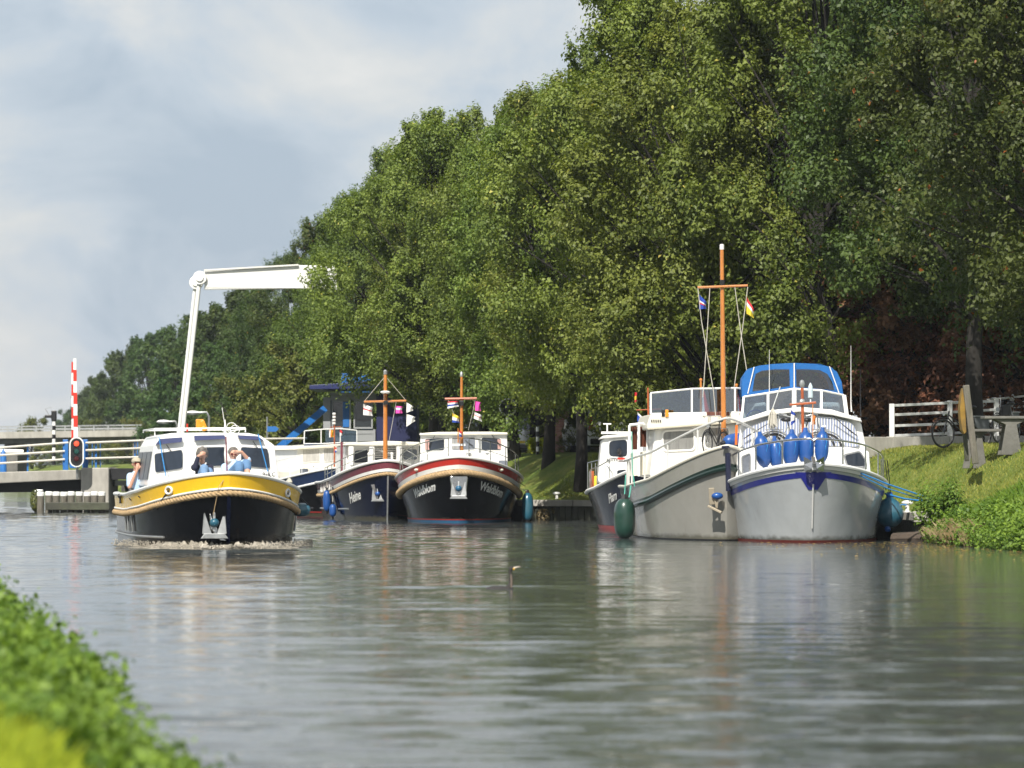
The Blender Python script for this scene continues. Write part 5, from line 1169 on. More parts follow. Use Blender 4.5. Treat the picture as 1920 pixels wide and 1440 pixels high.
    m = MB(); xx, zz = b.at(1519.5, 733, ym); m.lathe([(.03,-.16),(.055,-.14),(.055,0),(.045,.1),(.01,.17)], (xx, ym-.02, zz), n=12); m.tube([(xx, ym-.02, zz-.16), (xx, ym-.05, zb)], .015, 6); m.build('radar_reflector', mat('pale_blue_plastic', (.5,.6,.65), .4), r, smooth=True)
    m = MB(); m.tube([b.p3(1524,758,ym-.1), b.p3(1524,850,ym-.3)], .01, 5); m.build('flag_staff', varnish, r)
    m = MB(); x_, z_ = b.at(1502, 812, 1.5); m.lathe([(.07,-.06),(.07,.06)], (x_, 1.5, z_-.05), (0,-1,0), 12); m.build('search_light', steel, r)
    # whip antennas
    for (px, y0_, y1_, yy) in ((1442.5,656,775,ys-.2), (1595.5,648,772,yl+1.0), (1613,690,780,yl+2)):
        m = MB(); m.tube([b.p3(px+1, y1_, yy), b.p3(px, y1_-18, yy), b.p3(px, y0_, yy)], [.02,.012,.004], 5); m.build('antenna', offwhite if px < 1600 else blackm, r)
    # winged bow anchor
    x, z = b.at(1526, 868, -.75); m = MB()
    for sg in (-1, 1):
        m.add([(x+sg*.03,-.86,z+.03), (x+sg*.21,-.82,z+.13), (x+sg*.2,-.8,z-.03), (x+sg*.05,-.92,z-.12), (x+sg*.03,-.80,z+.02), (x+sg*.21,-.78,z+.12), (x+sg*.2,-.76,z-.04), (x+sg*.05,-.88,z-.14)], [(0,1,2,3),(7,6,5,4),(0,4,5,1),(1,5,6,2),(2,6,7,3),(3,7,4,0)])
        m.add([(x+sg*.05,-.92,z-.12), (x+sg*.2,-.8,z-.03), (x+sg*.2,-.8,z-.17), (x+sg*.05,-.86,z-.2)], [(0,1,2,3)])
    m.bar((x, -.95, z-.05), (x, -.4, z+.1), .07, .06); m.build('anchor', steel, r)
    m = MB(); m.box((x, -.62, z-.1), (.2, .5, .1)); m.build('bow_roller', white, r, bevel=.02)
    # port side orange fender board
    m = MB(); m.bar(b.p3(1378, 908, 3.0), b.p3(1381, 797, 3.0), .09, .05); m.build('orange_board', mat('orange_board', (.62,.13,.01), .45, var=.15), r)
    # blue fenders standing on the bow behind the rail
    names = ['leftmost','second from left','middle','second from right','rightmost']
    for i, (px, py, w_, h_) in enumerate([(1430,846,.145,.66),(1454,851,.125,.58),(1483,843,.15,.68),(1511,840,.155,.68),(1541,838,.13,.66)]):
        yy = 1.15-.12*abs(i-3); c = b.w(b.p3(px, py, yy)); fd = fender('boat_fender', c, w_*1.12, h_*1.04, blue_f, names[i]+' of the five blue fenders standing on the cruiser bow', 'blue fenders on the cruiser bow', ((-.16,-.05,.06,-.02,.05)[i], (.05,.1,.02,.06,.1)[i], 1), eye_m=blue_f, power=2.7); 
        m = MB(); m.tube([(0,-w_*.9,.2),(0.02,-w_*1.02,.02),(.05,-w_*1.0,-.1),(.09,-w_*.95,.1),(.06,-w_*.7,.25)], .009, 5); m.build('lanyard', rope_b, fd)
    # ball fender at the quay side
    c = b.w(b.p3(1668, 963, 2.5)); rr = .3; root = empty('ball_fender', c, 0, 'large round teal ball fender hanging at the right bow of the cruiser', 'fender', 'fenders of the quay boats')
    prof = [(.03,-rr)]+[(rr*math.sin(a)*(1 if a < 1.9 else .96), -rr*math.cos(a)*(1 if a < 1.7 else 1.12)) for a in [k*.2 for k in range(1, 15)]]+[(.05, rr*1.24)]
    m = MB(); m.lathe(prof, (0,0,0), n=24); m.build('body', teal_f, root, smooth=True, angle=180)
    m = MB(); m.lathe([(.07,0),(.08,.06),(.05,.12)], (0,0,rr*1.12), n=10); m.build('eye', blue_f, root, smooth=True); m = MB(); m.ball((-.05,-.1,-rr*1.08), .07, 8); m.build('plug', blue_f, root, smooth=True)
    p_ = b.w(H.P(.26, 1, H.sheer(.26), -.02)); m = MB(); m.tube([(0,0,rr*1.3), p_-c+Vector((0,0,.45))], .01, 5); m.tube([(.03,0,rr*1.3), p_-c+Vector((.05,0,.45))], .01, 5); m.build('lanyard', blackm, root)
    # mooring ropes
    q0 = b.w(H.P(.06, 1, H.sheer(.06)+.02)); g = 'blue mooring ropes of the cruiser'
    def rope(pts, lab, rad=.016):
        o = tube_line(None, 'mooring_rope', pts, rad, rope_b); return tag(o, lab, 'rope', g)
    e0 = at(1745, 935, 79.5); mid = q0.lerp(e0, .5)-Vector((0,0,.05))
    q0 = b.w(b.p3(1581, 874, -.1))
    rope([q0, q0.lerp(e0, .5)-Vector((0,0,.03)), e0], 'upper blue mooring rope from the cruiser bow to the weeds')
    rope([q0+Vector((0,.05,-.03)), q0.lerp(e0, .5)-Vector((0,0,.12)), e0+Vector((-.05,.1,-.05))], 'blue rope just under the upper mooring rope', .012)
    s0 = b.w(H.P(.3, 1, 1.0, .03)); e1 = at(1735, 940, 79.6); rope([s0, s0.lerp(e1, .5)-Vector((0,0,.03)), e1], 'middle blue mooring rope running from the hull side to the weeds', .02)
    cl = at(1700, 945, 81.2); s1 = b.w(H.P(.33, 1, .85, .03)); rope([s1, s1.lerp(cl, .5)-Vector((0,0,.05)), cl+Vector((0,0,-.02))], 'lower blue mooring rope tied to the white cleat', .014)
    # bicycles lying on the foredeck
    p_ = b.w((-.25, 2.0, H.sheer(.2)-.02)); 
    bk = bicycle('bicycle', b.w((b.at(1500,850,2.3)[0], 2.25, b.at(1500,872,2.3)[1])), b.th+R(180), 1.0, 'bicycle with grey wheels carried behind the blue fenders on the cruiser bow', 'bicycles on the boats', frame_m=galv, coat=False)
    bk2 = bicycle('bicycle', b.w((b.at(1490,850,2.6)[0], 2.6, b.at(1490,872,2.6)[1])), b.th+R(8), 1.0, 'second bicycle on the cruiser bow, handlebar standing above the fenders at left', 'bicycles on the boats', frame_m=mat('bike_silver', (.5,.5,.52), .35, metal=.5), coat=False, tilt=R(6))
    # mop
    m = MB(); rng = np.random.default_rng(3); a = b.p3(1449, 765, 2.0); 
    for k in range(60):
        an = rng.uniform(0, 6.28); rr_ = rng.uniform(.02, .11); m.tube([a, a+Vector((rr_*math.cos(an)*.7, rr_*math.sin(an)*.7, -.12)), a+Vector((rr_*math.cos(an), rr_*math.sin(an), -.33-rng.random()*.1))], .009, 4)
    mp_ = empty('mop', b.w((0,0,0)), b.th, 'white string mop hanging head down in front of the cruiser window', 'mop'); 
    m.build('mop_head', rope_w, mp_); m = MB(); m.tube([a, a+Vector((.16,.05,.45))], .014, 6); m.build('handle', galv, mp_)
    Yf = b.w((0, ym-.12, 0)).y
    flag(1483,768,1492,798,Yf,'blue and white pennant under the left arm of the cruiser bow mast',[(.3,c_blue),(.45,c_white),(.25,c_blue)], taper=.45, drop=.1)
    flag(1521,775,1530,796,Yf,'white and orange flag under the right arm of the cruiser bow mast',[(.45,c_white),(.55,c_or)], taper=.7, drop=.2, vertical=True)
    return b, H
GB, GH = grey_boat()

# ------------------------------------------------------------------ beige motor yacht with tall mast
def beige_boat():
    b = Boat('motor_yacht', 1362, 81.0, 1.5, 'warm grey motor yacht with dark green stripe and tall varnished mast'); r = b.root
    H = Hull(10.4, 3.7, 2.0, 1.12, 1.1, tb=.46, fb=(1.9,1.35), tw=.42, fw=(2.0,1.35), bw=.90, rake=.4, fl=1.4, ts=.55)
    H.shell(r, 'hull', beige_hull)
    m = MB(); gz = lambda t: H.sheer(t)*.70+.0
    m.tube(H.line(0, .03, zf=lambda t: H.sheer(t)-.47+.03*t), .055, 8); m.build('green_strake', green_p, r, smooth=True)
    m = MB(); H.band(m, lambda t: H.sheer(t)-.44, lambda t: H.sheer(t)-.36, out=.008); m.build('green_stripe', green_p, r)
    m = MB(); m.tube(H.line(0, .0), .035, 8); m.build('gunwale_rail', cream, r, smooth=True)
    m = MB(); H.band(m, lambda t: -.1, lambda t: .03, out=.006); m.build('boot_line', black_p, r)
    H.deck(r, cream, .06)
    yl = 3.6
    b.house('deck_house', [(1218,895),(1228,805),(1236,798),(1400,792),(1410,850),(1410,895)], yl, 3.8, white, bevel=.06)
    b.house('flybridge', [(1213,806),(1213,796),(1220,776),(1392,774),(1440,776),(1445,788)], yl-.25, 4.0, cream, bevel=.04)
    for q in ([(1243,810),(1300,807),(1301,842),(1245,844)], [(1322,803),(1366,801),(1366,838),(1322,840)]):
        b.window(q, yl, mat('grey_curtain_glass', (.22,.22,.21), .15, var=.3, coat=.6, scale=3, stretch=(6,1,.5)), white, r=.1, fw=.04, proud=.03)
    # side deck structure aft, brown curtains
    m = MB(); 
    for px in (1180, 1198, 1214): m.tube([b.p3(px, 893, 5.0), b.p3(px, 797, 5.0)], .03, 6)
    m.tube([b.p3(1180,797,5.0), b.p3(1216,793,5.0)], .035, 6); m.build('aft_frame', white, r, smooth=True)
    for q in ([(1184,800),(1195,799),(1195,842),(1184,843)], [(1200,800),(1214,798),(1214,832),(1200,838)]):
        m = MB(); P = b.poly(q, 5.15); n = 12; rows = []
        for i in range(n+1):
            u = i/n; x = P[0][0]+(P[1][0]-P[0][0])*u; rows.append([(x, 5.15+.03*math.sin(u*20), P[0][1]), (x, 5.15+.03*math.sin(u*20+.5), P[3][1])])
        m.grid(rows); m.build('brown_curtain', mat('brown_cloth', (.16,.05,.025), .8), r)
    m = MB(); m.prism(b.poly([(1182,893),(1182,850),(1215,846),(1215,890)], 5.2), 5.2, 5.3); m.build('aft_bulwark', cream, r)
    # flybridge windscreen
    ys = yl+.1; top = [(1220,737),(1297,729),(1378,727.5),(1430,732)]; bot = [(1220,776),(1297,774.5),(1378,773),(1430,775)]
    T = [b.p3(x, y, ys-(.25 if i in (1,2) else 0)) for i, (x, y) in enumerate(top)]; B_ = [b.p3(x, y, ys-(.25 if i in (1,2) else 0)) for i, (x, y) in enumerate(bot)]
    for i in range(3): m = MB(); m.add([B_[i], B_[i+1], T[i+1], T[i]], [(0,1,2,3)]); m.build('windscreen_pane', glass_b, r, solid=.012)
    m = MB(); m.tube(T, .022, 6); m.tube(B_, .02, 6)
    for a, c in zip(T, B_): m.bar(a, c, .06, .04)
    m.build('windscreen_frame', white, r)
    m = MB(); x, z = b.at(1346, 776, ys-.3); m.box((x, ys-.3, z), (.5, .12, .09)); m.build('wooden_rack', mat('dark_red_wood', (.14,.05,.035), .6), r, bevel=.01)
    m = MB(); x, z = b.at(1250, 775, ys-.3); m.box((x, ys-.35, z), (.07, .08, .16)); m.build('navigation_light', orange_p, r, bevel=.01); m = MB(); m.box((x-.08, ys-.32, z), (.07, .1, .14)); m.build('light_board', black_p, r)
    m = MB()
    for k in range(5): x, z = b.at(1222+k*4, 789, yl-.27); m.box((x, yl-.27, z), (.022, .02, .05))
    m.build('small_vent', black_p, r)
    # mast
    ym = 2.9; x1, z1 = b.at(1353.5, 468, ym); x0, z0 = b.at(1357.5, 838, ym)
    m = MB(); m.tube([(x0, ym, z0-.3), (x1, ym, z1)], [.062, .042], 12); mo = m.build('mast', varnish, r, smooth=True)
    m = MB(); m.lathe([(.05,0),(.05,.1),(.03,.12)], (x1, ym, z1), n=10); m.build('masthead_light', offwhite, mo); m = MB(); m.lathe([(.06,-.08),(.06,.06)], (x1+.015, ym, b.at(1354,530,ym)[1]), n=10); m.build('mast_collar', blackm, mo)
    A_ = b.p3(1308, 539, ym-.07); B2 = b.p3(1402, 535.5, ym-.07); m = MB(); m.tube([A_, B2], [.028,.028], 8); m.build('crosstree', varnish, r, smooth=True)
    for P in (((1308.5,540),(1315,600),(1338,735),(1342,782)), ((1331,541),(1325,640),(1318,745)), ((1378,539),(1390,630),(1400,694)), ((1402,538),(1393,610),(1376,730))):
        m = MB(); m.tube([b.p3(x, y, ym-.1+.02*k) for k, (x, y) in enumerate(P)], .009, 4); m.build('flag_halyard', rope_w, r)
    # guard rail rising to the bow
    hf = lambda t: .58
    b.rail(H, .06, hf, .0, .62, posts=(.06,.16,.28,.40,.46,.52), side=-1, r=.026, mt=mat('rail_white', (.6,.6,.58), .35))
    b.rail(H, .06, hf, .0, .5, posts=(.06,.2,.34), side=1, r=.026, mt=MATS['rail_white'])
    # anchor on port bow with blue buoy, roller on the stem
    x, z = b.at(1336, 944, .1); ta = next((k/400 for k in range(1, 200) if H.half(k/400, (z+.1)/H.sheer(k/400)) > abs(x)-.05), .05); c = H.P(ta, -1, z+.1)-Vector((0,.12,0)); m = MB(); m.bar((x-.05, c.y-.12, z+.33), (x-.03, c.y-.1, z-.02), .05, .12); m.bar((x-.12, c.y-.15, z-.05), (x+.16, c.y-.22, z-.19), .16, .05); m.bar((x+.0,c.y-.15,z+.18), (x+.06,c.y-.15,z-.1), .04, .04); m.bar((x+.09,c.y-.15,z+.18), (x+.06,c.y-.15,z-.1), .04, .04); m.build('anchor', mat('sandy_steel', (.36,.31,.23), .5, metal=.3), r, bevel=.01)
    m = MB(); m.ball((x+.07, c.y-.18, z+.16), .085, 10, (1.5,1,.9)); m.build('anchor_buoy', blue_f, r, smooth=True, angle=180)
    m = MB(); p_ = H.P(0, -1, 1.95); m.bar(p_+Vector((-.1,-.1,.02)), p_+Vector((.2,.25,.05)), .1, .05); m.tube([p_+Vector((0,.02,-.1)), p_+Vector((0.02,.05,-.9))], .06, 8); m.build('bow_roller', mat('navy_pipe', (.012,.015,.04), .4), r)
    # folded bicycle on the foredeck
    bicycle('bicycle', b.w((b.at(1344,838,2.0)[0], 2.3, b.at(1344,846,2.0)[1]-.1)), b.th+R(62), .8, 'dark bicycle standing on the bow of the warm grey yacht beside its mast', 'bicycles on the boats', coat=False)
    for (px, py, yy, rr, lb) in ((1375,826,1.7,.15,'round blue fender behind the orange board, beside the tall mast'), (1366,846,1.3,.13,'blue fender lying on the bow of the warm grey yacht')):
        cc = b.w(b.p3(px, py, yy)); fender('boat_fender', cc, rr, .5, blue_f, lb, 'fenders of the quay boats', (.9,.5,.2))
    cc = b.w(b.p3(1171, 972, 3.2)); fd = fender('boat_fender', cc, .235, .92, green_f, 'large dark green fender hanging at the left quarter of the warm grey yacht', 'fenders of the quay boats', rope_to=(cc.x+.03, cc.y+.1, cc.z+.95), ropem=rope_g, n=8)
    m = MB(); m.tube([(.1,0,.46),(.13,.05,.62),(.14,.1,.72)], .016, 5); m.tube([(.16,0,1.9),(.17,0,1.1),(.22,.0,.7)], .012, 5); m.build('lanyard', rope_g, fd)
    Yf = b.w((0, ym-.12, 0)).y
    flag(1311,551,1325,580,Yf,'blue and white pennant under the left arm of the tallest mast',[(.35,c_blue),(.2,c_white),(.1,c_red),(.35,c_blue)], taper=.4, drop=.35)
    flag(1400,556,1414,588,Yf,'red yellow and white flag under the right arm of the tallest mast',[(.3,c_red),(.25,c_white),(.45,c_yel)], taper=.5, drop=.6)
    # ensigns behind the flybridge glass
    for (px, y0_, y1_, lb, x2) in ((1314,712,775,'red flag on a varnished staff seen through the yacht flybridge glass',1331), (1381,722,775,'red and white flag on a staff between yacht and cruiser canopy',1391)):
        fr = empty('flag_on_staff', b.w((0,0,0)), b.th, lb, 'flag', 'small flags on the boats'); p0 = b.p3(px, y1_+8, 7.2); p1 = b.p3(px, y0_, 7.2)
        m = MB(); m.tube([p0, p1], .025, 6); m.ball(tuple(p1), .04, 8); m.build('staff', varnish, fr, smooth=True)
        w_ = b.at(x2, 750, 7.2)[0]-p0.x; rows = []
        for i in range(9):
            u = i/8; rows.append([(p0.x+.02+w_*u*(.35+.65*v), 7.2+.05*math.sin(5*u+3*v), p1.z-.1-(p1.z-p0.z)*.85*v-.5*u*(1-v)*.4) for v in (0,.33,.66,1)])
        m = MB(); m.mi = 0; n_ = len(rows); 
        for i in range(8):
            m.mi = 0 if i > 2 else 1
            for j in range(3): m.add([rows[i][j], rows[i+1][j], rows[i+1][j+1], rows[i][j+1]], [(0,1,2,3)])
        m.build('cloth', [c_red, c_white], fr)
    return b, H
BB, BH = beige_boat()

# ------------------------------------------------------------------ small navy boat "Flam..."
def flam():
    b = Boat('motor_boat', 1222, 92.5, -.5, 'small navy hulled boat with white cabin, partly hidden behind the green fender'); r = b.root
    H = Hull(8, 3.0, 1.62, .93, .9, tb=.5, fb=(1.9,1.35), tw=.5, fw=(2.0,1.3), bw=.80, rake=.4, fl=1.3, ts=.7)
    H.shell(r, 'hull', navy_hull)
    m = MB(); m.tube(H.line(0, .02), .05, 8); m.build('gunwale_rail', offwhite, r, smooth=True)
    m = MB(); H.band(m, lambda t: -.1, lambda t: .13, out=.006); m.build('boot_line', boot_red, r)
    H.deck(r, offwhite, .06); hull_text(r, H, 'Flam', -1, .18, -.42, .3, offwhite, .3)
    yl = 3.0
    b.house('fore_cabin', [(1134,915),(1136,872),(1150,868),(1215,864),(1215,915)], yl-1.3, 2.2, white, bevel=.05)
    b.house('wheelhouse', [(1120,905),(1128,826),(1134,820),(1215,815),(1217,905)], yl, 2.6, white, bevel=.04)
    b.house('roof', [(1124,823),(1130,817),(1216,810),(1217,816)], yl-.1, 2.9, offwhite)
    b.window([(1142,827),(1176,824),(1176,857),(1142,856)], yl, glass_d, white, r=.1, fw=.03, curtain=None)
    b.window([(1157,882),(1174,880),(1174,891),(1157,893)], yl-1.3, glass_d, white, r=.04, fw=.02)
    m = MB(); x, z = b.at(1146, 810, yl+.4); m.box((x+.3, yl+.5, z-.02), (1.1, .6, .06)); m.tube([(x-.1, yl+.4, z-.1), (x-.1, yl+.4, z+.2)], .02, 6); m.tube([(x-.2, yl+.4, z+.2), (x, yl+.4, z+.2)], .02, 6); m.build('roof_rack', white, r)
    m = MB(); x, z = b.at(1161, 847, yl-.15); m.ball((x, yl-.15, z), .06, 8, (1,1,1.4)); m.build('horn', blackm, r); m = MB(); m.box((x+.05, yl-.1, z-.17), (.18, .06, .05)); m.build('red_plate', red_p, r)
    flat_text(r, 'BETTY', b.at(1148,863,yl)[0], yl-.03, b.at(1148,863,yl)[1], .1, black_p)
    b.rail(H, .06, lambda t: .5, .2, .7, posts=(.2,.32,.44,.56,.7), side=-1, r=.015)
    m = MB(); x, z = b.at(1110, 905, 5.5); m.box((x, 5.5, z+.05), (.1, .06, .5)); m.build('orange_board', teak, r)
    m = MB(); x, z = b.at(1117, 905, 5.3); m.box((x, 5.3, z), (.09, .1, .35)); m.build('yellow_bag', c_yel, r, bevel=.03)
    m = MB(); x, z = b.at(1102, 890, 6.0); 
    for k in range(3): m.tube([(x+k*.1, 6.0, z-.45), (x+k*.1, 6.0, z+.3)], .015, 5)
    m.tube([(x, 6, z+.3), (x+.4, 5.6, z+.4)], .015, 5); m.build('stern_ladder', steel, r)
    # signal mast with coloured string seen above
    ms = 7.0; x, z0 = b.at(1217, 795, ms); _, z1 = b.at(1217, 727, ms); m = MB(); m.tube([(x, ms, z0-.8), (x-.03, ms, z1)], .025, 6); m.build('mast', teak, r); m = MB(); m.tube([b.p3(1193,769,ms), b.p3(1240,767,ms)], .014, 5); m.build('crosstree', teak, r)
    Yf = b.w((0,ms,0)).y
    flag(1190,735,1195,755,Yf,'furled red and yellow pennant above the small navy boat',[(.4,c_red),(.35,c_yel),(.25,c_red)], taper=.8)
    flag(1195,772,1208,790,Yf,'furled blue and white pennant above the small navy boat',[(.3,c_white),(.7,c_blue)], taper=.5, drop=.6)
flam()
# ------------------------------------------------------------------ quay wall
def quay():
    pts = [Vector((x, y, 0)) for x, y in PR if 80 < y < 165]
    wall = empty('quay_wall', (pts[0].x, pts[0].y, 0), 0, 'concrete capped quay wall with dark wooden planks along the moorings', 'quay wall'); O = wall.location.copy()
    # cap as slabs, planks as separate parts in view
    nplank = 0
    for a, c in zip(pts, pts[1:]):
        d = (c-a); L_ = d.length; d.normalize(); nn = Vector((d.y, -d.x, 0))   # towards land (right)
        if nn.x < 0 and abs(d.y) > .3: nn = -nn
        if abs(d.y) <= .3: nn = Vector((0, 1, 0))
        k = max(1, round(L_/1.9))
        for i in range(k):
            p = a+d*(L_*i/k)+d*.008; q = a+d*(L_*(i+1)/k)-d*.008; m = MB()
            w0 = nn*(-.12); w1 = nn*.42; z0, z1 = .42, .60+.004*((i*7) % 3)
            vs = [p+w0, q+w0, q+w1, p+w1]; m.add([v-O+Vector((0,0,z0)) for v in vs]+[v-O+Vector((0,0,z1)) for v in vs], [(3,2,1,0),(4,5,6,7),(0,1,5,4),(1,2,6,5),(2,3,7,6),(3,0,4,7)])
            m.build('cap_slab', concrete, wall, bevel=.015)
        m = MB(); m.add([v-O for v in (a+nn*.06+Vector((0,0,-.3)), c+nn*.06+Vector((0,0,-.3)), c+nn*.06+Vector((0,0,.42)), a+nn*.06+Vector((0,0,.42)))], [(0,1,2,3)]); m.build('backing', wetwood, wall, solid=.03)
        # planks only where visible (basin end, corner)
        if a.y > 110 and a.y < 117 and abs(d.y) < .5:
            n_ = int(L_/.2)
            for i in range(n_):
                p = a+d*(L_*(i+.5)/n_); h = .42; m = MB(); ang = math.atan2(d.y, d.x); m.box(p-O+Vector((0,0,.04+.0))+nn*(-.01+.015*((i*5) % 3)/2), (.185, .05, .74), rz=ang); m.build('plank', wetwood, wall)
        elif a.y < 82:
            n_ = int(L_/.22)
            for i in range(n_):
                p = a+d*(.22*(i+.5)); ang = math.atan2(d.y, d.x); m = MB(); m.box(p-O+Vector((0,0,.04)), (.2, .05, .74), rz=ang); m.build('plank', wetwood, wall)
    # front return at the near end (faces the camera)
    p = Vector((PR[5][0], PR[5][1], 0)); m = MB(); m.box((p.x+.75-O.x, p.y-.13-O.y, .50), (1.9, .26, .2)); m.build('cap_slab', concrete, wall, bevel=.015); m = MB(); m.box((p.x+.75-O.x, p.y-.03-O.y, .05), (1.8, .1, .72)); m.build('backing', wetwood, wall)
    m = MB(); m.tube([(8.0,80.6,.05),(8.5,80.2,.07),(9.3,79.9,.06)], [.12,.14,.1], 8); tag(m.build('sunken_log', mat('old_log', (.08,.06,.045), .9, var=.4, bump=.8, scale=6), None, smooth=True), 'old log lying in the water under the quay end', 'log')
    # mooring cleats
    for (px, py, Y, lb) in ((1701,944,81.3,'white mooring cleat on the near quay end with a blue rope round it'), (1044,934,116.6,'white mooring cleat on the far quay right of the red banded boat')):
        c = at(px, py, Y); r = empty('mooring_cleat', (c.x, c.y, .60), 0, lb, 'cleat', 'white mooring cleats on the quay'); m = MB(); m.lathe([(.06,0),(.045,.05),(.045,.16)], (0,0,0), n=10); m.build('stem', offwhite, r, smooth=True); m = MB(); m.ball((0,0,.2), .085, 10, (1.5,1,.6)); m.build('cap', white, r, smooth=True, angle=180)
    rng = np.random.default_rng(8); C = []; N = []
    for k in range(1500):
        i = k % 3; cx = (.95, 1.35, 1.75)[i]; d = unit(rng, 1)[0]; C.append((cx+d[0]*.22, 115.7+d[1]*.1, .12+(.18 if i == 1 else 0)+d[2]*.22)); N.append(d+np.array([0,0,.5]))
    me = leaf_mesh('dry_weeds', np.array(C), np.array(N), rng.uniform(.04,.08,1500), rng.random(1500)*.9, rng=rng); me.materials.append(MATS['dry_blades']); tag(link('dry_weeds', me), 'dry tan weeds hanging on the planks of the far quay', 'weeds', kind='stuff')
quay()
# stone revetment against the road behind the lawn
def curb():
    a = at(1640, 850, 93.5); c = at(1880, 832, 97); o = empty('curb_wall', (a.x, a.y, 2.0), 0, 'low pale concrete curb wall under the white fence', 'curb wall'); A = Vector((a.x-1.0, a.y-.2, 0)); C_ = Vector((c.x+1.6, c.y+1.2, 0)); d = C_-A; L_ = d.length; d.normalize(); n = Vector((-d.y, d.x, 0)); k = 8
    for i in range(k):
        p = A+d*(L_*i/k+.006); q = A+d*(L_*(i+1)/k-.006); m = MB(); vs = [p, q, q+n*.25, p+n*.25]
        m.add([v-o.location+Vector((0,0,1.8)) for v in vs]+[v-o.location+Vector((0,0,2.30+.012*i)) for v in vs], [(3,2,1,0),(4,5,6,7),(0,1,5,4),(1,2,6,5),(2,3,7,6),(3,0,4,7)]); m.build('curb_stone', concrete, o, bevel=.015)
curb()
def fences():
    Y0 = 95.0
    def P(px, py, Y): return at(px, py, Y)
    f = empty('white_fence', tuple(P(1672, 832, Y0)), 0, 'near white four rail fence standing on the concrete curb', 'fence'); O = f.location.copy()
    posts = [(1672,757,832,Y0), (1781,751,829,Y0+1.5), (1868,748,826,Y0+2.8)]
    for i, (px, yt, yb, Y) in enumerate(posts):
        t = P(px, yt, Y); q = P(px, yb, Y); m = MB(); m.box(((t.x)-O.x, t.y-O.y, (t.z+q.z-.1)/2-O.z), (.125, .1, t.z-q.z+.1)); m.build('post', white, f, bevel=.01)
    for k, (ya, yb_, yc) in enumerate(((760.5,755.5,752),(778,773,768),(798.5,794.5,789),(817,812.5,807))):
        for (pa, pb) in ((0, 1), (1, 2)):
            A = P(posts[pa][0], (ya, yb_, yc)[pa], posts[pa][3]); B_ = P(posts[pb][0], (ya, yb_, yc)[pb], posts[pb][3]); dd = (B_-A).normalized()
            m = MB(); m.bar(A+dd*.065-O, B_-dd*.065-O, .05, .065); m.build('rail', white, f, bevel=.006)
    g = empty('white_fence', tuple(P(1852, 790, 101)), 0, 'farther white fence with closely set posts behind the oak trunk', 'fence'); O = g.location.copy()
    ps = [(1846,747,805,100.0),(1855,744,806,102.5),(1874,741,806,101.2),(1897,739,806,100.6),(1925,737,806,100.0)]
    for (px, yt, yb, Y) in ps:
        t = P(px, yt, Y); q = P(px, yb, Y); m = MB(); m.box((t.x-O.x, t.y-O.y, (t.z+q.z)/2-O.z), (.1, .08, t.z-q.z)); m.build('post', white, g, bevel=.01)
    for k, dy in enumerate((4, 23, 44)):
        A = P(1843, 747+dy, 100.4); B_ = P(1925, 738+dy, 99.8); m = MB(); m.bar(A-O, B_-O, .04, .055); m.build('rail', white, g)
fences()
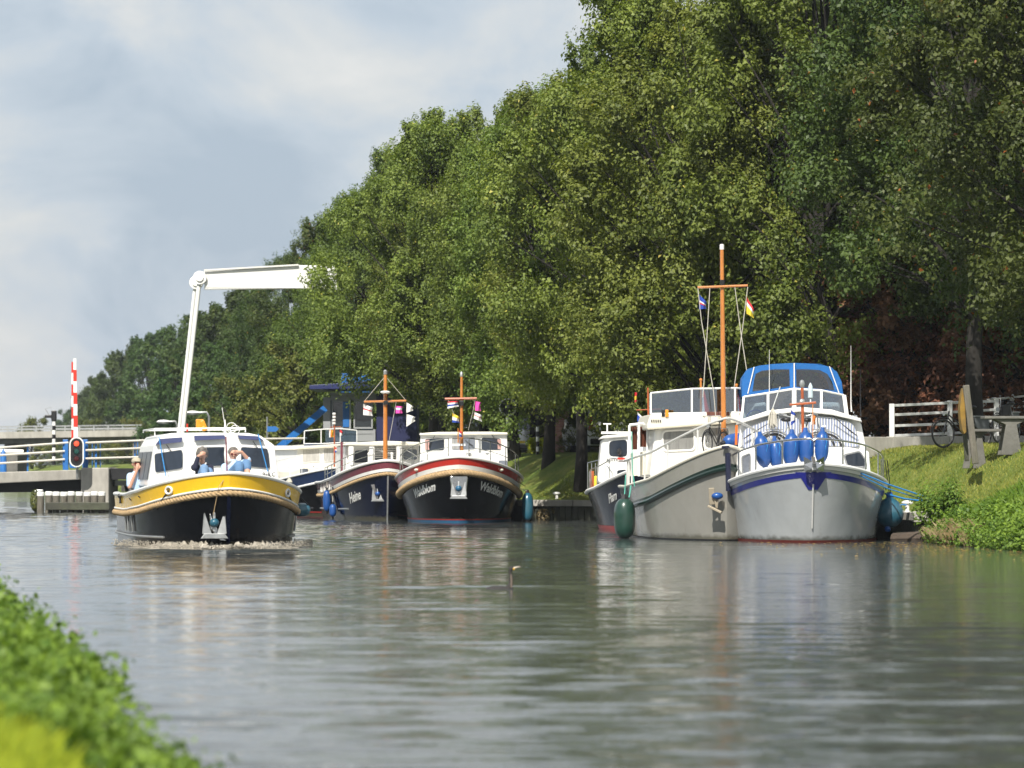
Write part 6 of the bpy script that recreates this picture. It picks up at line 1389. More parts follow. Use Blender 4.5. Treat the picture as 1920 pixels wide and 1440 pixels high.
def shore_things():
    # concrete picnic table
    Y = 85; c = at(1893, 848, Y); gz = float(h_right(np.array([c.x]), np.array([c.y]))[0]); t = empty('picnic_table', (c.x, Y, gz-.03), 0, 'grey concrete picnic table at the right edge under the oak', 'table')
    zt = at(1893, 783, Y).z-(gz-.03)
    m = MB(); m.box((.28, 0, zt), (1.75, .8, .06)); m.build('table_top', concrete_d, t, bevel=.01)
    for dy in (-.28, .3):
        m = MB(); m.prism([(-.23,0),(.23,0),(.12,zt-.16),(.34,zt-.06),(.36,zt-.03),(-.36,zt-.03),(-.34,zt-.06),(-.12,zt-.16)], dy-.05, dy+.05); m.build('leg', concrete_d, t, bevel=.01)
    c2 = at(1836, 852, 86); gz2 = float(h_right(np.array([c2.x]), np.array([c2.y]))[0]); zs = at(1845, 807, 86).z-gz2
    s = empty('concrete_bench', (c2.x, 86, gz2-.03), 0, 'grey concrete bench between the leaning plank and the picnic table', 'bench')
    m = MB(); m.box((.18, 0, zs+.03), (.62, .4, .06)); m.build('seat', concrete_d, s, bevel=.01)
    m = MB(); m.prism([(-.14,0),(.16,0),(.06,zs-.1),(.18,zs),(-.12,zs),(-.05,zs-.1)], -.06, .06); m.build('leg', concrete_d, s, bevel=.01)
    m = MB(); m.prism([(-.36,0),(-.2,0),(-.1,zs-.1),(-.05,zs),(-.16,zs),(-.2,zs-.1)], .14, .2); m.build('leg', concrete_d, s, bevel=.01)
    # leaning planks with yellow board, seen nearly edge on
    Yp = 83.5; p0 = at(1829, 857, Yp); p1 = at(1811, 722, Yp); gz = p0.z
    r = empty('notice_board', tuple(p0), 0, 'old wooden notice board with yellow face seen edge on, leaning left', 'notice board')
    m = MB(); d = p1-p0; m.bar((0,0,-.15), d, .14, .12, up=(0,1,0)); m.build('post', oldwood, r, bevel=.02)
    q0 = at(1813, 852, Yp+.55)-p0; q1 = at(1803, 738, Yp+.55)-p0; m = MB(); m.bar(q0-Vector((0,0,.15)), q1, .09, .1, up=(0,1,0)); m.build('post', wetwood, r, bevel=.01)
    P = [(1806,727),(1802,745),(1800,765),(1801,785),(1804,806),(1808,814),(1812,810),(1810,770),(1808,735)]
    poly = [(at(x, y, Yp+.08).x-p0.x, at(x, y, Yp+.08).z-p0.z) for x, y in P]; m = MB(); m.prism(poly, .06, .5); m.build('board', mat('yellow_board', (.26,.15,.018), .6, var=.25, scale=4, dirt=(.08,.07,.04), dirt_amt=.7), r, bevel=.01)
    # parked bicycles
    wx = at(1767, 813.6, 90.0); rx = at(1839, 811, 90.6); d = rx-wx
    gz = wx.z-.34*.98
    bicycle('bicycle', ((wx.x+rx.x)/2, 90.2, gz), math.atan2(d.y, d.x), d.length/1.1*.97, 'black bicycle leaning beside the oak trunk behind the notice board', 'bicycles parked under the oak')
    c = at(1887, 826, 88.5); bicycle('bicycle', (c.x, 88.5, c.z-.05), R(60), .95, 'second black bicycle half hidden behind the picnic table', 'bicycles parked under the oak')
    bg = at(1886, 766, 88.2); o = empty('shopping_bag', tuple(bg), 0, 'black bag hanging above the picnic table on the second bicycle', 'bag'); m = MB(); m.box((0,0,-.05), (.22,.14,.3)); m.build('body', blackm, o, bevel=.05, seg=3); m = MB(); m.ring((0,0,.1), .09, .01, (0,1,0), 14, 4, 0, 180); m.build('strap', blackm, o)
shore_things()
# ------------------------------------------------------------------ drawbridge and everything round it
blue_r = mat('bright_blue_paint', (.02,.14,.42), .45, var=.1)
girder_dark = mat('dark_girder', (.03,.03,.032), .6, var=.3)
rail_cream = mat('rail_cream_paint', (.72,.68,.6), .45, var=.08)
def bridge():
    Yb = 143.0; O = at(180, 885, Yb); O.z = 0
    br = empty('drawbridge', tuple(O), 0, 'drawbridge with cream railings, concrete pier and white lifting beam', 'bridge')
    def L(px, py, Y=Yb): return at(px, py, Y)-O
    # fixed approach slab on the left: comes slightly towards the camera
    A0 = L(-60, 887, 141.5); A1 = L(155, 880.5, Yb); B0 = L(-60, 909, 141.5); B1 = L(155, 899, Yb)
    m = MB(); bk = Vector((0,7,0)); m.add([B0, B1, A1, A0, B0+bk, B1+bk, A1+bk, A0+bk], [(0,1,2,3),(7,6,5,4),(3,2,6,7),(0,4,5,1),(1,5,6,2),(0,3,7,4)]); m.build('approach_slab', concrete, br, bevel=.03)
    m = MB(); m.add([B0+Vector((0,.8,-.0)), B1+Vector((0,.8,0)), B1+Vector((0,.8,-.45)), B0+Vector((0,.8,-.3)), B0+bk, B1+bk, B1+bk+Vector((0,0,-.45)), B0+bk+Vector((0,0,-.3))], [(3,2,1,0),(4,5,6,7),(2,3,7,6)]); m.build('slab_girder', girder_dark, br)
    t = L(153, 877); q = L(205, 877); m = MB(); m.box(((t.x+q.x)/2, 1.5, t.z/2-.3), (q.x-t.x, 3.4, t.z+.6)); m.build('pier', concrete, br, bevel=.04)
    # moving deck
    a = L(207, 878); c = L(690, 876, 150); dz = a.z
    m = MB(); m.add([Vector((a.x,.2,dz-.42)), Vector((c.x,4.5,dz-.42)), Vector((c.x,4.5,dz)), Vector((a.x,.2,dz)), Vector((a.x,7,dz-.42)), Vector((c.x,11,dz-.42)), Vector((c.x,11,dz)), Vector((a.x,7,dz))], [(0,1,2,3),(7,6,5,4),(3,2,6,7),(0,4,5,1),(0,3,7,4),(1,5,6,2)]); m.build('deck', girder_dark, br)
    m = MB(); m.bar((a.x,1.2,dz-.55), (c.x,5.5,dz-.55), .3, .2); m.build('deck_beam', galv, br)
    m = MB(); m.bar((a.x,4.5,dz-.75), (c.x,9,dz-.75), .3, .3); m.build('deck_beam', concrete_d, br)
    # railings
    def rail(px0, y0, px1, y1, Y0, Y1, rad, mt, nm='rail'):
        m = MB(); m.tube([L(px0, y0, Y0), L(px1, y1, Y1)], rad, 7); m.build(nm, mt, br, smooth=True)
    for (ya, yb_) in ((840,830),(853.5,845.5),(868.5,861)): rail(-60, ya+4, 128, yb_, 141.6, Yb+.1, .042, rail_cream)
    for (ya, yb_, yc) in ((830.5,826,822),(844.5,840.5,837),(860,857,853)):
        rail(158, ya, 265, yb_, Yb, Yb+1, .042, rail_cream); rail(265, yb_, 575, yc, Yb+1, Yb+5, .042, rail_cream)
    for px, y0, y1, Y, w in ((-20,838,888,142.1,.05),(52,835,884,142.6,.06),(120,832,881,143.1,.07),(125,832,881,143,.12),(158,828,878,143,.08),(161,828,878,143.2,.05),(173,832,877,143.4,.03),(180,830,877,143.3,.07),(188,830,877,143.6,.03),(253,826,878,144,.05),(258,826,878,144.4,.03),(340,826,878,145,.05),(430,824,878,147,.05),(535,823,878,148,.05)):
        m = MB(); m.bar(L(px, y1, Y), L(px, y0, Y), w, w); m.build('rail_post', blue_r, br)
    m = MB(); m.tube([L(0,846,145), L(44,847,145)], .08, 8); m.build('white_barrier_arm', white, br, smooth=True)
    m = MB(); m.lathe([(.13,0),(.12,.6),(.07,.78),(.02,.85)], tuple(L(6,885,144)), n=12); m.build('blue_bollard', blue_r, br, smooth=True)
    for (p0, p1) in (((123,824),(123,880)), ((160,824),(160,878))):
        m = MB(); m.bar(L(*p1, Yb+.3), L(*p0, Yb+.3), .16, .2); m.build('barrier_housing', blue_r, br, bevel=.02)
    # hangers and balance beam
    Yh = 146; top = L(374, 520, Yh)
    for dx, yy in ((0, 0), (-.16, 1.4)):
        m = MB(); m.tube([L(335+(0 if dx == 0 else -7), 878, Yh+yy), L(374.5+(0 if dx == 0 else -8), 522+(0 if dx == 0 else 8), Yh+yy)], .085 if dx == 0 else .07, 8); m.build('hanger', white, br, smooth=True)
        c_ = L(375+(0 if dx == 0 else -7), 521+(0 if dx == 0 else 9), Yh+yy); m = MB(); m.lathe([(.26,-.16),(.26,.16)], tuple(c_), (0,1,0), 20); m.lathe([(.15,-.22),(.15,.22)], tuple(c_), (0,1,0), 16); m.build('pivot', white, br, smooth=True, bevel=.01)
    for yy in (0, 1.5):
        P = [(383,510+yy*2),(560,497+yy*2),(632,499),(632,543),(592,541),(383,540+yy*2)]; v = [L(x, y, Yh+yy) for x, y in P]; m = MB(); n = len(v)
        m.add(v+[p+Vector((0,.16,0)) for p in v], [tuple(range(n)), tuple(range(2*n-1, n-1, -1))]+[((i+1) % n, i, n+i, n+(i+1) % n) for i in range(n)]); m.build('balance_beam', white, br, bevel=.02)
        m = MB(); m.bar(L(383,507+yy*2,Yh+yy+.05), L(560,497+yy*2,Yh+yy+.05), .34, .06); m.build('beam_flange', offwhite, br)
    # blue frame on the right bank carrying the beam, diagonal strut
    m = MB(); m.bar(L(520, 842, 150), L(607, 768, 153), .26, .24, up=(0,1,0)); m.build('diagonal_strut', blue_r, br)
    m = MB(); m.bar(L(649, 860, 162), L(649, 700, 162), .3, .4); m.build('tower_post', blue_r, br); m = MB(); m.bar(L(688, 860, 162), L(688, 705, 162), .3, .4); m.build('tower_post', blue_r, br)
    return br
bridge()
def traffic_light():
    c = at(143.5, 847.5, 142.0); r = empty('traffic_light', tuple(c), 0, 'shipping traffic light with red lamp lit on an oval white rimmed board', 'traffic light')
    def cap(w, h, n=10):
        P = []; rr = w/2
        for k in range(n+1): a = math.pi*k/n; P.append((rr*math.cos(a), h/2-rr+rr*math.sin(a)))
        for k in range(n+1): a = math.pi+math.pi*k/n; P.append((rr*math.cos(a), -h/2+rr+rr*math.sin(a)))
        return P
    m = MB(); m.prism(cap(.54, 1.12), 0, .04); m.build('board_rim', white, r); m = MB(); m.prism(cap(.44, 1.02), -.012, -.002); m.build('backing_board', black_p, r)
    m = MB(); m.prism(cap(.46, .7), .05, .4); m.build('housing', blackm, r)
    red = bpy.data.materials.new('red_lamp_lit'); red.use_nodes = True; p = red.node_tree.nodes['Principled BSDF']; p.inputs['Base Color'].default_value = (.8,.05,.02,1); p.inputs['Emission Color'].default_value = (1,.08,.03,1); p.inputs['Emission Strength'].default_value = .8
    for k, (z, mm) in enumerate(((.31, red), (.02, mat('dark_green_lens', (.01,.06,.05), .2)), (-.25, mat('dark_red_lens', (.06,.01,.01), .2)))):
        m = MB(); m.ring((0,-.03,z), .115, .012, (0,1,0), 18, 5); o = m.build('lamp_hood', blackm, r); m = MB(); m.lathe([(.1,0),(.09,.02),(.03,.03)], (0,-.015,z), (0,-1,0), 16); m.build('lens', mm, o, smooth=True)
    m = MB(); m.tube([(0,.2,-.3),(0,.3,-1.0)], .05, 8); m.build('bracket', galv, r)
traffic_light()
def crossing_barrier():
    r = empty('crossing_barrier', tuple(at(139.5, 878, 144.6)), 0, 'raised road barrier with red and white blocks standing upright behind the traffic light', 'barrier'); O = r.location.copy()
    tall = [(133,138,138.2,146.6)]; z0 = at(139, 822, 144.6).z; z1 = at(139, 672, 144.6).z; N_ = 14
    redb = mat('signal_red_paint', (.62,.035,.02), .4, var=.06)
    for k in range(2):
        for i in range(N_//2+0):
            za = z0+(z1-z0)*i/(N_/2)-(0 if k else .1); zb = z0+(z1-z0)*(i+1)/(N_/2)-(0 if k else .12)
            wd = (.165 if k else .11)*(1-.35*i/(N_/2)); x = (.05 if k else -.085)-.05*i/7*(1 if k else .6)
            m = MB(); m.box((x, 0.0 if k else .25, (za+zb)/2-O.z), (wd, .05, zb-za-.003)); m.build('barrier_block', redb if (i+k) % 2 == 0 else white, r)
    m = MB(); m.box((0, .1, .5), (.35, .4, 1.0)); m.build('drive_housing', blue_r, r, bevel=.03)
crossing_barrier()
def striped_post(px, Y, ytop, ybot, label, head='lamp', w=.14, n=10):
    t = at(px, ytop, Y); q = at(px, ybot, Y); r = empty('striped_post', tuple(q), 0, label, 'signal post', 'black and white striped signal posts'); h = t.z-q.z
    for i in range(n):
        m = MB(); m.lathe([(w/2, h*i/n+.003), (w/2, h*(i+1)/n-.003)], (0,0,0), n=10); m.build('stripe', white if i % 2 else black_p, r, smooth=True)
    if head == 'lamp':
        m = MB(); m.box((.0,0,h+.22), (.2,.2,.42)); m.box((-.22,0,h+.2), (.28,.14,.12)); m.build('signal_head', blackm, r, bevel=.03); m = MB(); m.tube([(-.1,0,h+.1),(-.35,0,h+.5),(-.1,0,h+.55)], .015, 5); m.build('bracket', galv, r)
    else:
        m = MB(); m.lathe([(.30,0),(.30,.05)], (0,.05,h+.35), (.25,-1,0), 24, sy=1.0); m.build('rim', white if head == 'white' else blackm, r); m = MB(); m.lathe([(.25,0),(.25,.04)], (-.012,.0,h+.35), (.25,-1,0), 24); m.lathe([(.12,0),(.07,.22)], (0,-.03,h+.35), (.5,-1,0), 12); m.build('signal_disc', blackm, r)
striped_post(101, 152, 790, 872, 'black and white striped post with signal head left of the barrier')
striped_post(952, 128, 783, 850, 'striped post with white rimmed round signal left of a dark trunk', 'white', w=.12, n=6)
striped_post(1008, 132, 800, 856, 'striped post with dark round signal in front of the golden hedge', 'dark', w=.11, n=6)
def dolphin():
    Y = 135.5; O = at(135, 962, Y); O.z = 0; r = empty('mooring_dolphin', (O.x, Y, 0), 0, 'row of white capped wooden piles with a heavy timber waling, before the bridge pier', 'mooring piles')
    s = 7200/Y
    xs = [76, 91, 105, 119.5, 133.5, 148, 163, 177, 191]
    for i, px in enumerate(xs+[69, 70]):
        x = at(px, 940, Y).x-O.x; back = i >= 9; y = .32*(i-8) if back else .03*((i*3) % 4); zt = at(px, 923.5 if i < 9 else 920, Y).z+.01*((i*5) % 3); m = MB(); m.tube([(x, y, -.4), (x, y, zt-.12)], .128, 12); pl = m.build('pile', oldwood, r, smooth=True)
        m = MB(); m.lathe([(.133,0),(.133,.11),(.11,.14)], (x, y, zt-.12), n=12); m.build('white_cap', white, pl, smooth=True)
    x0 = at(88, 950, Y).x-O.x; x1 = at(207, 950, Y).x-O.x; m = MB(); m.box(((x0+x1)/2, -.22, at(140,949,Y).z), (x1-x0, .16, .27)); m.build('waling', wetwood, r, bevel=.02)
    for i in range(6):
        m = MB(); x = x0+.3+(x1-x0-.4)*i/5; m.box((x, -.15, .06), (.12,.1,.2)); m.build('wooden_block', wetwood, r)
    rng = np.random.default_rng(4); n = 500; d = unit(rng, n); me = leaf_mesh('ivy', np.stack([-1.32+d[:,0]*.16, .1+d[:,1]*.15, .45+d[:,2]*.38], 1), d+np.array([0,0,.4]), rng.uniform(.05,.1,n), rng.random(n)*.9, rng=rng); me.materials.append(L_BUSH); o = link('ivy', me, r); o['kind'] = 'stuff'
dolphin()
def bridge_house():
    Y = 157; O = at(700, 862, Y); r = empty('bridge_house', (O.x, Y, O.z), 0, 'bridge keeper house with grey frame, large windows, navy end wall and blue roof', 'building')
    gp = mat('grey_wall_panel', (.30,.31,.32), .6, var=.06); npn = mat('navy_wall_panel', (.010,.014,.07), .55, var=.15, scale=2); ro = mat('navy_roof', (.012,.02,.10), .5)
    def bx(a, c, e, f, y0, y1, nm, mt, bev=.01):
        A = at(a, f, Y)-O; C_ = at(c, e, Y)-O; m = MB(); m.box(((A.x+C_.x)/2, (y0+y1)/2, (A.z+C_.z)/2), (C_.x-A.x, y1-y0, C_.z-A.z)); return m.build(nm, mt, r, bevel=bev)
    bx(610, 704, 805, 870, 0, 3.2, 'wall', gp); bx(706, 782, 738, 870, -.15, 3.4, 'navy_wall', npn)
    bx(606, 620, 745, 805, 0, 3, 'corner_column', gp); bx(620, 706, 738, 750, -.02, 3.1, 'lintel', gp)
    for (a, c) in ((622, 658), (663, 699)):
        A = at(a, 804, Y)-O; C_ = at(c, 750, Y)-O; m = MB(); 
        for (x0, x1, z0, z1) in ((A.x, C_.x, C_.z-.07, C_.z), (A.x, C_.x, A.z, A.z+.07), (A.x, A.x+.06, A.z+.07, C_.z-.07), (C_.x-.06, C_.x, A.z+.07, C_.z-.07)): m.box(((x0+x1)/2, .0, (z0+z1)/2), (x1-x0, .12, z1-z0))
        w = m.build('window', offwhite if 0 else gp, r); m = MB(); m.box(((A.x+C_.x)/2, .03, (A.z+C_.z)/2), (C_.x-A.x-.1, .02, C_.z-A.z-.12)); m.build('pane', mat('house_dark_glass', (.015,.02,.022), .05, var=.5, scale=1.2, coat=.8), w)
    bx(643, 655, 752, 803, -.06, -.01, 'blue_pillar', blue_r)
    for k in range(3): bx(618, 700, 813+k*14, 813.5+k*14, -.02, 0, 'panel_joint', galv, 0)
    A = at(583, 729, Y)-O; m = MB(); x1 = (at(800, 729, Y)-O).x; m.add([(A.x, -1.2, A.z-.05), (x1, -1.2, A.z+.0), (x1, -1.2, A.z+.45), (A.x, -1.2, A.z+.12), (A.x, 4, A.z-.05), (x1, 4, A.z), (x1, 4, A.z+.45), (A.x, 4, A.z+.12)], [(0,1,2,3),(7,6,5,4),(3,2,6,7),(0,4,5,1),(0,3,7,4),(1,5,6,2)]); m.build('roof', ro, r, bevel=.02)
    bx(640, 690, 700, 722, .5, 1.2, 'blue_sign_beam', blue_r)
    bx(620, 704, 736, 741, -.4, 0, 'soffit', gp)
bridge_house()
def far_bridge():
    Y = 300; O = at(135, 885, Y); O.z = 2; r = empty('road_bridge', tuple(O), 0, 'far concrete road bridge with grey guard rails in the distance', 'bridge')
    def bar(a, ya, c, yb, h, dep, nm, mt, Yo=0):
        A = at(a, ya, Y+Yo)-O; C_ = at(c, yb, Y+Yo)-O; m = MB(); m.bar(A, C_, dep, h); m.build(nm, mt, r)
    bar(-60, 818, 266, 813, .5, 8, 'deck', concrete); bar(-60, 828, 262, 824, .45, 7, 'girder', concrete_d)
    for k, (ya, yb) in enumerate(((801,797),(806,803))): bar(-60, ya, 266, yb, .14 if k else .10, .08, 'guard_rail', galv, -3.5)
    bar(20, 811, 266, 806, .09, .08, 'guard_rail', galv, -3.4)
    for k in range(12):
        A = at(-40+k*27, 813, Y-3.5)-O; C_ = at(-40+k*27, 799, Y-3.5)-O; m = MB(); m.bar(A, C_, .1, .1); m.build('guard_post', galv, r)
    m = MB(); A = at(262, 840, Y)-O; m.box((A.x+1, 0, A.z-.6), (2.4, 7, 3.2)); m.build('abutment', concrete_d, r); m = MB(); A = at(30, 850, Y)-O; m.box((A.x, 0, A.z-.6), (1, 6, 2.6)); m.build('abutment', concrete_d, r)
far_bridge()
def lamp(px, py, Y, dx, label):
    t = at(px, py, Y); r = empty('street_lamp', (t.x, Y, 2.0), 0, label, 'street lamp', 'street lamps beyond the bridge'); h = t.z-2
    m = MB(); m.tube([(dx, 0, 0), (dx, 0, h*.92), (dx*.8, 0, h+.02), (0, 0, h)], .05, 6); m.build('pole', galv, r, smooth=True); m = MB(); m.ball((-.2*(1 if dx > 0 else -1), 0, h), .2, 8, (1.6,.8,.5)); m.build('lamp_head', offwhite, r, smooth=True)
lamp(370, 774, 165, .5, 'street lamp head right of the white bridge hanger')
lamp(315, 791, 170, .4, 'street lamp head left of the white bridge hanger')
r_ = empty('direction_sign', tuple(at(501, 845, 158)), 0, 'blue arrow shaped direction sign on a pale post behind the railing', 'sign'); m = MB(); m.tube([(0,0,-1),(0,0,1.4)], .04, 6); m.build('post', galv, r_); m = MB(); m.prism([(0,.78),(.36,.78),(.48,.9),(.36,1.0),(0,1.0)], -.05, -.01); m.build('sign_plate', blue_r, r_)
# ------------------------------------------------------------------ houses and cars
def brick_mat():
    m = bpy.data.materials.new('brick'); m.use_nodes = True; nt = m.node_tree; p = nt.nodes['Principled BSDF']; p.inputs['Roughness'].default_value = .9
    tc = nd(nt, 'ShaderNodeTexCoord'); mp = nd(nt, 'ShaderNodeMapping'); mp.inputs['Rotation'].default_value = (math.pi/2, 0, 0); b = nd(nt, 'ShaderNodeTexBrick', i_Scale=1.0); b.inputs['Brick Width'].default_value = .22; b.inputs['Row Height'].default_value = .07; b.inputs['Mortar Size'].default_value = .006
    b.inputs['Color1'].default_value = (.24,.10,.07,1); b.inputs['Color2'].default_value = (.33,.17,.12,1); b.inputs['Mortar'].default_value = (.3,.27,.24,1)
    nt.links.new(tc.outputs['Object'], mp.inputs[0]); nt.links.new(mp.outputs[0], b.inputs[0]); nt.links.new(b.outputs[0], p.inputs['Base Color']); return m
BRICK = brick_mat()
def houses():
    def house(px0, px1, Y, eave, label, wallm, roofm, windows, name='house', ridge=3.0):
        a = at(px0, 870, Y); c = at(px1, 870, Y); r = empty(name, ((a.x+c.x)/2, Y, 2.05), 0, label, 'house'); w = c.x-a.x; h = at(px0, eave, Y).z-2.05
        m = MB(); m.box((0, 4, h/2), (w, 8, h)); m.build('wall', wallm, r)
        m = MB(); m.add([(-w/2-.3,-.4,h), (w/2+.3,-.4,h), (w/2+.3,8.4,h), (-w/2-.3,8.4,h), (-w/2-.3,4,h+ridge), (w/2+.3,4,h+ridge)], [(0,1,5,4),(2,3,4,5),(0,4,3),(1,2,5),(3,2,1,0)]); m.build('roof', roofm, r)
        m = MB(); m.box((0,-.45,h-.02), (w+.5,.14,.18)); m.build('gutter', white, r)
        for (p0, p1, y0, y1) in windows:
            A = at(p0, y1, Y); C_ = at(p1, y0, Y); ww = C_.x-A.x; hh = C_.z-A.z; cx = (A.x+C_.x)/2-(a.x+c.x)/2; cz = (A.z+C_.z)/2-2.05
            m = MB()
            for (dx, dz, sx, sz) in ((0, hh/2, ww+.1, .09), (0, -hh/2, ww+.1, .09), (-ww/2, 0, .09, hh-.09), (ww/2, 0, .09, hh-.09), (0, 0, .06, hh-.09)): m.box((cx+dx, -.03, cz+dz), (sx, .08, sz))
            wf = m.build('window', white, r); m = MB(); m.box((cx, -.01, cz), (ww-.05, .02, hh-.05)); m.build('pane', glass_d, wf)
    tile = mat('roof_tiles', (.10,.05,.035), .8, var=.3, bump=.8, scale=5)
    house(1042, 1180, 165, 700, 'brick house whose wall shows between the dark trunks', BRICK, tile, [(1118,1150,748,762),(1060,1070,790,815)])
    house(1235, 1345, 150, 716, 'brick house seen through the yacht flybridge glass', BRICK, tile, [(1268,1296,752,764),(1310,1335,752,764)])
    house(878, 918, 215, 740, 'white walled house in the gap right of the red banded boat mast', white, tile, [(884,892,765,790),(902,908,765,790)], ridge=2)
    house(1000, 1044, 210, 796, 'low brick outbuilding behind the golden hedge', BRICK, tile, [], ridge=1.2)
houses()
def hedge():
    rng = np.random.default_rng(6); a = at(994, 865, 136); c = at(1018, 865, 136); n = 9000; P = rng.random((n,3)); side = rng.integers(0, 3, n); P[side == 0, 1] = 0; P[side == 1, 2] = 1; P[side == 2, 0] = rng.integers(0, 2, (side == 2).sum())
    w = c.x-a.x; h = at(1000, 824, 136).z-2.05; C = np.stack([a.x+P[:,0]*w, 136+P[:,1]*3, 2.0+P[:,2]*h], 1)+rng.normal(size=(n,3))*.04; N = rng.normal(size=(n,3))*.6+np.array([0,-.5,.5])
    me = leaf_mesh('foliage', C-np.array([a.x+w/2,137.5,2.05]), N, rng.uniform(.04,.08,n), rng.random(n)*.95, rng=rng); me.materials.append(L_HEDGE); r = empty('golden_hedge', (a.x+w/2, 137.5, 2.05), 0, 'clipped golden yellow hedge behind the striped post', 'hedge'); link('foliage', me, r)
    m = MB(); m.box((0,0,h/2), (w-.1,2.9,h-.08)); m.build('inner_twigs', L_HEDGE, r)
hedge()
def car(name, px, Y, ang, s, label, paint, L_=4.2, W=1.72, Hh=1.5, van=False, z=2.12):
    """rear of the car towards -y when ang = 0"""
    c = at(px, 870, Y); r = empty(name, (c.x, Y, z), ang, label, 'car', 'cars parked behind the trees'); r.scale = (s, s, s)
    hb = .55*Hh
    if van: prof = [(0,.28),(-.04,.5),(0,hb+.1),(.10,Hh-.06),(.25,Hh),(2.6,Hh),(3.1,Hh-.08),(3.75,hb+.1),(4.1,hb-.05),(L_,.6),(L_,.28)]
    else: prof = [(0,.28),(-.05,.5),(.02,hb+.05),(.45,Hh-.07),(.75,Hh),(2.2,Hh),(3.0,hb+.12),(3.9,hb),(L_,.62),(L_,.28)]
    def wd(z): return W/2*(1 if z < hb+.02 else 1-.16*(z-hb)/(Hh-hb))
    m = MB(); n = len(prof); xs = (-1, -.86, .86, 1); vs = []
    for sx in xs:
        for (y, z_) in prof: 
            k = .98 if abs(sx) == 1 else 1; vs.append((wd(z_)*sx, y if abs(sx) < 1 else (y-L_/2)*.975+L_/2, z_ if abs(sx) < 1 else .28+(z_-.28)*.975))
    fs = []
    for a in range(3):
        for i in range(n): j = (i+1) % n; fs.append((a*n+i, a*n+j, (a+1)*n+j, (a+1)*n+i))
    fs += [tuple(range(n-1, -1, -1)), tuple(range(3*n, 4*n))]; m.add(vs, fs); m.build('body', paint, r, smooth=True, bevel=.03, angle=30)
    # rear window, side windows
    i0 = 2; (ya, za), (yb, zb) = prof[2], prof[3]; m = MB(); zl, zh = za+.06, zb-.03; f = lambda z_: ya+(yb-ya)*(z_-za)/(zb-za)
    m.add([(-wd(zl)*.82, f(zl)-.03, zl), (wd(zl)*.82, f(zl)-.03, zl), (wd(zh)*.78, f(zh)-.03, zh), (-wd(zh)*.78, f(zh)-.03, zh)], [(0,1,2,3)]); m.build('rear_window', glass_d, r, solid=.02)
    for sg in (-1, 1):
        for (y0, y1) in (((.6, 1.5), (1.6, 2.6)) if not van else ((.35, 1.3), (1.4, 2.3), (2.4, 3.2))):
            m = MB(); zl, zh = hb+.08, Hh-.12; o = .02; m.add([(sg*(wd(zl)*.99+o), y0, zl), (sg*(wd(zl)*.99+o), y1+.15, zl), (sg*(wd(zh)*.99+o), y1-.1, zh), (sg*(wd(zh)*.99+o), y0+.12, zh)], [(0,1,2,3)]); m.build('side_window', glass_d, r, solid=.02)
        m = MB(); m.box((sg*W*.455, -.03, hb-.02 if not van else hb+.12), (.14, .1, .34 if not van else .55)); m.build('tail_light', red_p, r, bevel=.02)
        m = MB(); m.box((sg*(W/2+.08), 2.9, hb+.2), (.16, .12, .14)); m.build('mirror', paint, r, bevel=.03)
        for yy in (.8, L_-.8):
            m = MB(); m.lathe([(.2,-.1),(.31,-.09),(.32,0),(.31,.09),(.2,.1)], (sg*(W/2-.1), yy, .31), (1,0,0), 18); w = m.build('wheel', rubber, r, smooth=True); m = MB(); m.lathe([(.19,0),(.16,.02)], (sg*(W/2+.0), yy, .31), (sg,0,0), 12); m.build('hub_cap', galv, w)
    m = MB(); m.box((0,-.06,.42), (W*.92,.14,.2)); m.build('bumper', paint if not van else blackm, r, bevel=.04); m = MB(); m.box((0,-.14,.62), (.5,.01,.11)); m.build('number_plate', mat('plate_yellow', (.7,.5,.03), .5), r)
silver = mat('silver_car_paint', (.42,.44,.46), .3, metal=.5, var=.05, coat=.5); darkc = mat('dark_car_paint', (.03,.033,.04), .25, coat=.6); whitec = mat('white_car_paint', (.7,.72,.7), .25, coat=.6, var=.03)
car('parked_car', 1148, 140, R(12), 1.05, 'white high backed car parked behind the small navy boat', whitec, Hh=1.75, van=True)
car('parked_car', 1200, 143, R(6), 1.0, 'dark car parked right of the white one', darkc, Hh=1.55)
car('parked_van', 972, 165, R(35), 1.0, 'silver van standing behind the trees left of the golden hedge', silver, Hh=1.85, van=True, L_=4.5)
# ------------------------------------------------------------------ people and the cormorant
hair_g = mat('grey_hair', (.16,.145,.13), .8, var=.5, bump=.8, scale=20); navy_c = cloth('navy_fleece', (.012,.014,.035)); lblue_c = cloth('light_blue_shirt', (.42,.58,.80)); denim = cloth('blue_denim', (.10,.20,.36)); denim_l = cloth('pale_denim', (.14,.24,.40))
def cap(m, p, q, r0, r1, n=10):
    p = Vector(p); q = Vector(q); m.tube([p, q], [r0, r1], n); m.ball(tuple(p), r0, n); m.ball(tuple(q), r1, n)
def limb(m, pts, rs):
    for i in range(len(pts)-1): cap(m, pts[i], pts[i+1], rs[i], rs[i+1])
def blob(m, name, mt, parent, vox=.012, sm=4):
    o = m.build(name, mt, parent, smooth=True, angle=180); md = o.modifiers.new('remesh', 'REMESH'); md.mode = 'VOXEL'; md.voxel_size = vox; md.use_smooth_shade = True
    s_ = o.modifiers.new('smooth', 'SMOOTH'); s_.iterations = sm; s_.factor = .5; return o
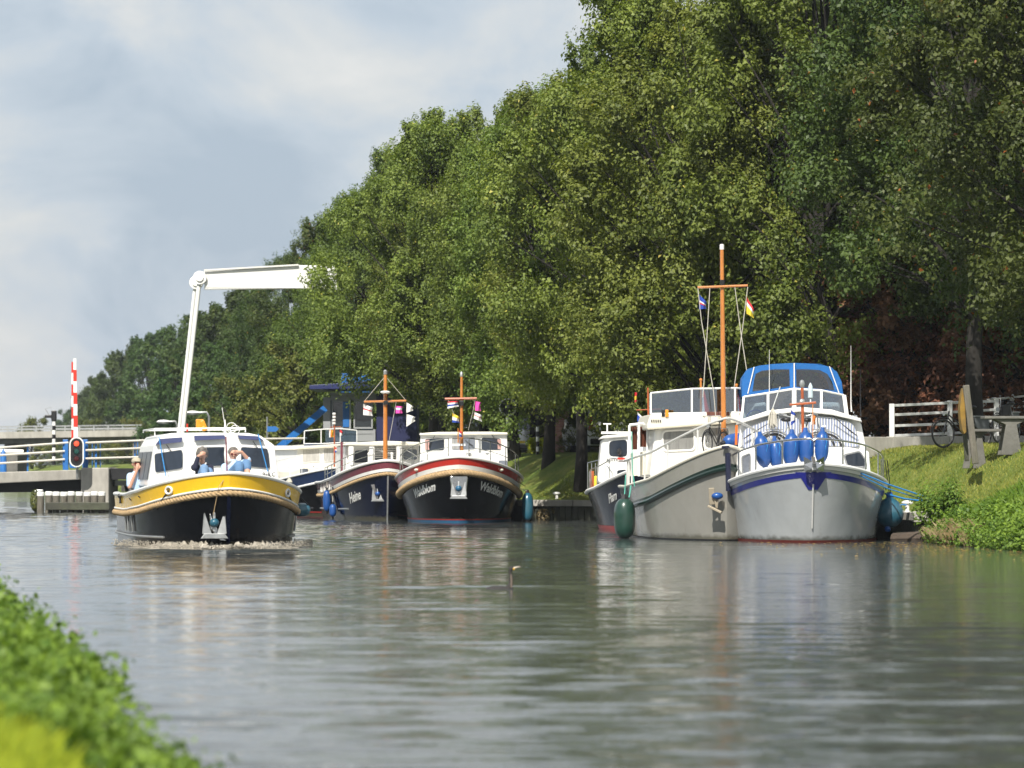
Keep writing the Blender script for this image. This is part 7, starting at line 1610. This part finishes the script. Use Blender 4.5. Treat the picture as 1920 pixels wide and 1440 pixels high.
def hand(m, wrist, tip, side, curl=(0,0,-.01)):
    """palm and five fingers from wrist towards tip; side = thumb direction"""
    w = Vector(wrist); d = (Vector(tip)-w).normalized(); s = Vector(side).normalized(); cu = Vector(curl)
    pc = w+d*.075; limb(m, [w, w+d*.03, pc], [.026, .032, .034]); 
    for k, ln in ((-1.5,.065),(-.5,.078),(.5,.075),(1.5,.058)):
        b0 = pc+s*(k*.019)+d*.01; limb(m, [b0, b0+d*ln*.55+cu*.4, b0+d*ln+cu], [.0105, .0095, .008])
    limb(m, [w+d*.03+s*.03, w+d*.065+s*.055, w+d*.095+s*.06], [.014, .012, .009])
def head(m, c, face, up=(0,0,1)):
    c = Vector(c); f = Vector(face).normalized(); r = f.cross(Vector(up)).normalized(); u = r.cross(f)
    m.ball(tuple(c+u*.02), .092, 14, (.86,1.0,1.15)); m.ball(tuple(c+f*.02-u*.055), .062, 12, (.95,1,1.0)); m.ball(tuple(c+f*.055-u*.085), .033, 10)
    cap(m, c+f*.085+u*.012, c+f*.112-u*.022, .010, .015)              # nose
    cap(m, c+f*.090-u*.055-r*.02, c+f*.090-u*.055+r*.02, .009, .009)   # lips
    for s in (-1, 1): m.ball(tuple(c+r*(s*.083)-u*.01), .026, 8, (.5,.8,1.2)); cap(m, c+f*.082+r*(s*.018)+u*.034, c+f*.078+r*(s*.045)+u*.032, .011, .009)
    return c, f, r, u
def face_parts(root, c, f, r, u, glasses=False):
    body = root.children[0]
    m = MB()
    for s in (-1, 1): m.ball(tuple(c+f*.086+r*(s*.032)+u*.014), .012, 8)
    e = m.build('eye', mat('eye', (.05,.04,.035), .2), root, smooth=True); e['kind'] = 'stuff'
    if glasses:
        m = MB()
        for s in (-1, 1): m.lathe([(.026,0),(.026,.006)], tuple(c+f*.105+r*(s*.034)+u*.012), f, 12)
        m.tube([c+f*.108-r*.012+u*.014, c+f*.108+r*.012+u*.014], .004, 5)
        for s in (-1, 1): m.tube([c+f*.104+r*(s*.058)+u*.016, c+r*(s*.086)+u*.01], .004, 5)
        m.build('sunglasses', mat('red_brown_lens', (.12,.02,.015), .1, coat=.8), root)
def people():
    b = YB; face = Vector((0,-1,.02))
    def W(px, py, yl): return b.p3(px, py, yl)
    # woman in navy fleece
    yh = 1.9; r = empty('person', b.w((0,0,0)), b.th, 'woman in navy fleece and jeans sitting on the bow, shading her eyes', 'person', 'people on the yellow boat')
    hc = W(379.5, 853, yh); m = MB(); c, f, rr, u = head(m, hc, (0,-1,0)); neck = hc+Vector((0,.03,-.17)); cap(m, hc+Vector((0,.02,-.06)), neck, .05, .055)
    sh = neck+Vector((0,.05,-.07)); pel = Vector((sh.x+.02, sh.y+.12, max(1.16, sh.z-.46)))
    limb(m, [neck, sh, sh.lerp(pel, .5), pel], [.055, .11, .12, .13])
    sR = sh+Vector((-.15,0,0)); sL = sh+Vector((.16,0,-.01)); eR = W(365.5, 877, yh-.12); wR = W(371.5, 855.5, yh-.12)
    limb(m, [sR, eR, wR], [.05,.042,.027]); hand(m, wR, W(388, 847.5, yh-.15), (0,.25,-1), curl=(.0,.0,-.012))
    eL = W(396, 888, yh-.15); wL = W(386, 889, yh-.5); limb(m, [sL, eL, wL], [.05,.042,.027]); hand(m, wL, W(379, 887, yh-.6), (0,.2,1))
    kn = W(383, 878, yh-.62); ank = Vector((kn.x-.03, kn.y-.18, 1.14)); kn2 = W(392, 884, yh-.5); ank2 = Vector((kn2.x+.03, kn2.y-.25, 1.15))
    limb(m, [pel+Vector((-.08,0,0)), kn, ank], [.085,.062,.042]); limb(m, [pel+Vector((.08,0,0)), kn2, ank2], [.085,.06,.04])
    blob(m, 'body', skin, r, .009, 2); face_parts(r, c, f, rr, u)
    m = MB(); limb(m, [neck+Vector((0,.03,-.03)), sh, sh.lerp(pel, .5), pel], [.07,.135,.145,.155]); limb(m, [sR+Vector((.03,0,0)), sR, eR, eR.lerp(wR, .85)], [.08,.07,.06,.042]); limb(m, [sL+Vector((-.03,0,0)), sL, eL, eL.lerp(wL, .8)], [.08,.07,.06,.042]); blob(m, 'fleece_jacket', navy_c, r, .013, 3)
    m = MB(); m.tube([neck+Vector((-.07,-.03,.02)), neck+Vector((-.03,-.09,-.05)), neck+Vector((0,-.11,-.1)), neck+Vector((.03,-.09,-.05)), neck+Vector((.07,-.03,.02))], .018, 6); m.build('white_collar', c_white, r, smooth=True)
    m = MB(); limb(m, [pel+Vector((-.08,0,0)), kn, kn.lerp(ank, .92)], [.11,.085,.055]); limb(m, [pel+Vector((.08,0,0)), kn2, kn2.lerp(ank2, .92)], [.11,.082,.055]); blob(m, 'jeans', denim_l, r, .013, 3)
    for a_ in (ank, ank2): m = MB(); cap(m, a_+Vector((0,.03,-.02)), a_+Vector((.01,-.13,-.03)), .045, .038); m.build('shoe', mat('brown_leather', (.12,.05,.02), .5), r, smooth=True, angle=180)
    m = MB(); rng = np.random.default_rng(2); m.ball(tuple(hc+Vector((0,.03,.045))), .112, 14, (1,1,.98)); 
    for k in range(60):
        d = unit(rng, 1)[0]; 
        if d[1] < -.25 and d[2] < .5: continue
        m.ball(tuple(hc+Vector((0,.03,.03))+Vector(tuple(d*np.array([.11,.11,.115])))), rng.uniform(.02,.034), 6)
    blob(m, 'hair', hair_g, r, .012, 1)
    # man reclining
    yh = 2.3; r = empty('person', b.w((0,0,0)), b.th, 'grey haired man in light blue shirt and denim shorts reclining with knees drawn up', 'person', 'people on the yellow boat')
    hc = W(437.5, 852, yh); m = MB(); c, f, rr, u = head(m, hc, (0,-1,-.08)); neck = hc+Vector((-.01,.02,-.16)); cap(m, hc+Vector((0,.02,-.06)), neck, .055, .06)
    sh = W(436, 874, yh-.02); pel = W(440, 890, yh-.45); pel.z = max(pel.z, 1.2)
    limb(m, [neck, sh, sh.lerp(pel, .5), pel], [.06,.125,.13,.13]); sR = sh+Vector((-.15,0,-.02)); sL = sh+Vector((.14,0,.03))
    eL = W(467, 864, yh-.1); wL = W(453, 847.5, yh-.18); limb(m, [sL, eL, wL], [.058,.048,.03]); hand(m, wL, W(435, 847, yh-.2), (0,.3,-1))
    eR = W(421, 884, yh-.12); wR = W(432, 889, yh-.4); limb(m, [sR, eR, wR], [.058,.048,.03]); hand(m, wR, W(440, 889, yh-.5), (0,.2,1))
    k1 = W(448, 873, yh-.85); a1 = Vector((k1.x, k1.y-.2, 1.13)); k2 = W(462, 870, yh-.75); a2 = W(467, 887, yh-1.05); a2.z = 1.17
    limb(m, [pel+Vector((-.04,0,0)), k1, a1], [.09,.068,.045]); limb(m, [pel+Vector((.1,0,0)), k2, a2], [.09,.068,.045]); blob(m, 'body', skin, r, .009, 2); face_parts(r, c, f, rr, u, True)
    m = MB(); limb(m, [neck+Vector((0,.03,-.04)), sh, sh.lerp(pel, .5), pel], [.075,.15,.155,.155]); limb(m, [sL+Vector((-.03,0,0)), sL, sL.lerp(eL, .85), eL.lerp(wL, .12)], [.085,.08,.072,.06]); limb(m, [sR+Vector((.03,0,0)), sR, eR, eR.lerp(wR, .1)], [.085,.08,.07,.06]); blob(m, 'shirt', lblue_c, r, .013, 3)
    m = MB(); limb(m, [pel+Vector((-.04,0,0)), k1, k1.lerp(a1, .18)], [.125,.098,.088]); limb(m, [pel+Vector((.1,0,0)), k2, k2.lerp(a2, .18)], [.125,.098,.088]); blob(m, 'denim_shorts', denim, r, .013, 3)
    m = MB(); m.tube([neck+Vector((-.07,-.03,.02)), neck+Vector((-.03,-.1,-.05)), neck+Vector((.02,-.1,-.05)), neck+Vector((.07,-.03,.02))], .02, 6); m.build('collar', c_white, r, smooth=True)
    for a_, dx in ((a1, 0), (a2, .05)): m = MB(); cap(m, a_+Vector((0,.03,-.02)), a_+Vector((dx,-.13,-.03)), .05, .045); m.build('shoe', mat('dark_leather', (.03,.02,.016), .5), r, smooth=True, angle=180)
    m = MB(); m.ball(tuple(hc+Vector((0,.025,.055))), .105, 14, (1,1,.93)); m.ball(tuple(hc+Vector((0,.06,.0))), .09, 12); blob(m, 'hair', hair_g, r, .012, 2)
    # person at the left side of the wheelhouse
    yh = 6.2; r = empty('person', b.w((0,0,0)), b.th, 'person in light blue shirt and cap looking round the left side of the wheelhouse', 'person', 'people on the yellow boat')
    hc = W(257.5, 870, yh); hc.x -= .02; m = MB(); c, f, rr, u = head(m, hc, (.1,-1,0)); neck = hc+Vector((0,.03,-.16)); cap(m, hc+Vector((0,.02,-.06)), neck, .052, .058)
    sh = neck+Vector((.03,.02,-.09)); pel = sh+Vector((.03,.02,-.5)); limb(m, [neck, sh, sh.lerp(pel, .5), pel], [.06,.12,.13,.13])
    sR = sh+Vector((-.15,0,0)); eR = sR+Vector((-.02,-.16,-.22)); wR = hc+Vector((.0,-.14,-.13)); limb(m, [sR, eR, wR], [.055,.045,.028]); hand(m, wR, hc+Vector((.03,-.13,.03)), (1,0,0))
    sL = sh+Vector((.16,0,0)); eL = sL+Vector((.05,-.05,-.28)); wL = eL+Vector((-.02,-.22,-.02)); limb(m, [sL, eL, wL], [.055,.045,.028]); hand(m, wL, wL+Vector((0,-.1,0)), (-1,0,0))
    for sx in (-.09, .09): limb(m, [pel+Vector((sx,0,-.02)), Vector((pel.x+sx, pel.y-.02, .72)), Vector((pel.x+sx, pel.y, .6))], [.085,.075,.06])
    blob(m, 'body', skin, r, .009, 2); face_parts(r, c, f, rr, u, True)
    m = MB(); limb(m, [neck+Vector((0,.03,-.04)), sh, sh.lerp(pel, .5), pel], [.07,.145,.15,.15]); limb(m, [sR, sR, eR.lerp(sR, .2)], [.08,.078,.07]); limb(m, [sL, sL.lerp(eL, .8)], [.08,.07]); blob(m, 'shirt', lblue_c, r, .013, 3)
    m = MB(); m.ball(tuple(hc+Vector((0,.0,.06))), .105, 14, (1,1.05,.75)); cap(m, hc+Vector((-.03,-.12,.06)), hc+Vector((.05,-.12,.06)), .02, .02); blob(m, 'cap', mat('khaki_cloth', (.4,.36,.27), .8), r, .012, 1)
people()
def cormorant():
    c = gnd(957, 1104.5); r = empty('cormorant', tuple(c), 0, 'cormorant swimming low in the water with its head held up', 'bird')
    f = mat('dark_plumage', (.028,.024,.022), .6, var=.5, bump=.5, scale=30)
    m = MB(); m.ball((-.15,.0,.0), .1, 14, (1.7,.75,.42)); m.ball((-.02,0,.0), .05, 10, (1.2,.8,.6)); cap(m, (-.22,0,.01), (-.36,0,-.012), .028, .008)
    limb(m, [(-.03,0,.0), (.006,0,.06), (.008,0,.14), (-.004,0,.21), (.004,0,.248)], [.042,.03,.024,.021,.026]); m.ball((.012,0,.256), .028, 10, (1.35,.85,.9)); blob(m, 'body', f, r, .006, 2)
    m = MB(); m.tube([(.03,0,.258),(.07,0,.268),(.115,0,.279),(.123,0,.272)], [.012,.009,.006,.003], 7); m.build('bill', mat('bone_bill', (.5,.42,.33), .4), r, smooth=True)
    m = MB(); m.ball((.036,-.002,.25), .019, 8, (1.2,.9,.8)); m.build('throat_patch', mat('yellow_skin', (.75,.42,.02), .5), r, smooth=True)
    m = MB(); m.tube([(.012,-.02,.02),(.014,-.022,.1),(.008,-.018,.18)], [.016,.015,.01], 6); m.build('pale_throat', mat('pale_brown_feathers', (.16,.125,.10), .7, var=.3), r, smooth=True)
    m = MB(); m.ball((.03,-.022,.262), .004, 6); m.build('eye', blackm, r)
cormorant()
# ------------------------------------------------------------------ air
def haze():
    m = MB(); m.box((0, 1100, 11), (5600, 2700, 24)); mt = bpy.data.materials.new('thin_air'); mt.use_nodes = True; nt = mt.node_tree; nt.nodes.clear()
    out = nt.nodes.new('ShaderNodeOutputMaterial'); v = nt.nodes.new('ShaderNodeVolumePrincipled'); v.inputs['Color'].default_value = (.80,.88,1,1); v.inputs['Density'].default_value = .00012; v.inputs['Anisotropy'].default_value = 0.0
    nt.links.new(v.outputs[0], out.inputs['Volume']); m.build('haze', mt, kind='stuff')
haze()
